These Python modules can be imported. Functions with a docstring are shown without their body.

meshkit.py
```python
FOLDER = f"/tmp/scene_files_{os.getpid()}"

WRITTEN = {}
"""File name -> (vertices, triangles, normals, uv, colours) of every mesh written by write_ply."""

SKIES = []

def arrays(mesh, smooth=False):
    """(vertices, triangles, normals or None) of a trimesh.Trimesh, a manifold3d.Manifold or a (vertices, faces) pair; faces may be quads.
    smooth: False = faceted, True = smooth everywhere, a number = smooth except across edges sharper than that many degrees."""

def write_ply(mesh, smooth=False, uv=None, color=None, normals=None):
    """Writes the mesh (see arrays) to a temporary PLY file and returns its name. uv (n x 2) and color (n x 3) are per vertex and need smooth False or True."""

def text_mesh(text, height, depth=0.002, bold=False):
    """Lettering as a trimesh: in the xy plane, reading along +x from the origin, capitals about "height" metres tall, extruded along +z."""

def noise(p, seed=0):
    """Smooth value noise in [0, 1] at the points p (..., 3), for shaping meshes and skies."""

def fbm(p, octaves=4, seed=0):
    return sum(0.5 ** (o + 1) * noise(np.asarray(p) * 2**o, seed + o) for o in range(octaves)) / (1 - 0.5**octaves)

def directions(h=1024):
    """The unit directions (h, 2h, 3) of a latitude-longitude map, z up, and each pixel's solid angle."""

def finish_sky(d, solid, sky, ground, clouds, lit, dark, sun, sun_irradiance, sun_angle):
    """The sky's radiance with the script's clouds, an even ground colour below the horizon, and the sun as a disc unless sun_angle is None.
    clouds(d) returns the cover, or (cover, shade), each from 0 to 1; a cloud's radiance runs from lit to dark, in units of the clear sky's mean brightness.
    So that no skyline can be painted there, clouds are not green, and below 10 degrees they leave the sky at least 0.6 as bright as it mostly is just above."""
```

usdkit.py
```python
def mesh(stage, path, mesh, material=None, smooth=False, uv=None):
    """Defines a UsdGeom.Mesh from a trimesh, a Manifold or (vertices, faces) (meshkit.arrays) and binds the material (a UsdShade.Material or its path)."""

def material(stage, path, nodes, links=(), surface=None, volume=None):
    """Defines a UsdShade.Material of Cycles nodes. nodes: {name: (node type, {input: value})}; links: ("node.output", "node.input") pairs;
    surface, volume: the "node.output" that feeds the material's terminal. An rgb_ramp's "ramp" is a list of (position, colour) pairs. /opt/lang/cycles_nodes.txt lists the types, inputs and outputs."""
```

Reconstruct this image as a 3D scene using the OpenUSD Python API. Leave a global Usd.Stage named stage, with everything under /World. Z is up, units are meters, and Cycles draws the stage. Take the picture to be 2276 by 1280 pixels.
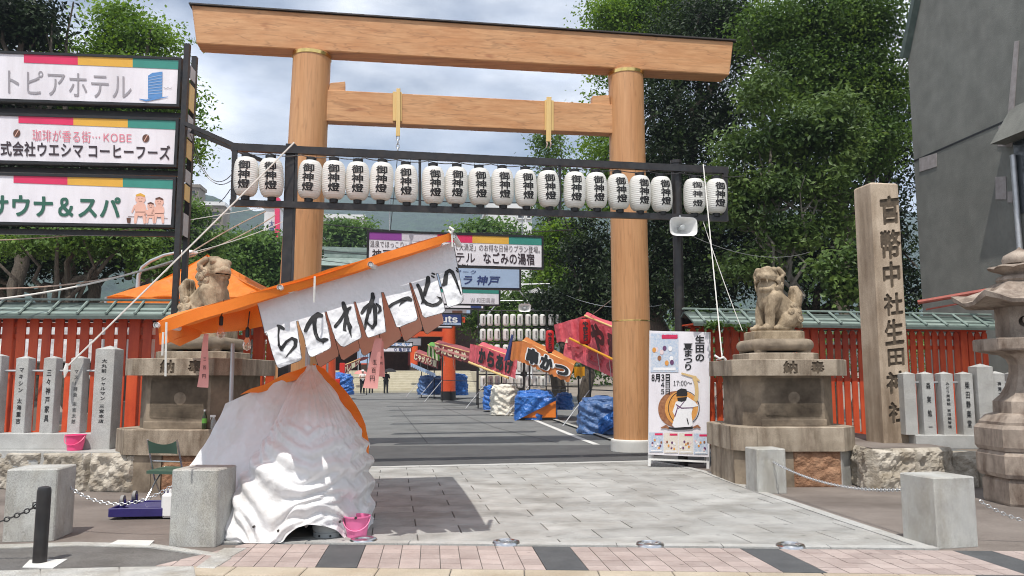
import math, glob, random
import numpy as np, trimesh, manifold3d, shapely
from shapely import affinity
from shapely.geometry import Polygon, LineString, Point, box as sbox, MultiPoint
from shapely.ops import unary_union
from pxr import Usd, UsdGeom, UsdLux, UsdShade, Gf, Sdf
import usdkit, meshkit

stage = Usd.Stage.CreateInMemory()
UsdGeom.SetStageUpAxis(stage, 'Z'); UsdGeom.SetStageMetersPerUnit(stage, 1.0)
WORLD = UsdGeom.Xform.Define(stage, '/World')
UsdGeom.Scope.Define(stage, '/World/Looks')
rng = np.random.default_rng(7)

# ------------------------------------------------------------------ camera, sky, sun, exposure
FPX, EYE = 1770.0, 1.55                       # focal length in photo pixels (2276 wide), eye height
TILT = math.atan(205 / 1770.0)
cam = UsdGeom.Camera.Define(stage, '/World/camera')
cam.CreateHorizontalApertureAttr(36.0); cam.CreateVerticalApertureAttr(36.0 * 576 / 1024)
cam.CreateFocalLengthAttr(36.0 * FPX / 2276)
cam.CreateExposureAttr(0.05)
cam.CreateClippingRangeAttr(Gf.Vec2f(0.05, 20000))
x_ = UsdGeom.Xformable(cam); x_.AddTranslateOp().Set(Gf.Vec3d(0, 0, EYE)); x_.AddRotateXOp().Set(90 + math.degrees(TILT))

SUN = np.array([-0.10, -0.46, 1.0]); SUN /= np.linalg.norm(SUN)
SUN_EL, SUN_AZ = math.asin(SUN[2]), math.atan2(SUN[0], SUN[1])
sky_m = usdkit.material(stage, '/World/Looks/sky_air', {
    'sky': ('sky_texture', {'sky_type': 'single_scattering', 'sun_disc': False, 'sun_elevation': SUN_EL, 'sun_rotation': SUN_AZ, 'altitude': 50.0, 'aerosol_density': 1.6}),
    'tc': ('texture_coordinate', {}),
    'map': ('mapping', {'scale': (1.3, 1.3, 3.2), 'location': (0.35, 0.1, 0.22)}),
    'n': ('noise_texture', {'scale': 2.3, 'detail': 7.0, 'roughness': 0.52}),
    'r': ('rgb_ramp', {'ramp': [(0.35, (0.12,) * 3), (0.49, (0.52,) * 3), (0.63, (0.97,) * 3)]}),
    'n2': ('noise_texture', {'scale': 5.0, 'detail': 5.0, 'roughness': 0.5}),
    'r2': ('rgb_ramp', {'ramp': [(0.3, (8.6, 9.6, 11.6)), (0.66, (14.5, 14.8, 15.3))]}),
    'mix': ('mix', {}),
    'bg': ('background_shader', {'strength': 0.10})},
    [('tc.generated', 'map.vector'), ('map.vector', 'n.vector'), ('map.vector', 'n2.vector'), ('n.fac', 'r.fac'), ('n2.fac', 'r2.fac'), ('r.color', 'mix.fac'), ('sky.color', 'mix.color1'), ('r2.color', 'mix.color2'), ('mix.color', 'bg.color')],
    surface='bg.background')
dome = UsdLux.DomeLight.Define(stage, '/World/sky')
UsdShade.MaterialBindingAPI.Apply(dome.GetPrim()).Bind(sky_m)
dome.GetPrim().SetCustomDataByKey('kind', 'structure')
sun = UsdLux.DistantLight.Define(stage, '/World/sun')
sun.CreateIntensityAttr(1.05); sun.CreateAngleAttr(0.53); sun.CreateNormalizeAttr(True); sun.CreateColorAttr(Gf.Vec3f(1.0, 0.955, 0.89))
_z = SUN; _x = np.cross([0, 0, 1.0], _z); _x /= np.linalg.norm(_x); _y = np.cross(_z, _x)
_m = Gf.Matrix4d(1.0); [_m.SetRow(i, Gf.Vec4d(*map(float, r), 0)) for i, r in enumerate((_x, _y, _z))]
sun.AddTransformOp().Set(_m)

# ------------------------------------------------------------------ measuring: where a sight line meets a surface
_c, _s = math.cos(TILT), math.sin(TILT)
SLOPE0, SLOPE = 20.0, 0.0175                  # the approach rises gently beyond the gate
def zg(y): return max(0.0, (y - SLOPE0)) * SLOPE
def ray(px, py):
    v = (640 - py) / FPX
    return np.array([(px - 1138) / FPX, _c - v * _s, _s + v * _c])
def at(px, py, Y):
    r = ray(px, py); return r * (Y / r[1]) + [0, 0, EYE]
def gp(px, py, z=0.0):
    r = ray(px, py); t = (z - EYE) / r[2]; p = r * t
    if z == 0.0 and (p[1] > SLOPE0 or t < 0):
        t = (-EYE - SLOPE * SLOPE0) / (r[2] - SLOPE * r[1]); p = r * t
    return p + [0, 0, EYE]
def axes(yaw):
    a = math.radians(yaw); return np.array([math.cos(a), math.sin(a), 0.0]), np.array([-math.sin(a), math.cos(a), 0.0])
def pl(px, py, p0, yaw, back=0.0):
    T, N = axes(yaw); r = ray(px, py); o = np.array([0, 0, EYE])
    p0 = np.array([p0[0], p0[1], 0.0]) + N * back
    t = ((p0 - o) @ N) / (r @ N); return o + r * t

# ------------------------------------------------------------------ scene tree
_used = {}
def path_in(parent, name):
    base = parent if isinstance(parent, str) else str(parent.GetPath())
    k = (base, name); n = _used.get(k, 0); _used[k] = n + 1
    return f'{base}/{name}' + (f'_{n:03d}' if n else '')
def tag(p, label=None, cat=None, group=None, kind=None):
    p = p.GetPrim() if hasattr(p, 'GetPrim') else p
    for k, v in (('label', label), ('category', cat), ('group', group), ('kind', kind)):
        if v: p.SetCustomDataByKey(k, v)
    return p
def thing(name, label=None, cat=None, loc=(0, 0, 0), rz=0.0, group=None, kind=None):
    x = UsdGeom.Xform.Define(stage, path_in('/World', name))
    x.AddTranslateOp().Set(Gf.Vec3d(*map(float, loc))); x.AddRotateZOp().Set(float(rz))
    return tag(x, label, cat, group, kind)
def dup(src, label, loc, rz=0.0, group=None):
    name = str(src.GetPath()).split('/')[-1]
    while name[-4:-3] == '_' and name[-3:].isdigit(): name = name[:-4]
    o = thing(name, label, src.GetCustomDataByKey('category'), loc, rz, group or src.GetCustomDataByKey('group'))
    o.GetReferences().AddInternalReference(src.GetPath()); o.SetInstanceable(True)
    return o
def part(parent, name, mesh, mat, smooth=False, label=None, kind=None):
    m = usdkit.mesh(stage, path_in(parent, name), mesh, mat, smooth=smooth).GetPrim()
    return tag(m, label, None, None, kind)
def single(name, mesh, mat, label, cat, smooth=False, group=None, kind=None):
    m = usdkit.mesh(stage, path_in('/World', name), mesh, mat, smooth=smooth).GetPrim()
    return tag(m, label, cat, group, kind)
def struct(name, mesh, mat, smooth=False):
    return single(name, mesh, mat, None, None, smooth, kind='structure')

# ------------------------------------------------------------------ shapes: all return (vertices, triangles)
def tri(f): f = np.asarray(f, int); return np.vstack([f[:, [0, 1, 2]], f[:, [0, 2, 3]]]) if f.shape[1] == 4 else f
def cat(*ms):
    ms = [m for m in (ms[0] if len(ms) == 1 and isinstance(ms[0], list) else ms) if m is not None and len(m[0])]
    if not ms: return np.zeros((0, 3)), np.zeros((0, 3), int)
    vs, fs, n = [], [], 0
    for v, f in ms:
        vs.append(np.asarray(v, float)); fs.append(np.asarray(f, int) + n); n += len(v)
    return np.vstack(vs), np.vstack(fs)
_BF = tri([[0, 3, 2, 1], [4, 5, 6, 7], [0, 1, 5, 4], [1, 2, 6, 5], [2, 3, 7, 6], [3, 0, 4, 7]])
def hexa(p): return np.asarray(p, float), _BF      # 8 corners: bottom ccw, then top ccw
def bx(lo, hi):
    (a, b, c), (d, e, f) = lo, hi
    return hexa([(a, b, c), (d, b, c), (d, e, c), (a, e, c), (a, b, f), (d, b, f), (d, e, f), (a, e, f)])
def hull(pts):
    h = trimesh.convex.convex_hull(np.asarray(pts, float)); return np.array(h.vertices), np.array(h.faces)
_cb = {}
def cbx(lo, hi, c=0.01):
    """A box with chamfered edges."""
    lo, hi = np.array(lo, float), np.array(hi, float)
    s = (hi - lo) / 2; m = (hi + lo) / 2; c = min(c, s.min() * 0.45)
    if 'd' not in _cb:
        d = np.array([(i, j, k) for i in (-1, 1) for j in (-1, 1) for k in (-1, 1)], float)
        ax = np.repeat(np.eye(3)[None], 8, 0).reshape(-1, 3)
        d3 = np.repeat(d, 3, 0); v = d3 * 1.0 - d3 * (1 - ax) * 0.2
        h = trimesh.convex.convex_hull(v)
        _, idx = trimesh.proximity.cKDTree(v).query(h.vertices) if hasattr(trimesh.proximity, 'cKDTree') else (0, [int(np.argmin(((v - q) ** 2).sum(1))) for q in h.vertices])
        _cb['d'] = (d3[idx], ax[idx], np.array(h.faces))
    d3, ax, f = _cb['d']
    return m + d3 * s - d3 * (1 - ax) * c, f
def tf(m, yaw=0.0, loc=(0, 0, 0), scale=1.0):
    a = math.radians(yaw); R = np.array([[math.cos(a), -math.sin(a), 0], [math.sin(a), math.cos(a), 0], [0, 0, 1]])
    return (np.asarray(m[0]) * scale) @ R.T + np.asarray(loc, float), m[1]
def rot(m, ax, deg, about=(0, 0, 0)):
    R = trimesh.transformations.rotation_matrix(math.radians(deg), ax, about)
    return np.asarray(m[0]) @ R[:3, :3].T + R[:3, 3], m[1]
def frame(d):
    d = np.asarray(d, float); d = d / (np.linalg.norm(d) + 1e-12)
    a = np.cross(d, [0, 0, 1.0] if abs(d[2]) < 0.95 else [1.0, 0, 0]); a /= np.linalg.norm(a)
    return a, np.cross(d, a)
def tube(pts, r, n=6, cap=True):
    p = np.asarray(pts, float); r = np.broadcast_to(np.asarray(r, float), (len(p),))
    t = np.gradient(p, axis=0); t /= np.linalg.norm(t, axis=1, keepdims=True) + 1e-12
    a, b = frame(t[0]); A, Bv = [a], [b]
    for i in range(1, len(p)):
        a = a - t[i] * (a @ t[i]); a /= np.linalg.norm(a) + 1e-12; A.append(a); Bv.append(np.cross(t[i], a))
    A, Bv = np.array(A), np.array(Bv); g = np.arange(n) * 2 * math.pi / n
    v = (p[:, None] + r[:, None, None] * (np.cos(g)[None, :, None] * A[:, None] + np.sin(g)[None, :, None] * Bv[:, None])).reshape(-1, 3)
    i, j = np.meshgrid(np.arange(len(p) - 1), np.arange(n), indexing='ij')
    q = np.stack([i * n + j, i * n + (j + 1) % n, (i + 1) * n + (j + 1) % n, (i + 1) * n + j], -1).reshape(-1, 4)
    f = tri(q)
    if cap:
        k = len(v); v = np.vstack([v, p[:1], p[-1:]]); m = (len(p) - 1) * n
        f = np.vstack([f, [[k, (s + 1) % n, s] for s in range(n)], [[k + 1, m + s, m + (s + 1) % n] for s in range(n)]])
    return v, f
def bar(a, b, w, h=None, up=(0, 0, 1)):
    """A square bar from a to b."""
    a, b = np.asarray(a, float), np.asarray(b, float); h = w if h is None else h
    d = b - a; d /= np.linalg.norm(d); s = np.cross(d, up); s = s / np.linalg.norm(s) if np.linalg.norm(s) > 1e-6 else np.array([1.0, 0, 0]); u = np.cross(s, d)
    q = [-s * w / 2 - u * h / 2, s * w / 2 - u * h / 2, s * w / 2 + u * h / 2, -s * w / 2 + u * h / 2]
    return hexa([a + k for k in q] + [b + k for k in q])
def lathe(prof, n=24, ang=None, ph=0.0):
    prof = np.asarray(prof, float); g = np.arange(n) * 2 * math.pi / n + ph
    v = np.stack([prof[:, None, 0] * np.cos(g), prof[:, None, 0] * np.sin(g), np.broadcast_to(prof[:, None, 1], (len(prof), n))], -1).reshape(-1, 3)
    i, j = np.meshgrid(np.arange(len(prof) - 1), np.arange(n), indexing='ij')
    f = tri(np.stack([i * n + j, i * n + (j + 1) % n, (i + 1) * n + (j + 1) % n, (i + 1) * n + j], -1).reshape(-1, 4))
    k = len(v); v = np.vstack([v, [[0, 0, prof[0, 1]], [0, 0, prof[-1, 1]]]]); m = (len(prof) - 1) * n
    f = np.vstack([f, [[k, (s + 1) % n, s] for s in range(n)], [[k + 1, m + s, m + (s + 1) % n] for s in range(n)]])
    return v, f
def polys(g):
    return [p for p in getattr(g, 'geoms', [g]) for p in (p.geoms if hasattr(p, 'geoms') else [p]) if p.geom_type == 'Polygon' and p.area > 1e-9]
def flat(g):
    """Triangles (2D vertices) of a shapely shape."""
    out = []
    for p in polys(g):
        v, f = trimesh.creation.triangulate_polygon(p, engine='earcut')
        v2 = np.asarray(v, float); f = np.asarray(f, int)
        if len(f):
            a = v2[f[:, 1]] - v2[f[:, 0]]; b = v2[f[:, 2]] - v2[f[:, 0]]
            fl = (a[:, 0] * b[:, 1] - a[:, 1] * b[:, 0]) < 0; f[fl] = f[fl][:, ::-1]
            out.append((np.c_[v2, np.zeros(len(v2))], f))
    return cat(out) if out else (np.zeros((0, 3)), np.zeros((0, 3), int))
def prism(g, z0, z1):
    out = []
    for p in polys(g):
        m = trimesh.creation.extrude_polygon(p, z1 - z0, engine='earcut'); out.append((np.array(m.vertices) + [0, 0, z0], np.array(m.faces)))
    return cat(out) if out else (np.zeros((0, 3)), np.zeros((0, 3), int))
def fine(m, size):
    v, f = trimesh.remesh.subdivide_to_size(m[0], m[1], size, max_iter=12)
    t = trimesh.Trimesh(v, f, process=False); t.merge_vertices(); return np.array(t.vertices), np.array(t.faces)
def onto(m, fn): return np.array([fn(*p) for p in m[0]]).reshape(-1, 3), m[1]
def onquad(m, q, off=0.0):
    """Maps flat (u, v) in 0..1 on the quad bl, br, tr, tl, lifted by off along its normal."""
    bl, br, tr, tl = (np.asarray(p, float) for p in q); n = np.cross(br - bl, tl - bl); n /= np.linalg.norm(n)
    u, v = m[0][:, :1], m[0][:, 1:2]
    return (1 - u) * (1 - v) * bl + u * (1 - v) * br + u * v * tr + (1 - u) * v * tl + n * off, m[1]
def grid(nu, nv):
    u, v = np.meshgrid(np.linspace(0, 1, nu + 1), np.linspace(0, 1, nv + 1), indexing='ij')
    i, j = np.meshgrid(np.arange(nu), np.arange(nv), indexing='ij'); k = nv + 1
    return np.c_[u.ravel(), v.ravel(), np.zeros(u.size)], tri(np.stack([i * k + j, (i + 1) * k + j, (i + 1) * k + j + 1, i * k + j + 1], -1).reshape(-1, 4))
def sheet(nu, nv, fn): return onto(grid(nu, nv), lambda u, v, _: fn(u, v))
def slab(poly, z0, z1, c=0.0):
    """A stone with a plan outline and a small chamfer on top."""
    if c <= 0: return prism(poly, z0, z1)
    o = np.array(poly.exterior.coords)[:-1]
    if not shapely.LinearRing(o).is_ccw: o = o[::-1]
    ctr = o.mean(0); k = len(o); i = np.array([p + (ctr - p) / np.linalg.norm(ctr - p) * c * 1.4 for p in o])
    v = np.vstack([np.c_[o, np.full(k, z0)], np.c_[o, np.full(k, z1 - c)], np.c_[i, np.full(k, z1)]])
    f = [[r * k + j, r * k + (j + 1) % k, (r + 1) * k + (j + 1) % k, (r + 1) * k + j] for r in (0, 1) for j in range(k)]
    f = tri(f)
    fan = np.array([[2 * k, 2 * k + j, 2 * k + j + 1] for j in range(1, k - 1)])
    return v, np.vstack([f, fan, [[0, j + 1, j] for j in range(1, k - 1)]])
def catenary(a, b, sag, n=14):
    a, b = np.asarray(a, float), np.asarray(b, float); t = np.linspace(0, 1, n)[:, None]
    return a + (b - a) * t - np.array([0, 0, 1.0]) * (4 * sag * t * (1 - t))
def man(m): return manifold3d.Manifold(manifold3d.Mesh(np.asarray(m[0], np.float32), np.asarray(m[1], np.uint32)))
def unman(M):
    q = M.to_mesh(); return np.array(q.vert_properties[:, :3], float), np.array(q.tri_verts, int)
def ball(p, r, n=16): return manifold3d.Manifold.sphere(float(r), n).translate([float(x) for x in p])
def bone(a, ra, b, rb, n=16): return manifold3d.Manifold.batch_hull([ball(a, ra, n), ball(b, rb, n)])
def chain_of(pts, n=12):
    return [bone(p[:3], p[3], q[:3], q[3], n) for p, q in zip(pts[:-1], pts[1:])]
def skin(bones, size=0.02, it=6):
    M = manifold3d.Manifold.batch_boolean(bones, manifold3d.OpType.Add).refine_to_length(size)
    v, f = unman(M); t = trimesh.Trimesh(v, f, process=True)
    trimesh.smoothing.filter_taubin(t, lamb=0.5, nu=0.53, iterations=it); return np.array(t.vertices), np.array(t.faces)

# ------------------------------------------------------------------ lettering
from PIL import Image, ImageDraw, ImageFont
_fonts = {'jp': ImageFont.truetype(glob.glob('/opt/blender-*/*/datafiles/fonts/Noto Sans CJK*')[0], 96), 'la': ImageFont.truetype(glob.glob('/opt/blender-*/*/datafiles/fonts/Inter.woff2')[0], 96)}
_gl = {}
def glyph(ch, bold=0, font='jp'):
    """One character in a unit em box, baseline box from (0,0) to (adv,1)."""
    k = (ch, bold, font)
    if k not in _gl:
        fo = _fonts[font]; adv = fo.getlength(ch) / 96.0
        im = Image.new('L', (150, 160)); ImageDraw.Draw(im).text((20, 120), ch, 255, fo, anchor='ls', stroke_width=bold)
        on = np.pad(np.asarray(im) > 127, ((0, 0), (1, 1))).astype(np.int8)
        rows, st = np.nonzero(np.diff(on, axis=1) == 1); en = np.nonzero(np.diff(on, axis=1) == -1)[1]
        g = unary_union(shapely.box(st, -rows - 1, en, -rows)).buffer(0.7).buffer(-0.7).simplify(0.8) if len(rows) else Polygon()
        _gl[k] = (affinity.affine_transform(g, [1 / 96, 0, 0, 1 / 96, -20 / 96, 132 / 96]), adv)
    return _gl[k]
def words(s, bold=0, vertical=False, gap=0.0, font='jp'):
    """A string laid out from the origin: to the right, or downwards when vertical. Unit em."""
    out, x = [], 0.0
    for ch in s:
        g, adv = glyph(ch, bold, font)
        if vertical:
            if ch in 'ー―': g = affinity.rotate(g, 90, origin=(0.5, 0.38))
            out.append(affinity.translate(g, 0, -x - 1)); x += (1 if ch != ' ' else 0.5) + gap
        else:
            out.append(affinity.translate(g, x, 0)); x += adv + gap
    return unary_union([g for g in out if not g.is_empty])
def fit(g, x0, y0, x1, y1):
    """Stretches a shape into a box."""
    a, b, c, d = g.bounds
    sx, sy = (x1 - x0) / (c - a), (y1 - y0) / (d - b)
    return affinity.affine_transform(g, [sx, 0, 0, sy, x0 - a * sx, y0 - b * sy])
def brush(pts):
    """A brush stroke through (x, y, width) points."""
    cs = [Point(x, y).buffer(w / 2, 6) for x, y, w in pts]
    return unary_union([unary_union([a, b]).convex_hull for a, b in zip(cs[:-1], cs[1:])])
def onpx(g, p0, yaw, back):
    """A flat shape measured in photo pixels, laid on the upright plane through p0."""
    return onto(flat(g), lambda x, y, _: pl(x, y, p0, yaw, back))
def flip(m): return m[0], m[1][:, ::-1]

# ------------------------------------------------------------------ materials
def M(name, c1, c2=None, scale=3.0, detail=6.0, rough=0.7, bump=0.0, bscale=60.0, bdist=0.01, metal=0.0, spec=0.5, stretch=None, stain=None, sscale=1.2, stretch2=None, rand=0.0, lo=0.35, hi=0.65, trans=None, coat=0.0, speck=None, local=False, sheen=0.0, crumple=0.0, cdist=0.05, knots=0.0, spots=0.0, sps=5.0):
    c2 = c2 or c1
    n = {'g': ('geometry', {}), 'tc': ('texture_coordinate', {}), 'n': ('noise_texture', {'scale': scale, 'detail': detail, 'roughness': 0.6}), 'r': ('rgb_ramp', {'ramp': [(lo, c1), (hi, c2)]}),
         'p': ('principled_bsdf', {'roughness': rough, 'metallic': metal, 'specular_ior_level': spec, 'coat_weight': coat, 'sheen_weight': sheen})}
    L = [('n.fac', 'r.fac')]
    src = 'tc.object' if local else 'g.position'
    if stretch:
        n['m'] = ('mapping', {'scale': stretch}); L += [(src, 'm.vector'), ('m.vector', 'n.vector')]
    else: L += [(src, 'n.vector')]
    col = 'r.color'
    if stain:
        n['n2'] = ('noise_texture', {'scale': sscale, 'detail': 5.0, 'roughness': 0.65}); n['r2'] = ('rgb_ramp', {'ramp': [(0.42, (1, 1, 1)), (0.68, stain)]}); n['x2'] = ('mix', {'mix_type': 'multiply', 'fac': 1.0})
        if stretch2: n['m2'] = ('mapping', {'scale': stretch2}); L += [(src, 'm2.vector'), ('m2.vector', 'n2.vector')]
        else: L += [(src, 'n2.vector')]
        L += [('n2.fac', 'r2.fac'), (col, 'x2.color1'), ('r2.color', 'x2.color2')]; col = 'x2.color'
    if speck:
        n['n3'] = ('noise_texture', {'scale': 130.0, 'detail': 2.0}); n['r3'] = ('rgb_ramp', {'ramp': [(0.38, (1 - speck,) * 3), (0.5, (1, 1, 1)), (0.64, (1 + speck,) * 3)]}); n['x3'] = ('mix', {'mix_type': 'multiply', 'fac': 1.0})
        L += [(src, 'n3.vector'), ('n3.fac', 'r3.fac'), (col, 'x3.color1'), ('r3.color', 'x3.color2')]; col = 'x3.color'
    if spots:      # gum and drips
        n['sv'] = ('voronoi_texture', {'scale': sps, 'randomness': 1.0}); n['sr'] = ('rgb_ramp', {'ramp': [(0.05, (1 - spots,) * 3), (0.10, (1, 1, 1))]}); n['sx'] = ('mix', {'mix_type': 'multiply', 'fac': 1.0})
        L += [(src, 'sv.vector'), ('sv.distance', 'sr.fac'), (col, 'sx.color1'), ('sr.color', 'sx.color2')]; col = 'sx.color'
    if knots:
        n['kn'] = ('noise_texture', {'scale': 3.4, 'detail': 2.0}); n['kr'] = ('rgb_ramp', {'ramp': [(0.66, (1, 1, 1)), (0.78, (1 - knots * .7, 1 - knots, 1 - knots * 1.15))]}); n['kx'] = ('mix', {'mix_type': 'multiply', 'fac': 1.0}); n['km'] = ('mapping', {'scale': tuple(max(.3, min(1.6, q)) for q in (stretch or (1, 1, 1)))})
        n['cn'] = ('noise_texture', {'scale': 1.6, 'detail': 2.0}); n['cr'] = ('rgb_ramp', {'ramp': [(0.478, (1, 1, 1)), (0.496, (1 - knots * .55,) * 3), (0.504, (1 - knots * .55,) * 3), (0.522, (1, 1, 1))]}); n['cx'] = ('mix', {'mix_type': 'multiply', 'fac': 1.0}); n['ck'] = ('mapping', {'scale': tuple(q * .55 for q in (stretch or (1, 1, 1)))})
        L += [(src, 'km.vector'), ('km.vector', 'kn.vector'), ('kn.fac', 'kr.fac'), (col, 'kx.color1'), ('kr.color', 'kx.color2'), (src, 'ck.vector'), ('ck.vector', 'cn.vector'), ('cn.fac', 'cr.fac'), ('kx.color', 'cx.color1'), ('cr.color', 'cx.color2')]; col = 'cx.color'
    if rand:
        n['oi'] = ('object_info', {}); n['mr'] = ('map_range', {'to_min': 1 - rand, 'to_max': 1 + rand}); n['hs'] = ('hsv', {})
        L += [('oi.random', 'mr.value'), ('mr.result', 'hs.value'), (col, 'hs.color')]; col = 'hs.color'
    L += [(col, 'p.base_color')]
    if bump:
        n['bn'] = ('noise_texture', {'scale': bscale, 'detail': 4.0, 'roughness': 0.6}); n['b'] = ('bump', {'strength': bump, 'distance': bdist})
        L += [(src, 'bn.vector'), ('bn.fac', 'b.height'), ('b.normal', 'p.normal')]
    if crumple:      # flat facets of creased sheeting
        n['cw'] = ('noise_texture', {'scale': crumple * .8, 'detail': 3.0}); n['cm'] = ('mix', {'mix_type': 'add', 'fac': .5 / crumple}); n['cv'] = ('voronoi_texture', {'scale': crumple, 'detail': 2.0, 'roughness': .45}); n['cb'] = ('bump', {'strength': 0.75, 'distance': cdist})
        L += [(src, 'cw.vector'), (src, 'cm.color1'), ('cw.color', 'cm.color2'), ('cm.color', 'cv.vector'), ('cv.distance', 'cb.height'), ('cb.normal', 'p.normal')]
        L = [q for q in L if not (q[0] == 'b.normal' and q[1] == 'p.normal')] + ([('b.normal', 'cb.normal')] if bump else [])
    surf = 'p.BSDF'
    if trans:
        n['t'] = ('translucent_bsdf', {'color': trans[0]}); n['mx'] = ('mix_closure', {'fac': trans[1]}); L += [('p.BSDF', 'mx.closure1'), ('t.BSDF', 'mx.closure2')]; surf = 'mx.closure'
    return usdkit.material(stage, '/World/Looks/' + name, n, L, surface=surf)
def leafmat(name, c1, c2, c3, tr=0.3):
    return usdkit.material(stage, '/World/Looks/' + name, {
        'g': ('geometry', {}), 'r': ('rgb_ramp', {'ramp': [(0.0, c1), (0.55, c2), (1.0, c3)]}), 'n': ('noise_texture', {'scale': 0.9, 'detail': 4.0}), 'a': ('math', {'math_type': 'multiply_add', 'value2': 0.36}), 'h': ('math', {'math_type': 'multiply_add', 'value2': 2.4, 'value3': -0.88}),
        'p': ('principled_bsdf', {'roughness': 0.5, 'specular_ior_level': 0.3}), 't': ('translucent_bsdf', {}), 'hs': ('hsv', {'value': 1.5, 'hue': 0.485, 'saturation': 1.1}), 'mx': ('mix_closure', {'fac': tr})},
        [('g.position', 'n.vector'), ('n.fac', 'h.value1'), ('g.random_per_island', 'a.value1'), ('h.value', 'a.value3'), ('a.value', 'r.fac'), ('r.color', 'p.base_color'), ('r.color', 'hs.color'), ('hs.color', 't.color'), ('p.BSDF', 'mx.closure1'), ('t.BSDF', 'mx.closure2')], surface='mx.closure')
WOOD1, WOOD2 = (0.49, 0.25, 0.108), (0.57, 0.305, 0.14)
wood_v = M('hinoki_upright', WOOD1, WOOD2, 2.0, 8, 0.5, 0.12, 30, 0.004, stretch=(9, 9, 0.5), stain=(0.9, 0.82, 0.74), sscale=1.1, stretch2=(1.5, 1.5, 0.25), knots=.3)
wood_h = M('hinoki_beam', WOOD1, (0.60, 0.325, 0.15), 2.0, 8, 0.5, 0.12, 30, 0.004, stretch=(0.45, 6, 9), stain=(0.86, 0.74, 0.62), sscale=1.6, stretch2=(0.45, 1, 1.8), knots=.42)
wood_pale = M('new_timber', (0.62, 0.42, 0.16), (0.72, 0.5, 0.2), 3, 6, 0.5, stretch=(8, 8, 0.6))
brass = M('brass', (0.75, 0.55, 0.2), rough=0.22, metal=1.0)
copper_cap = M('dark_copper', (0.035, 0.033, 0.032), (0.06, 0.05, 0.045), rough=0.5, metal=0.3)
black_paint = M('black_paint', (0.012, 0.012, 0.013), (0.02, 0.02, 0.021), 6, rough=0.4, spec=0.4)
black_steel = M('black_steel', (0.014, 0.014, 0.016), (0.03, 0.028, 0.027), 8, rough=0.38, stain=(0.8, 0.6, 0.5), sscale=2.5)
ink = M('black_ink', (0.012, 0.012, 0.013), rough=0.65)
ink_soft = M('faded_ink', (0.05, 0.05, 0.05), (0.12, 0.12, 0.12), 25, rough=0.8)
paper = M('lantern_paper', (0.80, 0.79, 0.75), (0.86, 0.86, 0.83), 9, rough=0.6, trans=((0.85, 0.83, 0.76), 0.3), rand=0.05, local=True)
white_plastic = M('white_plastic', (0.74, 0.74, 0.72), (0.8, 0.8, 0.78), 4, rough=0.35)
sign_white = M('sign_white', (0.74, 0.71, 0.75), (0.79, 0.77, 0.80), 1.5, rough=0.3, stain=(0.88, 0.87, 0.86), sscale=1.4, stretch2=(3, 3, 0.4))
sign_cols = {k: M('sign_' + k, v, tuple(x * 0.88 for x in v), 2.5, rough=0.35) for k, v in dict(red=(0.68, 0.03, 0.11), yellow=(0.72, 0.40, 0.05), teal=(0.04, 0.25, 0.20), purple=(0.26, 0.05, 0.29), blue=(0.10, 0.26, 0.55), lightblue=(0.38, 0.50, 0.68), navy=(0.03, 0.05, 0.17), pinktext=(0.72, 0.22, 0.28), grey=(0.33, 0.31, 0.33), darkgreen=(0.03, 0.12, 0.08), brown=(0.12, 0.05, 0.03), skin=(0.78, 0.46, 0.36), darkbrown=(0.045, 0.03, 0.035), pale=(0.60, 0.56, 0.60)).items()}
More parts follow.
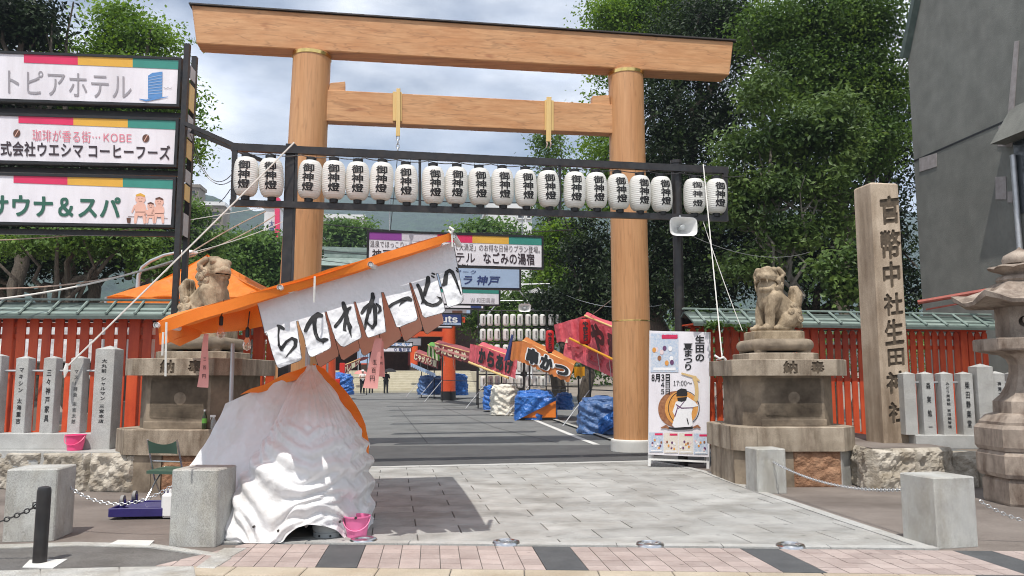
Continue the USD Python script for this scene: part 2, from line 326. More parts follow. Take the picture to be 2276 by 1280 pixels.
granite = M('grey_granite', (0.36, 0.36, 0.34), (0.45, 0.45, 0.42), 5, rough=0.75, bump=0.25, bscale=120, bdist=0.004, speck=0.28, stain=(0.72, 0.68, 0.62), sscale=1.6, stretch2=(2, 2, 0.7))
granite_light = M('pale_granite', (0.37, 0.37, 0.355), (0.45, 0.45, 0.43), 5, rough=0.75, bump=0.2, bscale=120, bdist=0.003, speck=0.22, stain=(0.85, 0.82, 0.78), sscale=1.3)
paver = M('granite_paver', (0.31, 0.31, 0.295), (0.40, 0.395, 0.375), 2.5, rough=0.8, bump=0.25, bscale=130, bdist=0.003, speck=0.22, stain=(0.66, 0.64, 0.61), sscale=1.3, rand=0.12, spots=.45, sps=3.2)
mortar = M('joint_mortar', (0.07, 0.068, 0.062), (0.13, 0.12, 0.11), 12, rough=0.9)
old_stone = M('old_stone', (0.28, 0.23, 0.17), (0.41, 0.345, 0.265), 3.5, rough=0.85, bump=0.4, bscale=70, bdist=0.008, speck=0.18, stain=(0.36, 0.31, 0.27), sscale=1.5, stretch2=(2.6, 2.6, 0.55))
pillar_stone = M('pillar_stone', (0.385, 0.30, 0.215), (0.50, 0.405, 0.305), 2.2, rough=0.85, bump=0.4, bscale=80, bdist=0.006, speck=0.2, stain=(0.42, 0.38, 0.34), sscale=1.0, stretch2=(2.2, 2.2, 0.35))
lion_stone = M('lion_stone', (0.29, 0.225, 0.145), (0.44, 0.35, 0.24), 5, rough=0.85, bump=0.35, bscale=80, bdist=0.006, speck=0.15, stain=(0.42, 0.38, 0.33), sscale=4.0, stretch2=(1.4, 1.4, .7))
red_stone = M('reddish_stone', (0.27, 0.14, 0.075), (0.40, 0.235, 0.14), 5, rough=0.9, bump=0.9, bscale=22, bdist=0.03, stain=(0.6, 0.5, 0.45), sscale=2.0)
dark_stone = M('weathered_dado', (0.20, 0.16, 0.115), (0.31, 0.25, 0.18), 3, rough=0.85, bump=0.3, bscale=60, bdist=0.005, stain=(0.35, 0.33, 0.32), sscale=1.7)
rubble = M('rock_face', (0.36, 0.32, 0.26), (0.52, 0.48, 0.41), 6, rough=0.9, bump=0.6, bscale=35, bdist=0.02, stain=(0.5, 0.46, 0.4), sscale=2.6, rand=0.1)
toro_stone = M('lantern_stone', (0.25, 0.205, 0.165), (0.39, 0.325, 0.265), 4, rough=0.85, bump=0.4, bscale=60, bdist=0.006, speck=0.15, stain=(0.40, 0.34, 0.31), sscale=2.0, stretch2=(2.4, 2.4, 0.8))
carved = M('carved_shadow_dirt', (0.06, 0.045, 0.03), (0.12, 0.09, 0.06), 20, rough=0.9)  # dirt and dark paint lying in the cut characters
asphalt = M('asphalt', (0.135, 0.138, 0.133), (0.18, 0.182, 0.175), 1.2, rough=0.85, bump=0.4, bscale=160, bdist=0.004, speck=0.25, stain=(0.86, 0.86, 0.86), sscale=0.5, spots=.3, sps=2.5)
asphalt_new = M('new_asphalt', (0.062, 0.062, 0.062), (0.085, 0.085, 0.084), 1.5, rough=0.85, bump=0.4, bscale=160, bdist=0.004, speck=0.25)
asphalt_street = M('street_asphalt', (0.105, 0.10, 0.095), (0.15, 0.145, 0.135), 2, rough=0.85, bump=0.5, bscale=120, bdist=0.005, speck=0.4, stain=(0.75, 0.73, 0.7), sscale=1.5)
walk = M('brown_walk', (0.155, 0.13, 0.113), (0.215, 0.185, 0.162), 1.1, rough=0.85, bump=0.3, bscale=150, bdist=0.003, speck=0.2, stain=(0.62, 0.6, 0.58), sscale=0.7, stretch2=(0.5, 1.2, 1), spots=.35, sps=4.0)
earth = M('bare_ground', (0.17, 0.14, 0.11), (0.24, 0.20, 0.16), 0.8, rough=0.95)
pink_tile = M('pink_tile', (0.32, 0.255, 0.23), (0.405, 0.335, 0.305), 3, rough=0.75, speck=0.12, bump=0.15, bscale=120, bdist=0.002, rand=0.13, spots=.4, sps=4.0)
dark_tile = M('charcoal_tile', (0.06, 0.063, 0.066), (0.085, 0.088, 0.09), 3, rough=0.75, speck=0.2)
orange_tile = M('terracotta_tile', (0.42, 0.19, 0.13), (0.5, 0.25, 0.18), 3, rough=0.75, speck=0.15)
cream_kerb = M('cream_kerb', (0.38, 0.33, 0.25), (0.46, 0.40, 0.31), 3, rough=0.8, speck=0.18, stain=(0.85, 0.8, 0.75), rand=0.06)
white_line = M('white_line', (0.55, 0.55, 0.52), (0.72, 0.72, 0.69), 6, rough=0.8, stain=(0.75, 0.74, 0.72), sscale=3)
steel = M('stainless', (0.62, 0.62, 0.62), rough=0.22, metal=1.0)
galv = M('galvanised', (0.45, 0.46, 0.47), (0.55, 0.56, 0.57), 5, rough=0.45, metal=0.7)
red_fence = M('vermilion_boards', (0.54, 0.065, 0.017), (0.64, 0.095, 0.024), 2.0, rough=0.5, stretch=(5, 5, 0.6), stain=(0.75, 0.6, 0.55), sscale=1.2, rand=0.12)
verm = M('vermilion', (0.60, 0.07, 0.018), (0.66, 0.10, 0.025), 2, rough=0.45)
green_cu = M('green_copper_roof', (0.19, 0.25, 0.22), (0.27, 0.325, 0.29), 3, rough=0.45, stain=(0.7, 0.72, 0.7), sscale=2)
green_dark = M('dark_green_trim', (0.06, 0.085, 0.075), (0.10, 0.125, 0.11), 4, rough=0.5)
orange_cloth = M('orange_canvas', (0.80, 0.19, 0.012), (0.88, 0.24, 0.02), 3, rough=0.55, bump=0.15, bscale=14, bdist=0.02, trans=((0.95, 0.17, 0.008), 0.09))
orange_cloth2 = M('faded_orange_canvas', (0.75, 0.20, 0.02), (0.85, 0.27, 0.035), 3, rough=0.55, bump=0.3, bscale=6, bdist=0.04, trans=((0.95, 0.22, 0.01), 0.3), crumple=2.5, cdist=.06)
white_cloth = M('white_tarpaulin', (0.68, 0.68, 0.69), (0.75, 0.75, 0.755), 2, rough=0.38, spec=0.5, bump=0.25, bscale=9, bdist=0.03, stain=(0.88, 0.85, 0.80), sscale=1.6, crumple=4.0, cdist=.03)
banner_cloth = M('white_banner', (0.74, 0.75, 0.77), (0.80, 0.80, 0.81), 3, rough=0.45, bump=0.2, bscale=16, bdist=0.02, trans=((0.8, 0.8, 0.8), 0.12), crumple=8.0, cdist=.014)
flap_back = M('flap_inside', (0.62, 0.40, 0.31), (0.70, 0.45, 0.35), 3, rough=0.55, bump=0.2, bscale=16, bdist=0.02, trans=((0.8, 0.42, 0.28), 0.3))  # orange light under the canopy painted into the flap colour
pink_tag = M('pink_paper', (0.78, 0.36, 0.33), (0.82, 0.40, 0.36), 6, rough=0.6, trans=((0.85, 0.3, 0.25), 0.3))
blue_tarp = M('blue_tarpaulin', (0.025, 0.12, 0.42), (0.04, 0.17, 0.52), 4, rough=0.32, bump=0.5, bscale=7, bdist=0.05, crumple=4.0, cdist=.10)
blue_dull = M('faded_blue_tarpaulin', (0.05, 0.11, 0.26), (0.07, 0.15, 0.33), 4, rough=0.45, bump=0.4, bscale=6, bdist=0.05, crumple=3.5, cdist=.10)
cream_tarp = M('cream_tarpaulin', (0.62, 0.59, 0.50), (0.70, 0.67, 0.58), 4, rough=0.5, bump=0.5, bscale=6, bdist=0.06, crumple=4.0, cdist=.08)
pink_plastic = M('pink_plastic', (0.80, 0.07, 0.22), rough=0.35, spec=0.5)
pink_plastic2 = M('pale_pink_plastic', (0.72, 0.16, 0.34), rough=0.4)
purple_plastic = M('dark_blue_plastic', (0.022, 0.016, 0.11), (0.03, 0.022, 0.14), 4, rough=0.4)
rubber = M('grey_rubber', (0.25, 0.25, 0.24), rough=0.7)
green_vinyl = M('green_vinyl', (0.045, 0.095, 0.065), rough=0.5)
grey_paint = M('grey_cylinder', (0.36, 0.38, 0.38), (0.44, 0.46, 0.46), 5, rough=0.45)
rope_m = M('white_rope', (0.6, 0.58, 0.54), (0.7, 0.68, 0.63), 20, rough=0.8)
rope_old = M('weathered_rope', (0.32, 0.2, 0.15), (0.5, 0.4, 0.33), 6, rough=0.85)
wall_grey = M('rough_grey_wall', (0.165, 0.167, 0.15), (0.21, 0.212, 0.19), 2.0, rough=0.9, bump=0.7, bscale=45, bdist=0.015, stain=(0.82, 0.82, 0.82), sscale=0.6, stretch2=(1.5, 1.5, 0.3))
patch_m = M('pale_mortar_patch', (0.28, 0.25, 0.24), (0.36, 0.33, 0.32), 6, rough=0.9, bump=0.5, bscale=40, bdist=0.01)
rust = M('rusty_red_pipe', (0.24, 0.05, 0.035), (0.30, 0.075, 0.05), 8, rough=0.6, stain=(1.4, 1.4, 1.4), sscale=5)
glass_dark = M('dark_glass', (0.02, 0.024, 0.028), rough=0.08, spec=0.6)
conc = M('pale_building', (0.58, 0.58, 0.57), (0.66, 0.66, 0.65), 0.4, rough=0.8)
conc_tan = M('tan_building', (0.16, 0.14, 0.115), (0.22, 0.195, 0.16), 0.4, rough=0.8)
bark = M('bark', (0.06, 0.048, 0.036), (0.12, 0.098, 0.075), 6, rough=0.95, bump=0.8, bscale=20, bdist=0.03, stretch=(4, 4, 0.7))
bark_pale = M('pale_bark', (0.17, 0.155, 0.13), (0.26, 0.24, 0.2), 6, rough=0.9, bump=0.5, bscale=20, bdist=0.02)
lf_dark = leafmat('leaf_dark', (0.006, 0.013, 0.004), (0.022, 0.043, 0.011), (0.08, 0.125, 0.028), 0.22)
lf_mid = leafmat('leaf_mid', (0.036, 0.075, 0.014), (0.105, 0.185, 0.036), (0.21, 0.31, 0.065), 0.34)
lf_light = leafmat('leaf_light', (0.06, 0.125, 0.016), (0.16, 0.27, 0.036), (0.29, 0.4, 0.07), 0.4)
lf_green = leafmat('leaf_green', (0.04, 0.09, 0.018), (0.11, 0.2, 0.042), (0.19, 0.3, 0.07), 0.34)
lf_broad = leafmat('leaf_broad', (0.036, 0.07, 0.018), (0.105, 0.17, 0.042), (0.21, 0.29, 0.085), 0.3)
hill_m = M('wooded_hill', (0.010, 0.028, 0.014), (0.028, 0.062, 0.024), 0.09, 8, 0.95, 1.0, 0.12, 6.0, stain=(0.6, 0.65, 0.6), sscale=0.02)
cloth_black = M('black_cloth', (0.015, 0.015, 0.018), rough=0.85)
cloth_white = M('white_shirt', (0.72, 0.70, 0.67), rough=0.8)
skin_m = M('skin', (0.5, 0.28, 0.19), rough=0.55)
pink_canvas = M('pink_canvas', (0.72, 0.12, 0.16), (0.80, 0.18, 0.21), 5, rough=0.5, bump=0.3, bscale=9, bdist=0.04, trans=((0.85, 0.12, 0.14), 0.3), crumple=3.0, cdist=.05)
yak_letters = M('maroon_ink', (0.07, 0.015, 0.015), rough=0.6)
orange_print = M('orange_print', (0.62, 0.20, 0.05), (0.7, 0.25, 0.07), 6, rough=0.5, trans=((0.8, 0.25, 0.05), 0.25))
maroon_canvas = M('maroon_canvas', (0.22, 0.04, 0.045), (0.30, 0.06, 0.06), 6, rough=0.55)
green_stripe = M('green_canvas', (0.10, 0.30, 0.04), rough=0.55)
cream_m = M('cream_canvas', (0.75, 0.70, 0.48), rough=0.6)
red_panel = M('red_panel', (0.58, 0.03, 0.02), rough=0.4)
red_lantern = M('red_lantern_paper', (0.62, 0.03, 0.03), rough=0.5, trans=((0.8, 0.05, 0.04), 0.3))
orange_box = M('orange_panel', (0.75, 0.20, 0.02), rough=0.45)
dark_int = M('dark_timber', (0.03, 0.016, 0.011), (0.05, 0.028, 0.02), 4, rough=0.7)  # shade inside the hall put into the colour; also used on column feet
step_stone = M('cream_steps', (0.46, 0.42, 0.31), (0.54, 0.50, 0.39), 3, rough=0.8)
yellow_cloth = M('yellow_cloth', (0.75, 0.40, 0.03), rough=0.6, trans=((0.9, 0.45, 0.03), 0.35))
bottle_glass = M('dark_tea_bottle', (0.02, 0.03, 0.008), rough=0.12, spec=0.6)
clear_plastic = usdkit.material(stage, '/World/Looks/clear_plastic', {'p': ('principled_bsdf', {'base_color': (0.85, 0.9, 0.9), 'roughness': 0.1, 'transmission_weight': 0.8, 'ior': 1.3})}, [], surface='p.BSDF')
bulb_glass = usdkit.material(stage, '/World/Looks/bulb_glass', {'p': ('principled_bsdf', {'base_color': (0.95, 0.75, 0.6), 'roughness': 0.05, 'transmission_weight': 0.9, 'ior': 1.2})}, [], surface='p.BSDF')
ORD = ['first', 'second', 'third', 'fourth', 'fifth', 'sixth', 'seventh', 'eighth', 'ninth', 'tenth', 'eleventh', 'twelfth', 'thirteenth', 'fourteenth', 'fifteenth', 'sixteenth', 'seventeenth', 'eighteenth', 'nineteenth', 'twentieth']
# ================================================================== THE SETTING: ground, road, paving
AX = 10.5                                              # the approach runs this many degrees left of straight ahead
def axis_x(y): return -0.85 + (17.4 - y) * 0.1853
def gpoly(pts): return Polygon([tuple(gp(*p)[:2]) for p in pts])
ys = np.r_[-60, 0, 6, 14, np.linspace(20, 80, 13), 120, 300, 700, 1600, 4000]
def ground_pt(u, v):
    y = np.interp(v, np.linspace(0, 1, len(ys)), ys); x = (u - 0.5) * (400 + max(0, y) * 2.2)
    return x, y, min(zg(y), 6.0) - 0.04 - (0.03 if y < 14 else 0)
struct('ground', sheet(10, len(ys) - 1, ground_pt), earth)
street = Polygon([(-40, 6.38), (40, 6.38), (40, -30), (-40, -30)])
struct('street', onto(flat(street), lambda x, y, z: (x, y, -0.055)), asphalt_street)
FL, FR = np.array([-2.95, 7.87]), np.array([3.94, 7.55])
fc = Polygon([FL, FR, (3.85, 8.3), (3.77, 9.0), (3.66, 10.1), (3.53, 11.3), (3.43, 12.6), (3.36, 13.74), (3.1, 14.75), (2.75, 15.55), (-2.54, 14.44), (-4.3, 14.06), (-4.05, 12.5), (-3.7, 11.2), (-3.3, 9.4)])
walkp = Polygon([(-16, 6.40), (16, 6.40), (16, 15.6), (3.0, 15.6), (-4.2, 14.2), (-16, 13.6)]).difference(fc.buffer(0.02))
struct('sidewalk', onto(flat(walkp), lambda x, y, z: (x, y, -0.012)), walk)
court = thing('forecourt', kind='structure')
part(court, 'joint_bed', onto(flat(fc), lambda x, y, z: (x, y, -0.004)), mortar)
inner = fc.buffer(-0.16)
T8, N8 = axes(8.5)
n = 0
for r in range(-2, 22):
    for q in range(-9, 9):
        o = np.array([0.0, 7.95]) + T8[:2] * (q * 0.9 + (0.45 if r % 2 else 0)) + N8[:2] * (r * 0.455)
        g = 0.006
        p = Polygon([o + T8[:2] * a + N8[:2] * b for a, b in ((g, g), (0.9 - g, g), (0.9 - g, 0.455 - g), (g, 0.455 - g))]).intersection(inner)
        for k in polys(p):
            if k.area > 0.01:
                dz = rng.normal(0, 0.0012); part(court, 'paving_slab', slab(k.convex_hull, -0.02, 0.009 + dz, 0.004), paver)
ring = fc.exterior
coords = np.array(ring.coords)
def edging(line, w, seg, name, mat, z1, parent):
    L = LineString(line); m = int(max(1, round(L.length / seg)))
    for k in range(m):
        s = shapely.ops.substring(L, L.length * k / m + 0.004, L.length * (k + 1) / m - 0.004)
        b = s.buffer(w / 2, cap_style=2, join_style=2)
        for p in polys(b): part(parent, name, prism(p, -0.03, z1), mat)
import shapely.ops
edging([FL + [0, .07], FR + [0, .07]], 0.13, 0.92, 'edging_stone', granite_light, 0.013, court)
edging([coords[i] + [-0.075, 0.0] for i in range(1, 10)], 0.14, 0.9, 'edging_stone', granite_light, 0.012, court)
edging([coords[9] + [0, -.06], coords[10] + [0, -.06], coords[11] + [0, -.06]], 0.11, 0.95, 'edging_stone', granite_light, 0.013, court)
edging([coords[9] + [0, .09], coords[10] + [0, .09], coords[11] + [0, .09]], 0.09, 1.4, 'edging_stone', white_line, 0.011, court)
# pink tiles along the kerb
band = thing('tile_band', kind='structure')
def curb(x): return 7.86 - 0.0465 * (x + 2.75)
bedp = Polygon([(-2.55, curb(-2.55) - .02), (9, curb(9) - .02), (9, 6.4), (-3.2, 6.66)])
part(band, 'joint_bed', onto(flat(bedp), lambda x, y, z: (x, y, -0.006)), mortar)
tw, td, shear = 0.1745, 0.186, -0.10
lim = Polygon([(-2.52, 7.84), (9, 7.4), (9, 6.0), (-3.1, 6.70)])
for q in range(-17, 60):
    dark = (q % 11 == 0) or (q % 11 == 1)
    if dark and q % 11 == 1: continue
    w = 2 * tw if dark else tw
    for r in range(1 if dark else 5):
        d0, d1 = (0, 5 * td) if dark else (r * td, (r + 1) * td); g = 0.0035
        xa, xb = -1.83 + q * tw + 0.10, -1.83 + q * tw + w + 0.10
        pt = lambda x, d: (x - shear * d, curb(x) - 0.035 - d)
        p = Polygon([pt(xa + g, d0 + g), pt(xb - g, d0 + g), pt(xb - g, d1 - g), pt(xa + g, d1 - g)]).intersection(lim)
        for k in polys(p):
            if k.area > 0.004: part(band, 'charcoal_tile' if dark else 'pink_tile', prism(k, -0.03, 0.004 + rng.normal(0, 0.0008)), dark_tile if dark else pink_tile)
x = -2.9
while x < 3.3:
    p = Polygon([(x + .004, curb(x) - 0.975), (x + .596, curb(x + .6) - 0.975), (x + .596, curb(x + .6) - 1.26), (x + .004, curb(x) - 1.26)])
    part(band, 'kerb_stone', slab(p, -0.10, 0.006, 0.006), cream_kerb); x += 0.6
x = 3.3
while x < 6.0:
    for (a, b, m_) in ((0.975, 1.09, dark_tile), (1.095, 1.26, orange_tile)):
        p = Polygon([(x + .004, curb(x) - a), (x + .396, curb(x + .4) - a), (x + .396, curb(x + .4) - b), (x + .004, curb(x) - b)])
        part(band, 'border_tile', prism(p, -0.10, 0.005), m_)
    x += 0.4
# left corner: gutter, lane mouth, kerbs
lane = thing('lane_mouth', kind='structure')
part(lane, 'lane_surface', prism(gpoly([(-90, 1223), (60, 1217), (170, 1213), (330, 1217), (440, 1232), (478, 1240), (428, 1262), (-90, 1272)]), -0.03, -0.004), asphalt_street)
for a, b in zip([(-90, 1214), (60, 1209), (170, 1205), (340, 1209)], [(60, 1209), (170, 1205), (340, 1209), (492, 1231)]):
    part(lane, 'gutter_stone', prism(gpoly([a, b, (b[0], b[1] + 8), (a[0], a[1] + 8)]), -0.03, 0.004), granite)
part(lane, 'white_patch', prism(gpoly([(243, 1211), (262, 1202), (343, 1203), (332, 1214)]), -0.02, 0.010), white_line)
for a, b in zip([(-90, 1274), (90, 1268), (265, 1263)], [(90, 1268), (265, 1263), (432, 1261)]):
    part(lane, 'kerb_stone', slab(gpoly([(a[0] + 1, a[1]), (b[0] - 1, b[1]), (b[0] + 4, b[1] + 26), (a[0] - 4, a[1] + 30)]), -0.10, 0.012, 0.006), granite)
for a, b in zip([(435, 1263), (466, 1240)], [(466, 1240), (498, 1219)]):
    part(lane, 'kerb_stone', slab(gpoly([(a[0] + 1, a[1]), (a[0] + 42, a[1] + 2), (b[0] + 50, b[1] + 1), (b[0], b[1] + 1)]), -0.06, 0.011, 0.005), granite)
# the approach road
ry = np.r_[13.9, np.linspace(20, 60, 30)]
def road_pt(u, v):
    y = np.interp(v, np.linspace(0, 1, len(ry)), ry); x = axis_x(y) + (u - 0.5) * 22
    return x, y + (u - 0.5) * 3.2 * (1 if v < 0.02 else 0), zg(y) - 0.002 - (0.02 if v < 0.001 else 0)
struct('approach_road', sheet(8, len(ry) - 1, road_pt), asphalt)
na = Polygon([(-8.2, 13.3), (-2.6, 14.52), (2.7, 15.64), (3.1, 15.2), (8.0, 16.2), (8.0, 19.6), (-2, 19.3), (-8.2, 18.5)])
struct('resurfaced_strip', onto(flat(na), lambda x, y, z: (x, y, 0.003)), asphalt_new)
def strip(px, w, z):
    p = np.array([[q[0], q[1]] for q in px]); L = LineString(p)
    d = [L.interpolate(t, True) for t in np.linspace(0, 1, 26)]; v = []
    for i, q in enumerate(d): v += [(q.x - w / 2, q.y, zg(q.y) + z), (q.x + w / 2, q.y, zg(q.y) + z)]
    return np.array(v), tri([[2 * i, 2 * i + 1, 2 * i + 3, 2 * i + 2] for i in range(25)])
struct('road_edge_line', strip([(2.05, 19.6), (1.66, 22.3), (-2.24, 50.9)], 0.17, 0.004), white_line)
struct('road_kerb_line', strip([(2.72, 19.6), (2.33, 22.3), (-1.6, 50.9)], 0.15, 0.05), granite)
for a, b in (((885, 905), (950, 985)), ((985, 905), (1100, 950)), ((1100, 950), (1240, 985))):
    p, q = gp(*a), gp(*b)
    struct('road_joint', strip([q[:2], p[:2]], 0.028, 0.003), asphalt_new)

# ================================================================== TORII
TP, TY = (2.62, 17.9), 8.5
Tt, Tn = axes(TY)
tor = thing('torii_gate', 'tall plain cypress torii gate over the shrine approach, dark copper along its top', 'torii gate')
kc = [pl(436, 96, TP, TY, -0.25), pl(1622, 166, TP, TY, -0.25), pl(1630, 92, TP, TY, -0.25), pl(426, 11, TP, TY, -0.25)]
dep = Tn * 0.5
def beam(c, d, ch=0.012):
    """A beam whose front face is the quad c (bl, br, tr, tl), chamfered."""
    pts = []
    ctr = (sum(c) / 4 + d / 2)
    for p in list(c) + [q + d for q in c]:
        e = ctr - p
        for k in (Tt * np.sign(e @ Tt), Tn * np.sign(e @ Tn), np.array([0, 0, np.sign(e[2])])):
            pts.append(p + (Tt * np.sign(e @ Tt) + Tn * np.sign(e @ Tn) + np.array([0, 0, np.sign(e[2])])) * ch - k * ch)
    return hull(pts)
part(tor, 'lintel', beam(kc, dep, 0.02), wood_h)
ov = 0.05
capc = [kc[3] - Tt * ov - Tn * ov + [0, 0, .004], kc[2] + Tt * ov - Tn * ov + [0, 0, .004]]
cap8 = [capc[0], capc[1], capc[1] + Tn * (0.5 + 2 * ov), capc[0] + Tn * (0.5 + 2 * ov)]
part(tor, 'copper_cap', hexa([p for p in cap8] + [p + np.array([0, 0, .03]) for p in cap8]), copper_cap)
PIL = []
for (xt, yt, xm, ym, wt, wm) in ((694.5, 113, 669, 600, 82, 88), (1390.5, 158, 1408, 985, 77, 87)):
    t, m = pl(xt, yt, TP, TY), pl(xm, ym, TP, TY)
    rad = lambda p, w: w / 2 / FPX * (p[1] * _c + (p[2] - EYE) * _s)
    zt = (kc[0][2] if xt < 1000 else kc[1][2]) + 0.0
    # slope of the leaning pillar
    ax = (t - m) / (t[2] - m[2]); b = m - ax * (m[2] - 0.42); tp = t + ax * (zt - t[2])
    r0, r1 = rad(m, wm) * (1.015 if xt < 1000 else 1.0), rad(t, wt)
    zs = np.linspace(0, 1, 12); P_ = [b + (tp - b) * z for z in zs]
    part(tor, 'pillar', tube(P_, r0 + (r1 - r0) * zs, 40), wood_v, smooth=50)
    ringz = [tp - ax * 0.10, tp - ax * 0.10, tp - ax * 0.015]
    part(tor, 'brass_collar', tube([tp - ax * 0.11, tp - ax * 0.105, tp - ax * 0.03, tp - ax * 0.022], [r1 * .98, r1 * 1.035, r1 * 1.035, r1 * .98], 40), brass, smooth=30)
    bz = b + ax * (pl(1408, 716, TP, TY)[2] - b[2]); rb = r0 + (r1 - r0) * 0.35
    part(tor, 'brass_band', tube([bz, bz + ax * 0.004, bz + ax * 0.03, bz + ax * 0.034], [rb * .99, rb * 1.012, rb * 1.012, rb * .99], 40), brass, smooth=30)
    part(tor, 'plinth', tf(lathe([(0.50, -0.05), (0.505, 0.20), (0.49, 0.245), (0.455, 0.262), (0.40, 0.264)], 40), 0, (b[0], b[1], 0)), white_line, smooth=35)
    part(tor, 'root_block', tube([b - ax * 0.3, b + ax * 0.01], [r0 * 1.01, r0 * 1.0], 40), wood_v, smooth=50)
    PIL.append((b, tp, r0, r1))
nk = [pl(725, 268, TP, TY, -0.14), pl(1364, 296, TP, TY, -0.14), pl(1366, 232, TP, TY, -0.14), pl(725, 199, TP, TY, -0.14)]
part(tor, 'tie_beam', beam(nk, Tn * 0.28, 0.012), wood_h)
for q in ([(730, 200), (767, 203), (767, 181), (734, 184)], [(1317, 232), (1356, 234), (1354, 211), (1317, 213)]):
    part(tor, 'wedge', beam([pl(*p, TP, TY, -0.10) for p in q], Tn * 0.20, 0.006), wood_h)
for (x0, x1, y0, y1, s0, s1, ys_) in ((873, 893, 203, 268, 880, 889, 310), (1211, 1231, 222, 289, 1214, 1225, 322)):
    br = thing('timber_bracket', ('left' if x0 < 1000 else 'right') + ' pale timber bracket clasping the torii tie beam' + (', hook and chain below' if x0 < 1000 else ', frayed straps below'), 'bracket')
    a = [pl(*p, TP, TY, -0.18) for p in ((x0, y1), (x1, y1 + 1), (x1, y0 + 1), (x0, y0))]
    part(br, 'front_plate', beam(a, Tn * 0.035, 0.005), wood_pale)
    part(br, 'rear_plate', beam([p + Tn * 0.325 for p in a], Tn * 0.035, 0.005), wood_pale)
    b_ = [pl(*p, TP, TY, -0.225) for p in ((s0, ys_ - 8), (s1, ys_ - 8), (s1 + 1, y0 - 7), (s0 + 1, y0 - 7))]
    part(br, 'upright', beam(b_, Tn * 0.04, 0.005), wood_pale)
    lo = pl((s0 + s1) / 2, ys_ - 9, TP, TY, -0.2)
    if x0 < 1000:
        links = [tf(rot(tube([(0.035 * math.cos(t), 0, 0.055 * math.sin(t)) for t in np.linspace(0, 2 * math.pi, 13)], 0.011, 6, False), [0, 0, 1], 90 * (k % 2)), 0, lo - [0, 0, 0.06 + 0.09 * k]) for k in range(5)]
        part(br, 'chain', cat(links), galv)
        part(br, 'cord', tube(catenary(lo - [0, 0, 0.45], lo - [0.12, 0.05, 2.1], 0.03), 0.008, 5), black_steel)
    else:
        for k, dx in enumerate((-0.05, 0.03)): part(br, 'strap', tube([lo + [dx, 0, 0], lo + [dx + .02, -.02, -.08], lo + [dx - .01, -.01, -.17]], [0.02, 0.018, 0.010], 5), rope_old)

# ================================================================== LANTERN FRAME AND LANTERNS
LP, LY = (3.08, 14.81), 12.0
Lt, Ln = axes(LY)
fr = thing('lantern_gantry', 'black steel frame on two posts carrying the long row of white lanterns', 'gantry')
def lp(x, y): return pl(x, y, LP, LY)
def vbar(x0, y0, x1, y1, w, h=None, name='rail'): part(fr, name, bar(lp(x0, y0), lp(x1, y1), w, h), black_steel)
vbar(514, 327, 1617, 379, 0.09, 0.13, 'top_rail'); vbar(511, 451, 1617, 486, 0.09, 0.11, 'bottom_rail')
for x0, y0, x1, y1 in ((522, 332, 519, 446), (1611, 384, 1611, 482)): vbar(x0, y0, x1, y1, 0.085, None, 'end_upright')
for x0, y0, x1, y1 in ((933, 350, 933, 461), (1244, 366, 1244, 471), (659, 337, 658, 452)): vbar(x0, y0, x1, y1, 0.045, None, 'divider')
lpost = lp(645, 318); part(fr, 'post', cbx((lpost[0] - .085, lpost[1] - .085 + .10, -0.02), (lpost[0] + .085, lpost[1] + .085 + .10, lpost[2]), 0.008), black_steel)
rp = lp(1508, 360); rp2 = rp + Ln * 0.12
part(fr, 'post', tube([(rp2[0], rp2[1], -0.02), (rp2[0], rp2[1], rp2[2])], 0.095, 16), black_steel, smooth=40)
part(fr, 'post_cap', tube([(rp2[0], rp2[1], rp2[2]), (rp2[0], rp2[1], rp2[2] + .06)], 0.11, 16), black_steel, smooth=40)
sgp = pl(412, 275, (-5.3, 13.05), 5.4)
part(fr, 'brace', bar(sgp, lp(525, 325), 0.07), black_steel)
part(fr, 'brace', bar(sgp + [0, 0.25, -.05], lp(596, 352) + Ln * 0.35, 0.06), black_steel)
part(fr, 'cable', tube(np.vstack([catenary(lp(a, 330 + (a - 514) * .047 + 9) - Ln * 0.05, lp(b, 330 + (b - 514) * .047 + 9) - Ln * .05, 0.035, 8) for a, b in zip(range(530, 1600, 70), range(600, 1670, 70))]), 0.009, 5), black_steel)
LH = 0.335
prof = [(0.085, -LH)]
for k in range(0, 37):
    z = -1 + 2 * k / 36; r = 0.085 + 0.118 * (1 - abs(z) ** 3.4) ** 0.5
    prof.append((r + (0.0042 if k % 2 else 0.0), z * LH))
body_m = lathe(prof, 28)
def lsurf(z):
    q = min(0.999, abs(z / LH)); return 0.085 + 0.118 * (1 - q ** 3.4) ** 0.5 + 0.0065
def wrap(g2, h, w):
    m = fine(fit_flat(g2, w, h), 0.03)
    return onto(m, lambda x, z, _: (math.sin(x / 0.2) * lsurf(z), -math.cos(x / 0.2) * lsurf(z), z))
def fit_flat(g, w, h): return flat(fit(g, -w / 2, -h / 2, w / 2, h / 2))
def paper_lantern(label, loc, rz, gap=.04, group=None):
    t = thing('paper_lantern', label, 'lantern', loc, rz, group)
    part(t, 'shade', body_m, paper, smooth=20)
    part(t, 'lettering', wrap(words('御神燈', 3 if gap < .1 else 2, True, gap), 0.48, 0.205), ink)
    part(t, 'top_ring', lathe([(0.075, LH - .01), (0.088, LH - .01), (0.088, LH + .055), (0.075, LH + .055), (0.075, LH + .02)], 20), black_paint, smooth=40)
    part(t, 'bottom_ring', lathe([(0.05, -LH - .065), (0.072, -LH - .065), (0.075, -LH + .01), (0.06, -LH + .01)], 20), black_paint, smooth=40)
    part(t, 'hanger', cat(tube([(-.08, 0, LH + .04), (-.08, 0, LH + .12), (.08, 0, LH + .12), (.08, 0, LH + .04)], 0.004, 5), tube([(0, 0, LH + .12), (0, 0, LH + .17)], 0.005, 5)), black_steel)
    return t
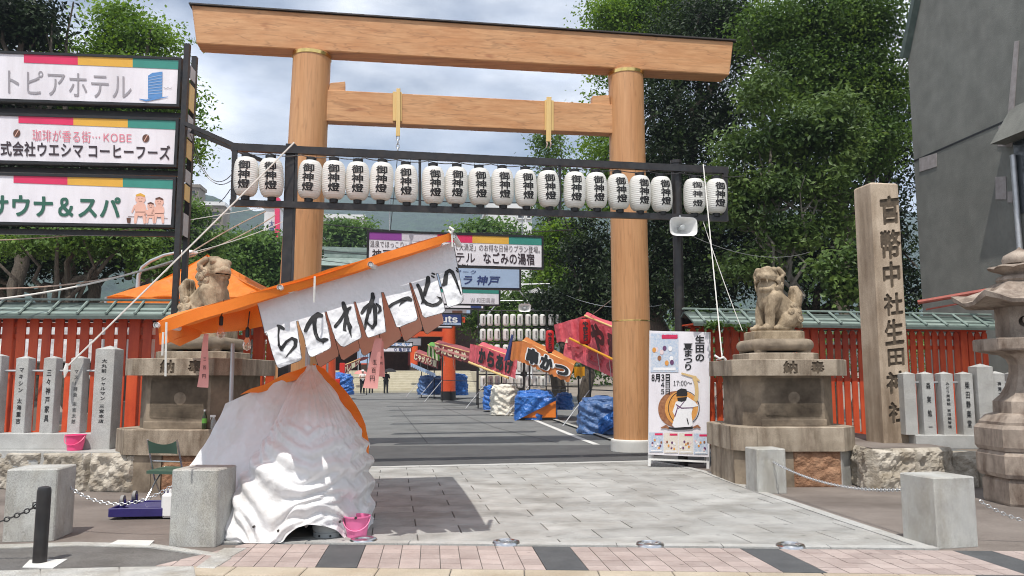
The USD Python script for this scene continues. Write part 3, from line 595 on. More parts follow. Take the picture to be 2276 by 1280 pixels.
LX = [(547, 394), (603, 397), (689, 400), (742, 402), (795, 404), (848, 405), (903, 410), (963, 413), (1014, 414), (1066, 416), (1117, 417), (1168, 420), (1219, 421), (1277, 424), (1325, 425), (1374, 428), (1422, 431), (1470, 433), (1543, 437), (1591, 438)]
GL = 'white paper lanterns in the black frame across the gate'
where = {0: 'at the left end of the frame', 1: 'left of the left post, rope in front', 2: 'against the left torii pillar', 6: 'beside the hanging cord', 17: 'just left of the right post', 18: 'just right of the right post, wider spaced letters', 19: 'at the right end of the frame', 15: 'before the right torii pillar, left of centre', 16: 'on the right edge of the right torii pillar', 7: 'right of the first thin divider', 13: 'right of the second thin divider', 12: 'left of the second thin divider'}
l0 = None
for i, (x, y) in enumerate(LX):
    lab = f'white paper lantern, {ORD[i]} from left, ' + where.get(i, 'between the thin dividers' if 7 < i < 12 else 'hanging in the black frame')
    p = lp(x, y - 1); a = LY + rng.normal(0, 3) + (0 if i > 2 else -4)
    if l0 is None: l0 = paper_lantern(lab, p, a, group=GL)
    elif i == 18: paper_lantern(lab, p, a, .34, GL)
    else: dup(l0, lab, p + Ln * rng.normal(0, .012), a + rng.normal(0, 2)).GetPrim() and UsdGeom.Xformable(stage.GetPrimAtPath(list(stage.GetPrimAtPath('/World').GetChildren())[-1].GetPath())).AddRotateYOp().Set(float(rng.normal(0, 2.0)))
# horn loudspeaker
def horn(label, c, yaw, s, tilt=0, group=None):
    h = thing('loudspeaker', label, 'loudspeaker', c, yaw, group)
    def rr(w, hh, y): # rounded rectangle ring
        P_ = []
        for k in range(32):
            t = k * 2 * math.pi / 32; e = 0.45
            P_.append((w * np.sign(math.cos(t)) * abs(math.cos(t)) ** e, y, hh * np.sign(math.sin(t)) * abs(math.sin(t)) ** e))
        return P_
    secs = [(0.25, .17, 0.0), (.265, .182, -.012), (.265, .182, .01), (.24, .16, .05), (.15, .11, .18), (.075, .065, .26), (.075, .075, .42), (.03, .03, .43)]
    inn = [(0.25, .17, 0.0), (.235, .155, .03), (.15, .11, .15), (.07, .06, .24), (.01, .01, .245)]
    def loft(S):
        v = np.array([q for w, hh, y in S for q in rr(w * s, hh * s, y * s)]); f = [[i * 32 + j, i * 32 + (j + 1) % 32, (i + 1) * 32 + (j + 1) % 32, (i + 1) * 32 + j] for i in range(len(S) - 1) for j in range(32)]
        return v, tri(f)
    part(h, 'horn', loft(secs), white_plastic, smooth=40)
    part(h, 'throat', flip(loft(inn)), white_plastic, smooth=40)
    part(h, 'phase_plug', rot(lathe([(0.001, 0), (.045 * s, 0.0), (.05 * s, .10 * s), (.03 * s, .13 * s), (.001, .14 * s)], 16), [1, 0, 0], 90, (0, 0, 0)) if False else tube([(0, .22 * s, 0), (0, .06 * s, 0), (0, .04 * s, 0)], [.05 * s, .05 * s, .03 * s], 16), grey_paint, smooth=40)
    part(h, 'bracket', cat(bar((0, .2 * s, .1 * s), (0, .2 * s, .24 * s), .03 * s), bar((0, .2 * s, .24 * s), (0.05, .38 * s, .24 * s), .03 * s)), galv)
    return h
sp = lp(1502, 511) - Ln * 0.35
horn('pale grey horn loudspeaker on right lantern post, beside the torii pillar', sp, LY - 6, 0.98)
# ================================================================== STONE WORK
def octo(h, c, hy=None):
    hy = hy or h
    return Polygon([(-h + c, -hy), (h - c, -hy), (h, -hy + c), (h, hy - c), (h - c, hy), (-h + c, hy), (-h, hy - c), (-h, -hy + c)])
def carve(m, g, org, ux, uz, depth, chars=None):
    """Cuts lettering g (metres on the face) into a stone; also returns the floor of the cut."""
    ux, uz = np.asarray(ux, float), np.asarray(uz, float); nrm = np.cross(ux, uz); org = np.asarray(org, float)
    mp = lambda x, y, z: org + ux * x + uz * y + nrm * z
    k = man(m)
    for p in polys(g):
        c = prism(p.buffer(0), -depth, 0.03); k = k - man(onto(c, mp))
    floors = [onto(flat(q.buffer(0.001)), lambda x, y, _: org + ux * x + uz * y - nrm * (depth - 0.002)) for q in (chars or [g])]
    return unman(k), floors
def rock_block(a, b, z0, z1, thick, seed, amp=0.05):
    """A rock-faced stone between plan points a and b; the rough face looks to the right-hand side of a->b."""
    a, b = np.array([*a[:2], 0.0]), np.array([*b[:2], 0.0]); L = np.linalg.norm(b - a); t = (b - a) / L; n = np.array([t[1], -t[0], 0])
    nu, nv = max(6, int(L / 0.022)), 26
    gv, gf = grid(nu, nv); u, w_ = gv[:, 0], gv[:, 1]; H_ = z1 - z0
    e = np.minimum(np.minimum(u, 1 - u) * L, np.minimum(w_, 1 - w_) * H_); wt = np.minimum(1, e / .045)
    d = amp * (.35 + 1.2 * (meshkit.fbm(np.c_[u * L * 9 + seed * 7.1, w_ * 8 * H_ * 1.2, u * 0 + seed], 4, seed) - .35)) * wt
    f = (a + t * (u * L)[:, None] + np.c_[u * 0, u * 0, z0 + w_ * H_] + n * np.maximum(d, 0)[:, None], gf); g = .006
    A, B = a + t * g, b - t * g
    return cat(f, hexa([A - n * thick + [0, 0, z0], B - n * thick + [0, 0, z0], B - n * 0.002 + [0, 0, z0], A - n * .002 + [0, 0, z0], A - n * thick + [0, 0, z1], B - n * thick + [0, 0, z1], B - n * .002 + [0, 0, z1], A - n * .002 + [0, 0, z1]]))
def pedestal(name_label, c, yaw, seed):
    t = thing('stone_pedestal', name_label, 'pedestal', (c[0], c[1], 0), yaw)
    B = octo(0.90, 0.28)
    part(t, 'foundation', prism(octo(0.80, 0.25), -0.05, 0.508), mortar)
    # ring of base stones: grey corners, a reddish rock face in front
    co = [(-0.62, -0.9), (0.62, -0.9), (0.9, -0.62), (0.9, 0.62), (0.62, 0.9), (-0.62, 0.9), (-0.9, 0.62), (-0.9, -0.62)]
    def stone(a, b, m_, nm, rock=False):
        a, b = np.array(a), np.array(b); tt = (b - a) / np.linalg.norm(b - a); n_ = np.array([tt[1], -tt[0]])
        g = 0.004; a2, b2 = a + tt * g, b - tt * g
        if rock: part(t, nm, rock_block(a2 - n_ * .02, b2 - n_ * .02, -0.03, 0.505, 0.07, seed, 0.045), m_)
        else: part(t, nm, slab(Polygon([a2, b2, b2 - n_ * 0.1, a2 - n_ * 0.1]), -0.03, 0.505, 0.008), m_)
    F0, F1 = np.array([-0.62, -0.9]), np.array([0.62, -0.9])
    fr_ = lambda u: F0 + (F1 - F0) * u
    stone(fr_(0), fr_(.3), dark_stone, 'base_stone'); stone(fr_(.3), fr_(.42), dark_stone, 'base_stone'); stone(fr_(.42), fr_(1.0), red_stone, 'rock_face', True)
    stone((0.62, -0.9), (0.9, -0.62), granite, 'corner_stone'); stone((-0.9, -0.62), (-0.76, -0.76), dark_stone, 'corner_stone'); stone((-0.76, -0.76), (-0.62, -0.9), dark_stone, 'corner_stone')
    stone((0.9, -0.62), (0.9, 0.1), old_stone, 'base_stone'); stone((0.9, 0.1), (0.9, 0.62), old_stone, 'base_stone')
    stone((-0.9, 0.62), (-0.9, 0.0), old_stone, 'base_stone'); stone((-0.9, 0.0), (-0.9, -0.62), old_stone, 'base_stone'); stone((0.62, 0.9), (-0.62, 0.9), old_stone, 'base_stone'); stone((-.62, .9), (-.9, .62), old_stone, 'corner_stone'); stone((.9, .62), (.62, .9), old_stone, 'corner_stone')
    # slab in two stones
    S = octo(0.95, 0.30)
    for x0, x1 in ((-1, -0.652), (-0.648, 1)):
        part(t, 'base_slab', slab(S.intersection(sbox(x0, -1, x1, 1)), 0.508, 0.862, 0.012), old_stone)
    # dado with a sunk panel and a round crest
    D = octo(0.70, 0.22)
    dm = man(prism(D, 0.862, 1.62))
    pan = sbox(-0.43, 0.99, 0.44, 1.585).buffer(-0.05).buffer(0.05, 2)
    cut = onto(prism(pan, -0.028, 0.05), lambda x, y, z: np.array([x, -0.70 - z, y])); dm = dm - man(flip(cut))
    part(t, 'dado', unman(dm), dark_stone)
    part(t, 'dado_foot', cbx((-0.50, -0.735, 0.862), (0.50, -0.698, 0.962), 0.012), dark_stone)
    part(t, 'crest', rot(lathe([(0.19, 0), (0.188, .016), (0.17, .026), (0.155, .02), (0.09, .026), (0.001, .034)], 32), [1, 0, 0], 90, (0, 0, 0)), dark_stone, smooth=40)
    pp = stage.GetPrimAtPath(str(t.GetPath()) + '/crest'); UsdGeom.Xformable(pp).AddTranslateOp().Set(Gf.Vec3d(0.02, -0.674, 1.29))
    # cap with cut characters, reading from the right
    cap = slab(octo(0.89, 0.28), 1.62, 1.862, 0.008)
    chs = [fit(words('納', 4), -0.20, 1.645, 0.02, 1.84), fit(words('奉', 4), 0.22, 1.645, 0.43, 1.84)]; ch = unary_union(chs)
    cm, fl = carve(cap, ch, (0, -0.89, 0), (1, 0, 0), (0, 0, 1), 0.016, chs)
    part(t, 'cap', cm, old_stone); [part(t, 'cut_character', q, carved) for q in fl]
    part(t, 'upper_plate', slab(octo(0.55, 0.14), 1.862, 1.972, 0.01), old_stone)
    cu = [ball((sx * .40, sy * .36, 2.10), 0.095, 20) for sx in (-1, 1) for sy in (-1, 1)] + [ball((sx * .30, sy * .42, 2.10), 0.095, 20) for sx in (-1, 1) for sy in (-1, 1)]
    cush = [manifold3d.Manifold.batch_hull(cu)] + [bone((sx * .33, sy * .33, 2.07), .12, (sx * .37, sy * .37, 2.0), .075, 16) for sx in (-1, 1) for sy in (-1, 1)]
    part(t, 'cushion', skin(cush, 0.04, 4), dark_stone, smooth=60)
    part(t, 'lion_plinth', slab(octo(0.40, 0.08, 0.34), 2.18, 2.325, 0.012), lion_stone)
    return t
PR, PL_ = (4.22, 12.85), (-4.72, 12.25)
pedestal('tiered stone pedestal right of the poster stand, round crest on its dado', PR, 2, 3)
pedestal('tiered stone pedestal on the left, half hidden by the orange stall awning', PL_, -6, 8)

def curl(c, r, nrm, turns=1.6, sgn=1):
    """A carved spiral of mane hair lying on the surface with normal nrm."""
    nrm = np.asarray(nrm, float); nrm /= np.linalg.norm(nrm); a, b = frame(nrm); pts = []
    for k in range(13):
        t = k / 12; g = sgn * t * turns * 2 * math.pi; q = r * (1 - 0.82 * t)
        p = np.asarray(c) + a * q * math.cos(g) + b * q * math.sin(g) + nrm * (0.012 + 0.35 * r * t); pts.append((*p, r * (0.36 - 0.06 * t)))
    return chain_of(pts, 8) + [ball(np.asarray(c), r * 0.85, 10)]
def guardian_lion(label, loc, yaw, head_turn, open_mouth, s=1.0, mir=1):
    B = []
    for e in (-1, 1):
        B += [bone((-.19, e * .10, .24), .19, (-.10, e * .17, .17), .13), bone((-.10, e * .18, .17), .12, (.03, e * .19, .09), .07), bone((-.08, e * .2, .05), .05, (.10, e * .2, .05), .055)]
        B += [ball((.14, e * .2 + d, .045), .034, 10) for d in (-.038, 0, .038)]
        B += [bone((.10, e * .12, .52), .13, (.19, e * .13, .30), .085), bone((.19, e * .13, .30), .083, (.20, e * .13, .09), .072), bone((.20, e * .13, .06), .062, (.27, e * .13, .055), .062)]
        B += [ball((.325, e * .13 + d, .045), .036, 10) for d in (-.042, 0, .042)]
    B += [bone((-.17, 0, .28), .22, (.06, 0, .50), .205, 20), bone((.06, 0, .5), .20, (.12, 0, .70), .165, 20), bone((.13, 0, .45), .15, (.14, 0, .62), .15, 16), bone((.2, 0, .43), .07, (.2, 0, .6), .08)]
    B += [bone((-.22, 0, .07), .10, (.0, 0, .07), .09)]
    # tail: upright plume over a mass of curls
    for e in (-.07, 0, .07): B += [bone((-.34, e, .42), .075, (-.375, e * 1.1, .60), .07, 12), bone((-.375, e * 1.1, .60), .07, (-.35, e * .7, .70), .045, 12)]
    for k, (x, y, z) in enumerate([(-.36, .08, .36), (-.36, -.08, .36), (-.39, .0, .28), (-.36, .11, .22), (-.36, -.11, .22), (-.38, .0, .15), (-.34, .12, .1), (-.34, -.12, .1)]):
        B += curl((x, y, z), .062, (-.6, y * 7, .25), 1.5, 1 if k % 2 else -1)
    for e in (-1, 1):
        for (x, z, r) in ((-.20, .40, .06), (-.12, .30, .055), (-.24, .30, .055), (-.16, .20, .05), (-.26, .19, .055)): B += curl((x, e * (.245 if z < .38 else .2), z), r, (-.1, e, .12), 1.5, e)
    # mane down the back and breast
    for k, (x, z) in enumerate([(-.06, .74), (-.09, .64), (-.13, .54)]): B += [bone((x + .04, 0, z + .05), .07, (x - .02, 0, z - .06), .05, 10)]
    body = manifold3d.Manifold.batch_boolean(B, manifold3d.OpType.Add)
    # head, built facing +x about its own centre
    mz = .022 if open_mouth else -.005
    H = [bone((-.06, 0, .03), .165, (.05, 0, .03), .15, 20), bone((.04, .06, mz), .095, (.15, .055, mz), .06), bone((.04, -.06, mz), .095, (.15, -.055, mz), .06), bone((.05, 0, .02), .10, (.17, 0, .01), .065)]
    H += [bone((.09, e * .035, .105), .035, (.08, e * .115, .12), .045, 12) for e in (-1, 1)] + [ball((.125, e * .062, .065), .034, 12) for e in (-1, 1)]
    H += [bone((.19, -.03, .035), .032, (.19, .03, .035), .032, 12), ball((.205, .035, .02), .026, 10), ball((.205, -.035, .02), .026, 10), bone((0, 0, .14), .06, (-.1, 0, .12), .08)]
    H += [bone((-.02, e * .15, .135), .045, (-.06, e * .205, .07), .038, 12) for e in (-1, 1)] + [bone((-.06, e * .205, .07), .036, (-.02, e * .19, .02), .022, 10) for e in (-1, 1)]
    jaw = -.15 if open_mouth else -.05
    H += [bone((.0, e * .07, jaw - .01), .07, (.13, e * .045, jaw - .015), .045) for e in (-1, 1)] + [bone((.0, 0, jaw - .02), .07, (.14, 0, jaw - .02), .042)]
    H += [bone((-.0, e * .13, .0), .06, (.02, e * .12, -.10), .05, 12) for e in (-1, 1)]
    for e in (-1, 1):
        for (x, y, z, r) in ((.02, .155, -.03, .05), (-.04, .165, -.09, .055), (.03, .135, -.13, .05), (-.08, .165, .0, .05), (-.05, .14, -.18, .055), (-.12, .14, -.1, .055), (-.13, .13, .05, .05), (.0, .09, -.2, .05)):
            H += curl((x, e * y, z), r, (.15, e, -.05), 1.5, e)
    for (x, y, z) in ((-.2, .06, .06), (-.2, -.06, .06), (-.2, 0, -.04), (-.17, .1, -.06), (-.17, -.1, -.06), (-.16, 0, .13)): H += curl((x, y, z), .06, (-1, y * 4, .2), 1.5, 1)
    H += [bone((.09, 0, jaw - .06), .04, (.08, 0, jaw - .12), .025, 10)]
    head = manifold3d.Manifold.batch_boolean(H, manifold3d.OpType.Add)
    if open_mouth:
        head = head - manifold3d.Manifold.batch_hull([ball((.24, e * .085, z), .026, 12) for e in (-1, 1) for z in (-.050, -.118)] + [ball((.04, e * .12, -.085), .045, 12) for e in (-1, 1)])
        head = head + bone((.17, .05, -.02), .018, (.175, .05, -.075), .008, 10) + bone((.17, -.05, -.02), .018, (.175, -.05, -.075), .008, 10) + bone((.03, 0, -.14), .03, (.12, 0, -.128), .018, 10)
    else:
        head = head - manifold3d.Manifold.batch_hull([ball((.22, e * .09, -.03), .007, 8) for e in (-1, 1)] + [ball((.08, e * .12, -.035), .007, 8) for e in (-1, 1)])
    head = head.scale([1.12, 1.1, 1.1]).rotate([0, -4 if open_mouth else 6, 0]).rotate([0, 0, head_turn]).translate([.12, 0, .83])
    Mf = (body + head).refine_to_length(0.016)
    v, f = unman(Mf); tm = trimesh.Trimesh(v, f, process=True); trimesh.smoothing.filter_taubin(tm, 0.5, 0.53, 1)
    v = np.array(tm.vertices); nn = np.array(tm.vertex_normals)
    v = v + nn * ((meshkit.fbm(v * 22, 3, 4)[:, None] - .5) * 0.010)
    # grooves of the tail plume
    g = np.clip((v[:, 2] - .42) / .1, 0, 1) * (v[:, 0] < -.28); v = v - nn * (g * 0.008 * (np.sin(v[:, 1] * 150) > 0.3))[:, None]
    v[:, 2] = np.maximum(v[:, 2], 0.0)
    t = thing('guardian_lion', label, 'statue', loc, yaw)
    part(t, 'body', (v * s, np.array(tm.faces)), lion_stone, smooth=70)
    return t
guardian_lion('seated stone guardian lion with open mouth on the right pedestal', (PR[0] + .04, PR[1] - .02, 2.325), 196, 38, True, 1.02)
guardian_lion('seated stone guardian lion with closed mouth on the left pedestal', (PL_[0] + .02, PL_[1], 2.325), -20, -16, False, 1.08)

# rock-faced retaining walls
def wall(label, pts, z1, seed):
    t = thing('retaining_wall', label, 'wall')
    for k, (a, b) in enumerate(zip(pts[:-1], pts[1:])): part(t, 'block', rock_block(a, b, -0.04, z1, 0.3, seed + k, 0.12), rubble)
    return t
G2 = lambda x, y: gp(x, y)[:2]
wr = [G2(1862, 1060), G2(1893, 1072), G2(1942, 1089), G2(2036, 1087), G2(2118, 1083)]
wR = wall('rock faced granite retaining wall under the inscribed stone pillar', wr, 0.575, 20)
w2 = [np.array(wr[-1]) + [0.02, 0.12], np.array(wr[-1]) + [0.42, 0.05], np.array(wr[-1]) + [1.7, 0.0]]
wall('lower rock faced wall beside the stone lantern base', w2, 0.49, 27)
part(wR, 'wall_top', prism(Polygon([wr[0], wr[2], wr[4], (wr[4][0], 15.2), (3.6, 15.2), (3.6, 13.9)]).buffer(-0.03), 0.3, 0.578), walk)
wl = [G2(-130, 1082), G2(-20, 1083), G2(92, 1086), G2(199, 1089), G2(300, 1092)]
wL = wall('rock faced retaining wall under the left stone fence', wl, 0.525, 40)
part(wL, 'wall_top', prism(Polygon([wl[0], wl[-1], (-3.9, 12.4), (-3.9, 14.2), (-9, 14.2)]).buffer(-0.02), 0.3, 0.532), granite_light)

# stone name pillar
sq = thing('inscribed_pillar', 'tall square stone pillar cut with a column of large characters', 'stone pillar')
SY = 9.0; St, Sn = axes(SY); SA = gp(1966, 985, 0.578); SW = 0.49
ztop = pl(1941, 405, SA, SY)[2]
lo4 = [SA, SA + St * SW, SA + St * SW + Sn * SW, SA + Sn * SW]
c_ = 0.018; zz = []
for z, sh in ((0.578, 0), (ztop - .02, 0.0)): zz.append(z)
P0 = np.array([SA[0], SA[1]])
def ringp(z, inset): 
    o = []
    for (a, b) in ((c_, 0), (SW - c_, 0), (SW, c_), (SW, SW - c_), (SW - c_, SW), (c_, SW), (0, SW - c_), (0, c_)):
        a2, b2 = SW / 2 + (a - SW / 2) * (1 - inset), SW / 2 + (b - SW / 2) * (1 - inset); o.append((*(P0 + St[:2] * a2 + Sn[:2] * b2), z))
    return o
v = np.array(ringp(0.578, 0) + ringp(ztop - 0.025, 0.0) + ringp(ztop, 0.08)); f = [[i * 8 + j, i * 8 + (j + 1) % 8, (i + 1) * 8 + (j + 1) % 8, (i + 1) * 8 + j] for i in (0, 1) for j in range(8)]
f = np.vstack([tri(f), [[0, j + 1, j] for j in range(1, 7)], [[16, 16 + j, 16 + j + 1] for j in range(1, 7)]])
letters = []
for ch, (cx, y0, y1, w) in zip('官幣中社生田神社', [(1979, 437, 497, .30), (1981, 512, 573, .31), (1983, 583, 636, .27), (1987, 652, 700, .29), (1989, 711, 766, .29), (1993, 775, 812, .255), (1994, 826, 873, .31), (1998, 893, 938, .29)]):
    zc0, zc1 = pl(cx, y1, SA, SY)[2], pl(cx, y0, SA, SY)[2]; u = (pl(cx, (y0 + y1) / 2, SA, SY) - SA) @ St
    letters.append(fit(affinity.skew(words(ch, 4), 0, 6), u - w * .58 - 0.008, zc0 - .025, u + w * .58 - .008, zc1 + .02))
cm, fl = carve((v, f), unary_union(letters), (SA[0], SA[1], 0), St, (0, 0, 1), 0.022, letters)
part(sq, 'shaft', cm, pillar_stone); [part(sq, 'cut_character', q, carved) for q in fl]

# stone fences with names
def fence_posts(label, Y, zb, items, slabz, xs, rail_y, railx):
    t = thing('stone_fence', label, 'stone fence')
    a, b = at(xs[0], 960, Y)[0], at(xs[1], 960, Y)[0]
    part(t, 'footing', cbx((a, Y - 0.02, slabz[0]), (b, Y + .26, slabz[1]), 0.01), granite_light)
    for (px, w, top, bot, txt, tall) in items:
        cx = at(px, 900, Y)[0]; zt = at(px, top + 6, Y)[2]; z0 = slabz[0] if tall else slabz[1]; h = w / 2; yo = -.03 if tall else 0.02
        base = octo(h, 0.006); m = slab(affinity.translate(base, cx, Y + h + yo), z0, zt, 0.0)
        o = np.array(affinity.translate(base, cx, Y + h + yo).exterior.coords)[:-1]
        tip = np.vstack([np.c_[o, np.full(8, zt)], [[cx, Y + h + yo, zt + w * 0.2]]])
        part(t, 'post', cat(m, (tip, np.array([[j, (j + 1) % 8, 8] for j in range(8)]))), granite_light)
        if txt:
            zc = at(px, txt[1], Y)[2], at(px, txt[2], Y)[2]; ww = txt[3]
            g = fit(words(txt[0], 2, True, 0.25), cx - ww / 2, min(zc), cx + ww / 2, max(zc))
            part(t, 'lettering', onto(flat(g), lambda x, y, _: (x, Y + yo - 0.003, y)), ink_soft if txt[4] else ink)
    za = at(px, rail_y, Y + .12)[2]
    part(t, 'rail', tube([(at(railx[0], 800, Y)[0], Y + .12, za), (at(railx[1], 800, Y)[0], Y + .12, za)], 0.016, 8), galv, smooth=40)
fence_posts('row of pale granite fence posts with names, left of the left pedestal', 12.02, 0, [
    (-20, .19, 785, 960, None, 0), (41, .19, 790, 960, ('マキシン 太海重吉', 818, 942, .072, 0), 0), (103, .19, 790, 960, ('三々神戸家具', 822, 938, .072, 0), 0), (164, .19, 790, 960, ('マスー商会 末吉太郎', 822, 942, .062, 1), 0), (229, .29, 770, 995, ('大丸前 シャルマン 三宮本店', 798, 940, .08, 0), 1)],
    (0.532, 0.765), (-120, 208), 824, (-120, 210))
fence_posts('row of pale granite fence posts with names beside the stone lantern', 12.42, 0, [
    (2026, .19, 825, 963, None, 0), (2067, .19, 825, 963, ('森 実 勉 一', 850, 950, .065, 0), 0), (2110, .19, 825, 963, ('みどり美容院 吉田美智枝', 850, 952, .06, 0), 0), (2154, .19, 825, 963, ('柴田静楽堂', 848, 950, .07, 0), 0), (2192, .25, 809, 990, None, 1), (2226, .19, 824, 963, ('神港フラワ', 848, 905, .06, 0), 0), (2268, .19, 824, 963, None, 0)],
    (0.50, 0.715), (2034, 2330), 850, (2036, 2300))

# vermilion board fences under a little copper roof
def board_fence(label, p0, yaw, x0, x1, yb, yp, ye, yr, sp, w, seed):
    T, N = axes(yaw); org = pl((x0 + x1) / 2, 800, p0, yaw); org[2] = 0
    ua, ub = (pl(x0, 800, p0, yaw) - org) @ T, (pl(x1, 800, p0, yaw) - org) @ T
    px = (x0 + x1) / 2; zb, zp, ze, zr = (pl(px, y, p0, yaw)[2] for y in (yb, yp, ye, yr))
    t = thing('board_fence', label, 'fence', org, yaw)
    r_ = np.random.default_rng(seed); u = ua; k = 0
    while u < ub:
        top = zp + r_.normal(0, .006)
        p = Polygon([(u, zb), (u + w, zb), (u + w, top - .05), (u + w * .72, top), (u + w * .28, top), (u, top - .05)])
        if k % 10 == 5: part(t, 'post', cbx((u - .02, -.02, zb - .05), (u + w + .02, .13, ze + .1), .008), red_fence)
        else: part(t, 'board', onto(prism(p, 0, 0.028), lambda x, y, z: (x, z + r_.normal(0, .0), y)), red_fence)
        u += sp; k += 1
    for zz_ in (zb + .13, zb + .42 * (zp - zb) + .25, zp - .36, zp - .16): part(t, 'rail', bx((ua, .03, zz_), (ub, .085, zz_ + .075)), red_fence)
    part(t, 'beam', bx((ua, -.01, zp + .0), (ub, .09, zp + .05)), red_fence)
    # roof
    dz = zr - ze; ov = 0.40
    def board(y0, z0_, y1, z1_, th): return hexa([(ua - .12, y0, z0_ - th), (ub + .12, y0, z0_ - th), (ub + .12, y1, z1_ - th), (ua - .12, y1, z1_ - th), (ua - .12, y0, z0_), (ub + .12, y0, z0_), (ub + .12, y1, z1_), (ua - .12, y1, z1_)])
    zf = lambda y: zr - .06 - (dz - .06) * ((y / ov)) ** 1.0
    for sgn in (-1, 1):
        q = lambda a, b, th, lift: board(sgn * -b, zf(b) + lift, sgn * -a, zf(a) + lift, th) if sgn > 0 else board(a, zf(a) + lift, b, zf(b) + lift, th)
        part(t, 'roof_underlay', q(.02, .405, .03, -.002), green_dark); part(t, 'roof_board', q(.045, .075, .012, .014), green_dark); part(t, 'roof_board', q(.205, .265, .012, .014), green_cu); part(t, 'roof_board', q(.328, .385, .012, .010), green_cu)
        part(t, 'eave_trim', q(.395, .425, .05, -.010), green_dark)
    part(t, 'ridge_cap', cbx((ua - .14, -.045, zr - .035), (ub + .14, .045, zr), .008), green_cu)
    u = ua + .1
    while u < ub:
        part(t, 'batten', tube([(u, -.03, zr - .03), (u, -.15, zf(.15) + .045), (u, -.28, zf(.28) + .035), (u, -.40, zf(.40) + .03), (u, -.425, zf(.42) + .03)], .022, 6), green_cu); u += .46
    part(t, 'soffit', bx((ua - .1, -.36, ze - .045), (ub + .1, .36, ze - .02)), red_fence)
    return t
board_fence('vermilion board fence with green copper roof left of the approach, behind the left pedestal', (-6.4, 13.55), 4, -140, 592, 985, 706, 703, 664, .207, .142, 5)
board_fence('vermilion board fence with green copper roof behind the right pedestal and stone pillar', (4.78, 15.05), 12, 1536, 2195, 985, 733, 724, 691, .166, .115, 6)

# stone lantern at the right edge
tl = thing('stone_lantern', 'old hexagonal stone lantern cut off by the right edge', 'stone lantern', (6.72, 10.42, 0), 0)
HX = math.radians(-92)
def hexl(pr, n=6): return lathe(pr, n, ph=HX)
for z0, z1, R in ((-.03, .325, .60), (.33, .655, .655), (.66, .985, .66)):
    part(tl, 'step', hexl([(R - .03, z0), (R, z0 + .05), (R, z1 - .05), (R - .04, z1)]), toro_stone)
part(tl, 'lotus_foot', hexl([(.60, .985), (.60, 1.02), (.53, 1.10), (.44, 1.13)]), toro_stone)
part(tl, 'shaft', hexl([(.43, 1.13), (.425, 1.28), (.34, 1.36), (.27, 1.48), (.225, 1.62), (.215, 1.75), (.25, 1.83), (.34, 1.89)]), toro_stone, smooth=20)
part(tl, 'platform', hexl([(.38, 1.885), (.60, 1.93), (.61, 1.95), (.61, 2.075), (.58, 2.09)]), toro_stone)
fb = man(hexl([(.335, 2.09), (.335, 2.50)]))
def facehole(k, g):
    a = HX + math.radians(60 * k + 30); n_ = np.array([math.cos(a), math.sin(a), 0]); t_ = np.array([-n_[1], n_[0], 0]); o = n_ * .335 * math.cos(math.radians(30))
    return man(onto(prism(g, -.12, .05), lambda x, y, z: o + t_ * x + n_ * z + np.array([0, 0, y])))
fb = fb - facehole(0, sbox(-.09, 2.18, .09, 2.42)) - facehole(5, Point(-.0, 2.30).buffer(.07).difference(Point(.035, 2.32).buffer(.06)))
part(tl, 'fire_box', unman(fb), toro_stone)
rings = []
for rr, zz_, lift in ((.34, 2.50, 0), (.78, 2.515, .10), (.80, 2.56, .13), (.62, 2.62, .06), (.46, 2.70, .03), (.34, 2.80, .01), (.27, 2.84, 0)):
    for k in range(36):
        a = HX + k * math.pi / 18; m6 = (k % 6) / 6 * 2 * math.pi; vv = (1 + math.cos(m6)) / 2
        q = rr * (math.cos(math.pi / 6) / math.cos(((k * 10) % 60 - 30) * math.pi / 180)) * 1.04
        rings.append((q * math.cos(a), q * math.sin(a), zz_ + lift * vv ** 2.2))
fr_f = tri([[i * 36 + j, i * 36 + (j + 1) % 36, (i + 1) * 36 + (j + 1) % 36, (i + 1) * 36 + j] for i in range(6) for j in range(36)])
part(tl, 'roof', (np.array(rings), fr_f), toro_stone, smooth=25)
part(tl, 'neck', lathe([(.27, 2.83), (.30, 2.86), (.28, 2.90), (.21, 2.93)], 24), toro_stone, smooth=40)
lot = []
for i, (rr, zz_) in enumerate(((.17, 2.92), (.24, 2.96), (.36, 3.03), (.34, 3.05), (.2, 3.06))):
    for k in range(48): a = k * math.pi / 24; q = rr * (1 + (.07 * abs(math.sin(4 * a)) if i in (2, 3) else 0)); lot.append((q * math.cos(a), q * math.sin(a), zz_ - (.025 * (1 - abs(math.sin(4 * a))) if i in (2, 3) else 0)))
part(tl, 'lotus', (np.array(lot), tri([[i * 48 + j, i * 48 + (j + 1) % 48, (i + 1) * 48 + (j + 1) % 48, (i + 1) * 48 + j] for i in range(4) for j in range(48)])), toro_stone, smooth=35)
part(tl, 'jewel', lathe([(.12, 3.05), (.20, 3.08), (.215, 3.13), (.19, 3.19), (.10, 3.24), (.04, 3.27), (.005, 3.30)], 24), toro_stone, smooth=50)

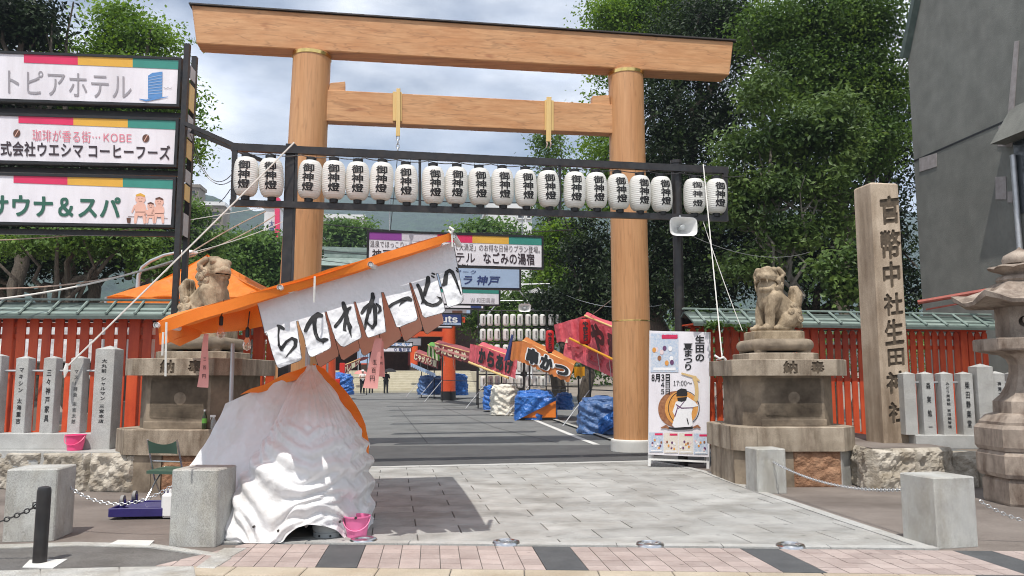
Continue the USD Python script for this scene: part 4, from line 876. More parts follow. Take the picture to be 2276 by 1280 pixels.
# granite kerb blocks, chains, bollard
def block(label, K, yaw, w, top, right):
    T, N = axes(yaw); c = K + (T * (-w / 2 if right else w / 2)) + N * w / 2; zt = at(0, top, np.linalg.norm([0, K[1]]))[2]
    return single('granite_block', tf(cbx((-w / 2, -w / 2, -.02), (w / 2, w / 2, zt), .012), yaw, (c[0], c[1], 0)), granite, label, 'stone block'), c, zt
block('square grey granite block at the right front corner of the paving', gp(2085, 1218), 14, .46, 1062, False)
block('grey granite block in front of the right lion pedestal', gp(1685, 1096), 6, .42, 998, False)
block('grey granite block behind the black bollard at far left', gp(119, 1200), 8, .47, 1042, True)
block('grey granite block against the white tarpaulin of the stall', gp(478, 1214), -3, .45, 1044, True)
def chain(label, a, b, sag, r=0.011, mat=galv, pitch=0.038):
    c = catenary(a, b, sag, 200); d = np.r_[0, np.cumsum(np.linalg.norm(np.diff(c, axis=0), axis=1))]; m = int(d[-1] / pitch); out = []
    for k in range(m):
        s = (k + .5) * d[-1] / m; p = np.array([np.interp(s, d, c[:, i]) for i in range(3)]); q = np.array([np.interp(s + .01, d, c[:, i]) for i in range(3)]) - p; q /= np.linalg.norm(q)
        A_, B_ = frame(q); e = A_ if k % 2 else B_
        g = np.arange(10) * 2 * math.pi / 10; P_ = p + np.outer(np.cos(g), q) * pitch * .62 + np.outer(np.sin(g), e) * r * 1.3
        out.append(tube(np.vstack([P_, P_[:1]]), r * .42, 4, False))
    return single('chain', cat(out), mat, label, 'chain')
chain('thin steel chain between the two left granite blocks', at(140, 1072, 8.35), at(385, 1078, 8.15), .20)
chain('thin steel chain between the two right granite blocks', at(1714, 1024, 11.35), at(2040, 1086, 7.95), .14)
chain('thin steel chain right of the front right granite block', at(2178, 1113, 7.9), at(2400, 1150, 7.9), .12)
bo = thing('bollard', 'black steel bollard at the lower left corner', 'bollard', gp(88, 1250))
part(bo, 'tube', lathe([(.056, 0), (.056, .60), (.050, .628), (.03, .637), (.001, .638)], 20), black_steel, smooth=40)
part(bo, 'ring', tube([(-.055, 0, .50), (-.085, -.01, .50), (-.085, -.01, .46), (-.055, 0, .46)], .007, 5), black_steel)
single('bollard_footing', prism(gpoly([(50, 1261), (118, 1263), (150, 1243), (66, 1245)]), -.02, .004), white_line, 'pale concrete footing under the black bollard', 'footing')
chain('dark chain hanging left from the black bollard', gp(78, 1250) + [0, 0, .48], gp(78, 1250) + [-.9, .06, .25], .06, .014, black_steel, .045)

# rough grey building on the right
WA = at(2051, 690, 24.0); WYW = 97.0; Wt, Wn = axes(WYW)
wb = thing('grey_building', 'windowless rough grey side wall of a building at the right edge', 'building')
pw = lambda x, y: pl(x, y, WA, WYW)
zE = pw(2031, 112)[2]; s1 = pw(2051, 2)
def wallpt(s, z, o=0.0): return np.array([WA[0], WA[1], 0]) - Wt * s + np.array([0, 0, z]) - Wn * o    # s metres towards the street, o metres into the building
sR = -(s1 - np.array([WA[0], WA[1], s1[2]])) @ Wt
prof_ = Polygon([(0, -0.1), (16, -0.1), (16, s1[2] + 9), (max(sR, .3) * 4, s1[2] + 6), (0, zE)])
zcr = (pw(2043, 353)[2], pw(2276, 251)); 
part(wb, 'wall', onto(prism(prof_, -8, 0), lambda x, y, z: wallpt(x, y, -z)), wall_grey)
ea, eb = np.array([0, zE]), np.array([max(sR, .3) * 4, s1[2] + 6])
part(wb, 'roof_trim', bar(wallpt(ea[0] - .02, ea[1] - .1, -.10), wallpt(eb[0], eb[1] + .02, -.10), .22, .18), green_dark)
zj = pw(2043, 353)[2]
part(wb, 'string_course', bx((0, 0, 0), (1, 1, 1)) if False else bar(wallpt(0.01, zj, -.006), wallpt(15.9, zj, -.006), .012, .05), black_paint)
for k, q in enumerate(([(2045, 382), (2083, 370), (2083, 340), (2044, 352)], [(2214, 443), (2238, 443), (2237, 392), (2214, 393)], [(2241, 450), (2252, 450), (2252, 425), (2241, 426)], [(2219, 325), (2250, 326), (2258, 268), (2221, 280)], [(2240, 268), (2254, 262), (2266, 90), (2256, 92)])):
    P_ = [pw(*p) for p in q]; part(wb, 'mortar_patch', hull([p - Wn * -.0 + Wn * .004 for p in P_] + [p + Wn * .02 for p in P_]), patch_m)
h0, h1 = pw(2236, 322), pw(2330, 300)
part(wb, 'window_hood', hull([h0 + Wn * 0, h0 + Wn * .45, h0 + [0, 0, .1], h0 - Wt * 2.2, h0 - Wt * 2.2 + Wn * .45, h0 - Wt * 2.2 + [0, 0, .9], h0 - Wt * .25 + [0, 0, .9]]), wall_grey)
wz = h0[2]
part(wb, 'window', hull([h0 - Wt * a + Wn * o + [0, 0, z] for a in (.28, 2.1) for o in (.01, .03) for z in (-1.9, -.03)]), glass_dark)
d0, d1 = pw(2259, 345) + Wn * .1, pw(2268, 700) + Wn * .1
part(wb, 'downpipe', tube([d0, [d0[0], d0[1], 0]], .07, 12), sign_cols['lightblue'] if False else galv, smooth=40)
single('pipe_rail', tube([at(2040, 672, 16.3), at(2215, 642, 15.6)], .045, 8), rust, 'rusty red pipe rail behind the right fence', 'pipe')
single('pipe_rail', tube([at(2058, 688, 16.3), at(2215, 660, 15.6)], .02, 6), rust, 'thin rusty pipe below the red pipe rail', 'pipe')
# stainless ground lights
u0 = None
for k, (x, y) in enumerate(((808, 1203), (1125, 1209), (1445, 1213), (1757, 1216))):
    lab = 'round stainless ground light in the paving, ' + ['leftmost, beside the pink bucket', 'second from left', 'third from left', 'rightmost, near the front right granite block'][k]
    if u0 is None:
        u0 = thing('ground_light', lab, 'ground light', gp(x, y), 0, 'stainless lights along the front of the paving')
        part(u0, 'rim', lathe([(.135, -.01), (.135, .012), (.125, .028), (.10, .034), (.085, .026), (.085, .0)], 32), steel, smooth=40)
        part(u0, 'glass', lathe([(.085, .01), (.05, .020), (.001, .022)], 24), steel, smooth=50)
    else: dup(u0, lab, gp(x, y))
# ================================================================== SIGN RACK ON THE LEFT
RP, RY = (-5.44, 13.05), 5.4
Rt, Rn = axes(RY)
rack = thing('sign_rack', 'black rack of three long advertising boards at upper left', 'sign rack')
def board(parent, p0, yaw, tr, bot, width, depth=0.12, mat=None, fw=0.045, name='panel'):
    """An upright board hung by its right end; returns the panel part."""
    T, N = axes(yaw); a = pl(*tr, p0, yaw); zb = pl(tr[0], bot, p0, yaw)[2]
    q = lambda u, z, n: np.array([a[0], a[1], 0]) - T * u + N * n + np.array([0, 0, z])
    def slabm(u0, u1, z0, z1, n0, n1): return hexa([q(u1, z0, n0), q(u0, z0, n0), q(u0, z0, n1), q(u1, z0, n1), q(u1, z1, n0), q(u0, z1, n0), q(u0, z1, n1), q(u1, z1, n1)])
    P_ = part(parent, name, slabm(fw, width - fw, zb + fw, a[2] - fw, 0, depth), mat or sign_white)
    for s in ((0, width, zb, zb + fw), (0, width, a[2] - fw, a[2]), (0, fw, zb + fw, a[2] - fw), (width - fw, width, zb + fw, a[2] - fw)): part(P_, 'frame', slabm(*s, -.02, depth + .02), black_paint)
    return P_
def stripes(P_, p0, yaw, tops, h, xs, cols, back=-.006):
    for (xa, xb), c in zip(zip(xs[:-1], xs[1:]), cols):
        f_ = lambda x: tops[0] + (tops[1] - tops[0]) * (x - xs[0]) / (xs[-1] - xs[0])
        part(P_, 'stripe', onpx(Polygon([(xa, f_(xa)), (xb, f_(xb)), (xb, f_(xb) + h), (xa, f_(xa) + h)]), p0, yaw, back), sign_cols[c])
def txt(P_, s, box, p0, yaw, mat, bold=2, back=-.009, slope=0.0, vertical=False, gap=0.03, shear=0, name='lettering', font='jp'):
    """Lettering between photo pixels box = x0, y0, x1, y1 on an upright plane."""
    g = words(s, bold, vertical, gap, font); g = affinity.skew(g, shear, 0) if shear else g
    g = fit(g, box[0], -box[3], box[2], -box[1]); g = affinity.affine_transform(g, [1, 0, slope, -1, 0, -slope * box[0]])
    return part(P_, name, onpx(g, p0, yaw, back), mat)
B1 = board(rack, RP, RY, (404, 128), 238, 4.35); B2 = board(rack, RP, RY, (398, 263), 372, 4.35); B3 = board(rack, RP, RY, (392, 393), 506, 4.35)
for B_, tp, xs in ((B1, (119, 134), (53, 173, 295, 400)), (B2, (253, 268), (41, 163, 284, 394)), (B3, (386, 400), (30, 150, 273, 388))): stripes(B_, RP, RY, tp, 20, xs, ('red', 'yellow', 'teal'))
txt(B1, 'ートピアホテル', (-42, 152, 292, 205), RP, RY, sign_cols['grey'], 0, slope=.043)

part(B1, 'tower_mark', onpx(Polygon([(329, 168), (338, 162), (361, 159), (360, 215), (329, 219)]), RP, RY, -.009), sign_cols['blue'])
for k in range(7): part(B1, 'tower_floor_line', onpx(Polygon([(330, 172 + 6 * k), (360, 166 + 6.6 * k), (360, 167.3 + 6.6 * k), (330, 173.3 + 6 * k)]), RP, RY, -.012), sign_cols['lightblue'])
part(B1, 'wave_mark', onpx(brush([(310, 220, 1.5), (325, 223, 4), (345, 219, 4.5), (373, 215, 1)]), RP, RY, -.010), sign_cols['blue'])
part(B1, 'gull_mark', onpx(brush([(364, 194, 1), (369, 197, 1), (373, 194, 1), (377, 197, 1), (382, 195, 1)]), RP, RY, -.010), sign_cols['grey'])
txt(B2, '珈琲が香る街…', (72, 287, 222, 313), RP, RY, sign_cols['pinktext'], 0, slope=.035); txt(B2, 'KOBE', (230, 296, 292, 314), RP, RY, sign_cols['pinktext'], 0, slope=.035, font='la')
for x, y in ((37, 296), (324, 307)):
    part(B2, 'bean_mark', onpx(affinity.rotate(Point(x, y).buffer(1).buffer(0) if False else affinity.scale(Point(x, y).buffer(9), .85, 1.0), 20), RP, RY, -.009), sign_cols['brown'])
    part(B2, 'bean_crease', onpx(brush([(x - 4, y + 7, 1.4), (x, y, 1.8), (x + 4, y - 7, 1.4)]), RP, RY, -.012), sign_cols['skin'])
txt(B2, '株式会社ウエシマ コーヒーフーズ', (-26, 312, 378, 345), RP, RY, sign_cols['darkbrown'], 2, slope=.028)
txt(B3, 'サウナ＆スパ', (-26, 432, 268, 479), RP, RY, sign_cols['darkgreen'], 3, slope=.022)
for k, (x, s) in enumerate(((312, 1.15), (335, .8), (354, 1.0))):       # three bathers on a bench
    y = 494
    part(B3, 'bather_figure', onpx(unary_union([affinity.scale(Point(x, y - 45 * s).buffer(9 * s), 1.1, 1), affinity.scale(Point(x, y - 26 * s).buffer(13 * s), .85, 1.1), brush([(x - 8 * s, y - 16 * s, 7 * s), (x - 10 * s, y, 5 * s)]), brush([(x + 7 * s, y - 16 * s, 7 * s), (x + 8 * s, y, 5 * s)]), brush([(x - 11 * s, y - 32 * s, 4), (x - 16 * s, y - 20 * s, 3.5)])]), RP, RY, -.008), sign_cols['skin'])
    part(B3, 'towel_mark', onpx(brush([(x - 7 * s, y - 52 * s, 4 * s), (x, y - 54 * s, 5 * s), (x + 7 * s, y - 51 * s, 4 * s)]), RP, RY, -.010), sign_cols['yellow' if k == 0 else 'brown'])
    part(B3, 'face_mark', onpx(unary_union([Point(x - 3 * s, y - 46 * s).buffer(.9), Point(x + 3 * s, y - 46 * s).buffer(.9), brush([(x - 3 * s, y - 41 * s, .8), (x + 3 * s, y - 41 * s, .8)]), brush([(x - 9 * s, y - 20 * s, 1.2), (x + 9 * s, y - 20 * s, 1.2)])]), RP, RY, -.010), sign_cols['brown'])
part(B3, 'bench_line', onpx(brush([(285, 481, 1.2), (372, 485, 1.2)]), RP, RY, -.007), sign_cols['brown']); part(B3, 'tub_mark', onpx(Polygon([(281, 484), (291, 484), (289, 496), (283, 496)]), RP, RY, -.010), sign_cols['brown'])
pa = pl(401, 300, RP, RY); ztop_ = pl(411, 97, RP, RY)[2]
for off, dz in ((0.0, 0), (.42, -.05)):
    o = np.array([pa[0], pa[1], 0]) + Rt * .04 + Rn * (off + .02); part(rack, 'post', bar([o[0], o[1], -.02], [o[0], o[1], ztop_ + dz], .085, .085, up=(0, 1, 0)), black_steel)
    o = o - Rt * 4.45; part(rack, 'post', bar([o[0], o[1], -.02], [o[0], o[1], ztop_ + dz], .085, .085, up=(0, 1, 0)), black_steel)
for y0, y1, m_ in ((140, 168, galv), (180, 236, wood_pale), (250, 270, galv), (275, 300, galv), (305, 345, wood_pale), (372, 400, galv), (405, 440, wood_pale), (470, 520, galv)):
    za, zb_ = pl(405, y0, RP, RY)[2], pl(400, y1, RP, RY)[2]; o = np.array([pa[0], pa[1], 0]) + Rt * .075
    part(rack, 'side_plate', hexa([o + Rn * .09 + [0, 0, zb_], o + Rt * .012 + Rn * .09 + [0, 0, zb_], o + Rt * .012 + Rn * .37 + [0, 0, zb_], o + Rn * .37 + [0, 0, zb_], o + Rn * .09 + [0, 0, za], o + Rt * .012 + Rn * .09 + [0, 0, za], o + Rt * .012 + Rn * .37 + [0, 0, za], o + Rn * .37 + [0, 0, za]]), m_)
for zz_ in (247, 378, 515):
    z = pl(398, zz_, RP, RY)[2]; o = np.array([pa[0], pa[1], z]) + Rn * .25; part(rack, 'crossbar', bar(o, o - Rt * 4.4, .06, .09), black_steel)

# ================================================================== BOARDS HUNG OVER THE APPROACH
OY, OW = 10.8, 4.08
def hung(label, Y, right, top, bot, width, mat, fw=0.05):
    p0 = at(right, (top + bot) / 2, Y)
    t = thing('overhead_sign', label, 'overhead sign'); P_ = board(t, p0, OY, (right, top), bot, width, .10, mat, fw)
    T, N = axes(OY); a = pl(right, top, p0, OY)
    for u in (.5, width - .5): part(t, 'hanger', tube([a - T * u + N * .05, a - T * u + N * .05 + [0, 0, .75]], .012, 5), galv)
    c0, c1 = a - T * (-1.5) + N * .05 + [0, 0, .95], a - T * (width + 2.2) + N * .05 + [0, 0, .95]
    part(t, 'cable', tube(catenary(c0, c1, .22), .012, 5), black_steel)
    return P_, p0
S1, p1 = hung('white overhead board with purple, red, yellow and green stripe, nearest over the approach', 18.45, 1208, 524, 599, OW, sign_white)
stripes(S1, p1, OY, (514, 527), 18, (817, 893, 972, 1050, 1131, 1205), ('purple', 'pale', 'red', 'yellow', 'teal'))

txt(S1, '「温泉でほっこり」＋「高級バイキングで大満足」のお得な日帰りプラン登場。', (818, 534, 1200, 549), p1, OY, sign_cols['darkbrown'], 0, slope=.036)
txt(S1, '神戸ポートピアホテル', (827, 553, 1056, 577), p1, OY, sign_cols['darkbrown'], 1, slope=.034); txt(S1, 'PORTOPIA HOTEL', (880, 582, 1046, 587), p1, OY, sign_cols['darkbrown'], 0, slope=.03, font='la')
txt(S1, 'なごみの湯宿', (1074, 560, 1188, 586), p1, OY, sign_cols['darkbrown'], 2, slope=.03, shear=-6)
S2, p2 = hung('pale blue overhead board, second of the row over the approach', 21.5, 1158, 581, 645, OW, sign_cols['lightblue'])
txt(S2, 'マーク', (1012, 599, 1058, 608), p2, OY, sign_cols['navy'], 0, slope=.03); txt(S2, 'ラ 神戸', (1030, 611, 1112, 632), p2, OY, sign_cols['navy'], 2, slope=.03, shear=10)
stripes(S2, p2, OY, (637, 640), 3, (900, 1155), ('navy',))
S3, p3 = hung('white overhead board with green top strip, third of the row over the approach', 25.4, 1112, 627, 680, OW, sign_white)
stripes(S3, p3, OY, (629, 634), 19, (930, 1109), ('teal',)); txt(S3, 'Ｗ 和田興産', (1046, 661, 1100, 673), p3, OY, sign_cols['grey'], 0, slope=.02)
S4, p4 = hung('white overhead board with a navy patch, fourth of the row over the approach', 29.5, 1077, 642, 688, OW, sign_white); stripes(S4, p4, OY, (679, 680), 5, (1046, 1070), ('navy',))
S5, p5 = hung('grey overhead board, fifth of the row over the approach', 33.5, 1048, 658, 699, OW, sign_cols['grey']); stripes(S5, p5, OY, (689, 690), 7, (1037, 1045), ('lightblue',)); stripes(S5, p5, OY, (690, 690), 7, (1005, 1028), ('brown',))
S6, p6 = hung('navy overhead board with large white Latin letters, sixth of the row over the approach', 37, 1027, 691, 725, OW, sign_cols['navy'])
txt(S6, 'nuts', (966, 702, 1017, 716), p6, OY, white_plastic, 3, slope=.02, font='la'); stripes(S6, p6, OY, (717, 717.5), 6, (900, 1025), ('lightblue',)); txt(S6, '株式会社', (983, 718, 1011, 722.5), p6, OY, sign_cols['grey'], 0, back=-.012)
S7, p7 = hung('narrow white overhead board under the navy one', 40.5, 1006, 708, 730, 3.6, sign_white)
S8, p8 = hung('white overhead board with blue lettering, seen under the banner flaps', 56, 918, 760, 771, 3.2, sign_white); txt(S8, 'コスヤ', (868, 762, 911, 769), p8, OY, sign_cols['blue'], 2)
S9, p9 = hung('white overhead board with a ring mark, lowest under the banner flaps', 54, 915, 771, 783, 3.2, sign_white); txt(S9, '亀井堂', (886, 773, 911, 781), p9, OY, sign_cols['navy'], 1); part(S9, 'ring_mark', onpx(Point(879, 777).buffer(3.2).difference(Point(879, 777).buffer(2.1)), p9, OY, -.01), sign_cols['navy'])
hung('small grey notice board far up the approach under the flaps', 58, 937, 750, 769, 1.2, sign_cols['grey'])
# white banner letters are stretched from these strokes: (x, y, width) in photo pixels on the banner's plane
def u_(*s): return unary_union([brush(k) for k in s])
KANA = {
 'ra': u_([(619, 724, 5), (626, 727, 8), (632, 731, 6)], [(622, 727, 5), (621, 745, 3.5), (624, 768, 5), (630, 776, 8)], [(630, 776, 9), (640, 760, 6), (652, 752, 6), (661, 757, 9), (660, 770, 8), (650, 782, 5), (639, 796, 1)]),
 'te': u_([(682, 735, 9), (687, 722, 10), (698, 707, 12), (708, 700, 12), (716, 702, 9)], [(702, 708, 9), (701, 722, 9), (703, 740, 8), (710, 754, 7), (720, 759, 6)], [(714, 757, 6), (724, 756, 10), (731, 755, 5)], [(722, 759, 6), (721, 766, 1)]),
 'su': u_([(764, 674, 8), (767, 684, 11), (769, 690, 8)], [(769, 692, 9), (778, 686, 7), (781, 683, 4)], [(770, 692, 8), (764, 703, 7), (756, 716, 8), (748, 726, 8)], [(773, 692, 8), (771, 704, 7), (769, 720, 8), (768, 733, 6), (772, 736, 3)], [(773, 704, 7), (776, 718, 8), (781, 728, 9)], [(779, 726, 9), (781, 738, 5), (784, 750, 1)]),
 'ka': u_([(829, 654, 8), (830, 662, 10), (826, 676, 9), (822, 694, 9)], [(806, 696, 7), (812, 686, 9), (822, 678, 9)], [(826, 672, 9), (835, 684, 10), (836, 704, 9), (836, 720, 8), (830, 730, 6)], [(821, 690, 8), (818, 706, 7), (814, 722, 6), (814, 732, 4)], [(816, 716, 5), (822, 722, 5), (830, 728, 6)], [(838, 676, 4), (846, 683, 7), (847, 690, 7), (842, 697, 3)]),
 'dash': u_([(868, 682, 7), (874, 677, 7), (886, 671, 7), (899, 666, 9), (908, 664, 10), (914, 667, 8)], [(902, 667, 8), (893, 675, 4), (889, 681, 1)]),
 'bi': u_([(929, 634, 7), (935, 645, 8), (940, 660, 8), (943, 672, 7)], [(952, 618, 9), (952, 628, 11), (948, 642, 9), (944, 656, 8)], [(942, 668, 8), (950, 676, 8), (962, 680, 8), (974, 677, 8), (981, 671, 8), (980, 664, 5), (972, 660, 1.5)], [(940, 672, 5), (937, 676, 1)], [(961, 608, 3.5), (966, 610, 4)], [(960, 614, 3.5), (965, 617, 4)]),
 'be': u_([(986, 634, 7), (990, 630, 11), (991, 618, 10), (993, 606, 8), (1000, 602, 8), (1006, 606, 8), (1012, 620, 6), (1020, 640, 4), (1026, 656, 2)], [(1015, 596, 3), (1018, 600, 3.5)], [(1015, 602, 3), (1018, 605, 3)])}
# ================================================================== THE STALL IN FRONT
st = thing('festival_stall', 'tilted festival stall under an orange canvas roof, white lettered banner in front', 'stall')
SYF = 7.45
fR, fL = at(1006, 519, SYF - .15), at(352, 716, SYF - .15)
bR, bL = np.array([-1.25, 11.7, 2.98]), np.array([-4.6, 11.3, 2.16])
def roof(u, v):
    p = (1 - v) * (fL + (fR - fL) * u) + v * (bL + (bR - bL) * u)
    return p + np.array([0, 0, 0.16 * math.sin(math.pi * v) - .05 * math.sin(math.pi * u) * math.sin(math.pi * v) + .02 * math.sin(9 * u + 3 * v)])
part(st, 'roof_canvas', sheet(24, 16, roof), orange_cloth, smooth=60)
# front fold of the roof cloth over the pole
part(st, 'roof_hem', sheet(40, 4, lambda u, v: fL + (fR - fL) * u + np.array([0.006 * math.sin(40 * u), .0 + .02 * v - .02 * math.sin(3 * math.pi * u) * v, .012 - v * (.115 - .045 * u) - .004 * math.sin(30 * u)])), orange_cloth, smooth=60)
part(st, 'front_pole', tube([fL - (fR - fL) * .01 + [0, .05, -.025], fR + (fR - fL) * .012 + [0, .05, -.025]], .022, 10), white_plastic, smooth=40)
for px, py in ((346, 718), (621, 634), (823, 583), (1008, 520)):
    p = at(px, py + 4, SYF - .18); part(st, 'pole_end', cat(tube([p, p + [0.02, .5, .0]], .026, 12, False), tube([p + [0.001, .02, 0], p + [0.02, .5, 0]], .018, 12)), white_plastic, smooth=40)
tk = at(1004, 512, SYF - .17)
part(st, 'cord_knot', cat(tube([tk + [-.02, 0, .03], tk + [.02, -.02, 0], tk + [0, -.01, -.03], tk + [-.03, 0, 0]], .012, 6), tube([tk, tk + [.01, -.02, -.16]], .008, 5)), rope_m)
for px, y0, y1 in ((700, 614, 672), (370, 716, 836), (363, 738, 790)):
    p = at(px, y0, SYF - .19); part(st, 'tie_cord', tube([p, at(px - 1, (y0 + y1) / 2, SYF - .19), at(px - 2, y1, SYF - .18)], .010, 5), rope_m)
# banner with seven tongues
outline = {
 1: [(573, 674), (661, 676), (661, 715), (669, 758), (677, 790), (676, 797), (672, 802), (626, 819), (621, 817), (617, 810)],
 2: [(655, 650), (724, 640), (724, 695), (734, 735), (741, 764), (740, 772), (735, 777), (700, 794), (694, 793), (688, 786), (676, 745), (662, 712)],
 3: [(715, 632), (788, 622), (788, 673), (798, 715), (807, 742), (806, 750), (802, 754), (768, 772), (760, 770), (750, 758), (737, 728), (725, 692)],
 4: [(780, 610), (849, 600), (849, 652), (856, 695), (861, 738), (856, 741), (822, 752), (816, 748), (806, 728), (789, 670)],
 5: [(840, 595), (911, 575), (911, 631), (922, 672), (931, 700), (931, 708), (927, 714), (890, 729), (883, 728), (876, 718), (862, 682), (850, 649)],
 6: [(900, 580), (972, 560), (972, 610), (984, 660), (993, 683), (992, 692), (986, 697), (948, 708), (941, 705), (934, 695), (921, 662), (912, 628)],
 7: [(960, 560), (1003, 541), (1009, 541), (1018, 590), (1030, 655), (1031, 668), (1026, 675), (1001, 685), (994, 683), (986, 660), (972, 606)]}
topq = Polygon([(573, 674), (790, 609), (1003, 539), (1008, 541), (1010, 575), (974, 612), (911, 633), (849, 653), (788, 674), (724, 696), (661, 716), (590, 742)])
tongues = [Polygon(outline[k]).buffer(0) for k in outline]
whole = unary_union(tongues + [topq]).buffer(.6).buffer(-.6).intersection(Polygon([(560, 679), (790, 609), (1003, 540), (1040, 536), (1060, 900), (500, 900)]))
slits = unary_union([Polygon(s) for s in ([(661, 715), (676, 795), (690, 792), (664, 714)], [(724, 694), (741, 770), (751, 768), (727, 694)], [(788, 672), (807, 748), (818, 750), (791, 672)], [(849, 651), (862, 742), (884, 730), (853, 651)], [(911, 630), (931, 708), (943, 708), (914, 630)], [(971, 609), (992, 692), (996, 686), (974, 609)])])
whole = whole.difference(slits)
BP = (0, SYF + .02)
def wav(P_):
    """Small ripples of the banner cloth; stronger near the free ends of the tongues."""
    top = 2.66 + (P_[:, 0] + .57) * .29; d = np.clip((top - P_[:, 2] - .12) / .38, 0, 1)
    q = np.c_[P_[:, 0] * 7, P_[:, 0] * 0 + 3.3, P_[:, 2] * 7]; r = np.c_[P_[:, 0] * 19, P_[:, 0] * 0 + 1.7, P_[:, 2] * 16]
    return -.02 + d * (.085 * (meshkit.fbm(q, 2, 5) - .5) + .055 * (meshkit.fbm(r, 3, 9) - .5)) - .05 * d
def oncloth(g, off, size=.035):
    m = fine(onpx(g, BP, 0, 0), size); v = m[0].copy(); v[:, 1] += wav(v) - off; return v, m[1]
part(st, 'banner', oncloth(whole, 0), banner_cloth, smooth=60)
rim = unary_union([p.exterior for p in polys(whole)]).buffer(1.1).intersection(whole).difference(Polygon([(560, 684), (790, 616), (1000, 548), (1015, 500), (500, 500)]))
part(st, 'banner_piping', oncloth(rim, .004, .05), ink)
for k in ('ra', 'te', 'su', 'ka', 'dash', 'bi', 'be'): part(st, 'letter', oncloth(KANA[k], .005, .05), ink)
# inside faces of the far row of tongues
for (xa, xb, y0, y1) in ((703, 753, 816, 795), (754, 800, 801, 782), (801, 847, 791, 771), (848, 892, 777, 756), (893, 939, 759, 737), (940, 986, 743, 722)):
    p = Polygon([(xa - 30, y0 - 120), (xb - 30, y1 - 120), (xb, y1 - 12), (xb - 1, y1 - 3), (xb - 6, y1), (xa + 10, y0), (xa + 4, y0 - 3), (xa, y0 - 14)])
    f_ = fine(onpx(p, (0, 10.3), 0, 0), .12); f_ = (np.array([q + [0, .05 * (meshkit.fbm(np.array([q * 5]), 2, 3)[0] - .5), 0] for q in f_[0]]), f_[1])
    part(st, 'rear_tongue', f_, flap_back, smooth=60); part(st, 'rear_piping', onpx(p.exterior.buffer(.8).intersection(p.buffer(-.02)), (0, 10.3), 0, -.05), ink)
part(st, 'side_flap', (lambda m: (m[0] + np.array([[0, .03 * math.sin(p[0] * 14), 0] for p in m[0]]), m[1]))(fine(onpx(Polygon([(416, 724), (573, 678), (586, 716), (590, 725), (530, 735), (470, 741), (445, 736)]), (0, 7.62), 0, 0), .06)), orange_cloth, smooth=60)
part(st, 'side_flap', (lambda m: (m[0] + np.array([[0, .04 * math.sin(p[0] * 18), 0] for p in m[0]]), m[1]))(fine(onpx(Polygon([(350, 722), (420, 724), (446, 737), (440, 748), (404, 770), (378, 760), (352, 766)]), (0, 7.78), 0, 0), .06)), orange_cloth, smooth=60)
for (p_, q_, y_) in (((-2.3, 9.0), (-2.3, 9.0), 2.55), ((-3.8, 10.9), (-3.85, 11.0), 2.05)): part(st, 'pole', tube([(*p_, 0), (*q_, y_)], .028, 10), galv, smooth=40)
# sheet over the cart
def draped(loops, nu, nv, Ymid, e=0.78):
    """A sheet hung over a form. loops: (photo y, left px, right px, half depth) from the top down, read at distance Ymid."""
    L = np.array(loops, float)
    zs = np.array([at(1138, y, Ymid)[2] for y in L[:, 0]]); xl = np.array([at(x, y, Ymid)[0] for y, x in zip(L[:, 0], L[:, 1])]); xr = np.array([at(x, y, Ymid)[0] for y, x in zip(L[:, 0], L[:, 2])])
    s = np.linspace(0, 1, len(L)); t = np.linspace(0, 1, nv + 1)[:, None]; g = (np.arange(nu) * 2 * math.pi / nu)[None, :]
    I = lambda a: np.interp(t, s, a)
    cx, cy = np.sign(np.cos(g)) * np.abs(np.cos(g)) ** e, np.sign(np.sin(g)) * np.abs(np.sin(g)) ** e
    a, b_, z, d = I(xl), I(xr), I(zs), I(L[:, 3])
    P_ = np.stack([(a + b_) / 2 + (b_ - a) / 2 * cx, Ymid + d * cy, z + 0 * g], -1)
    f = tri([[i * nu + j, (i + 1) * nu + j, (i + 1) * nu + (j + 1) % nu, i * nu + (j + 1) % nu] for i in range(nv) for j in range(nu)])
    return P_, f
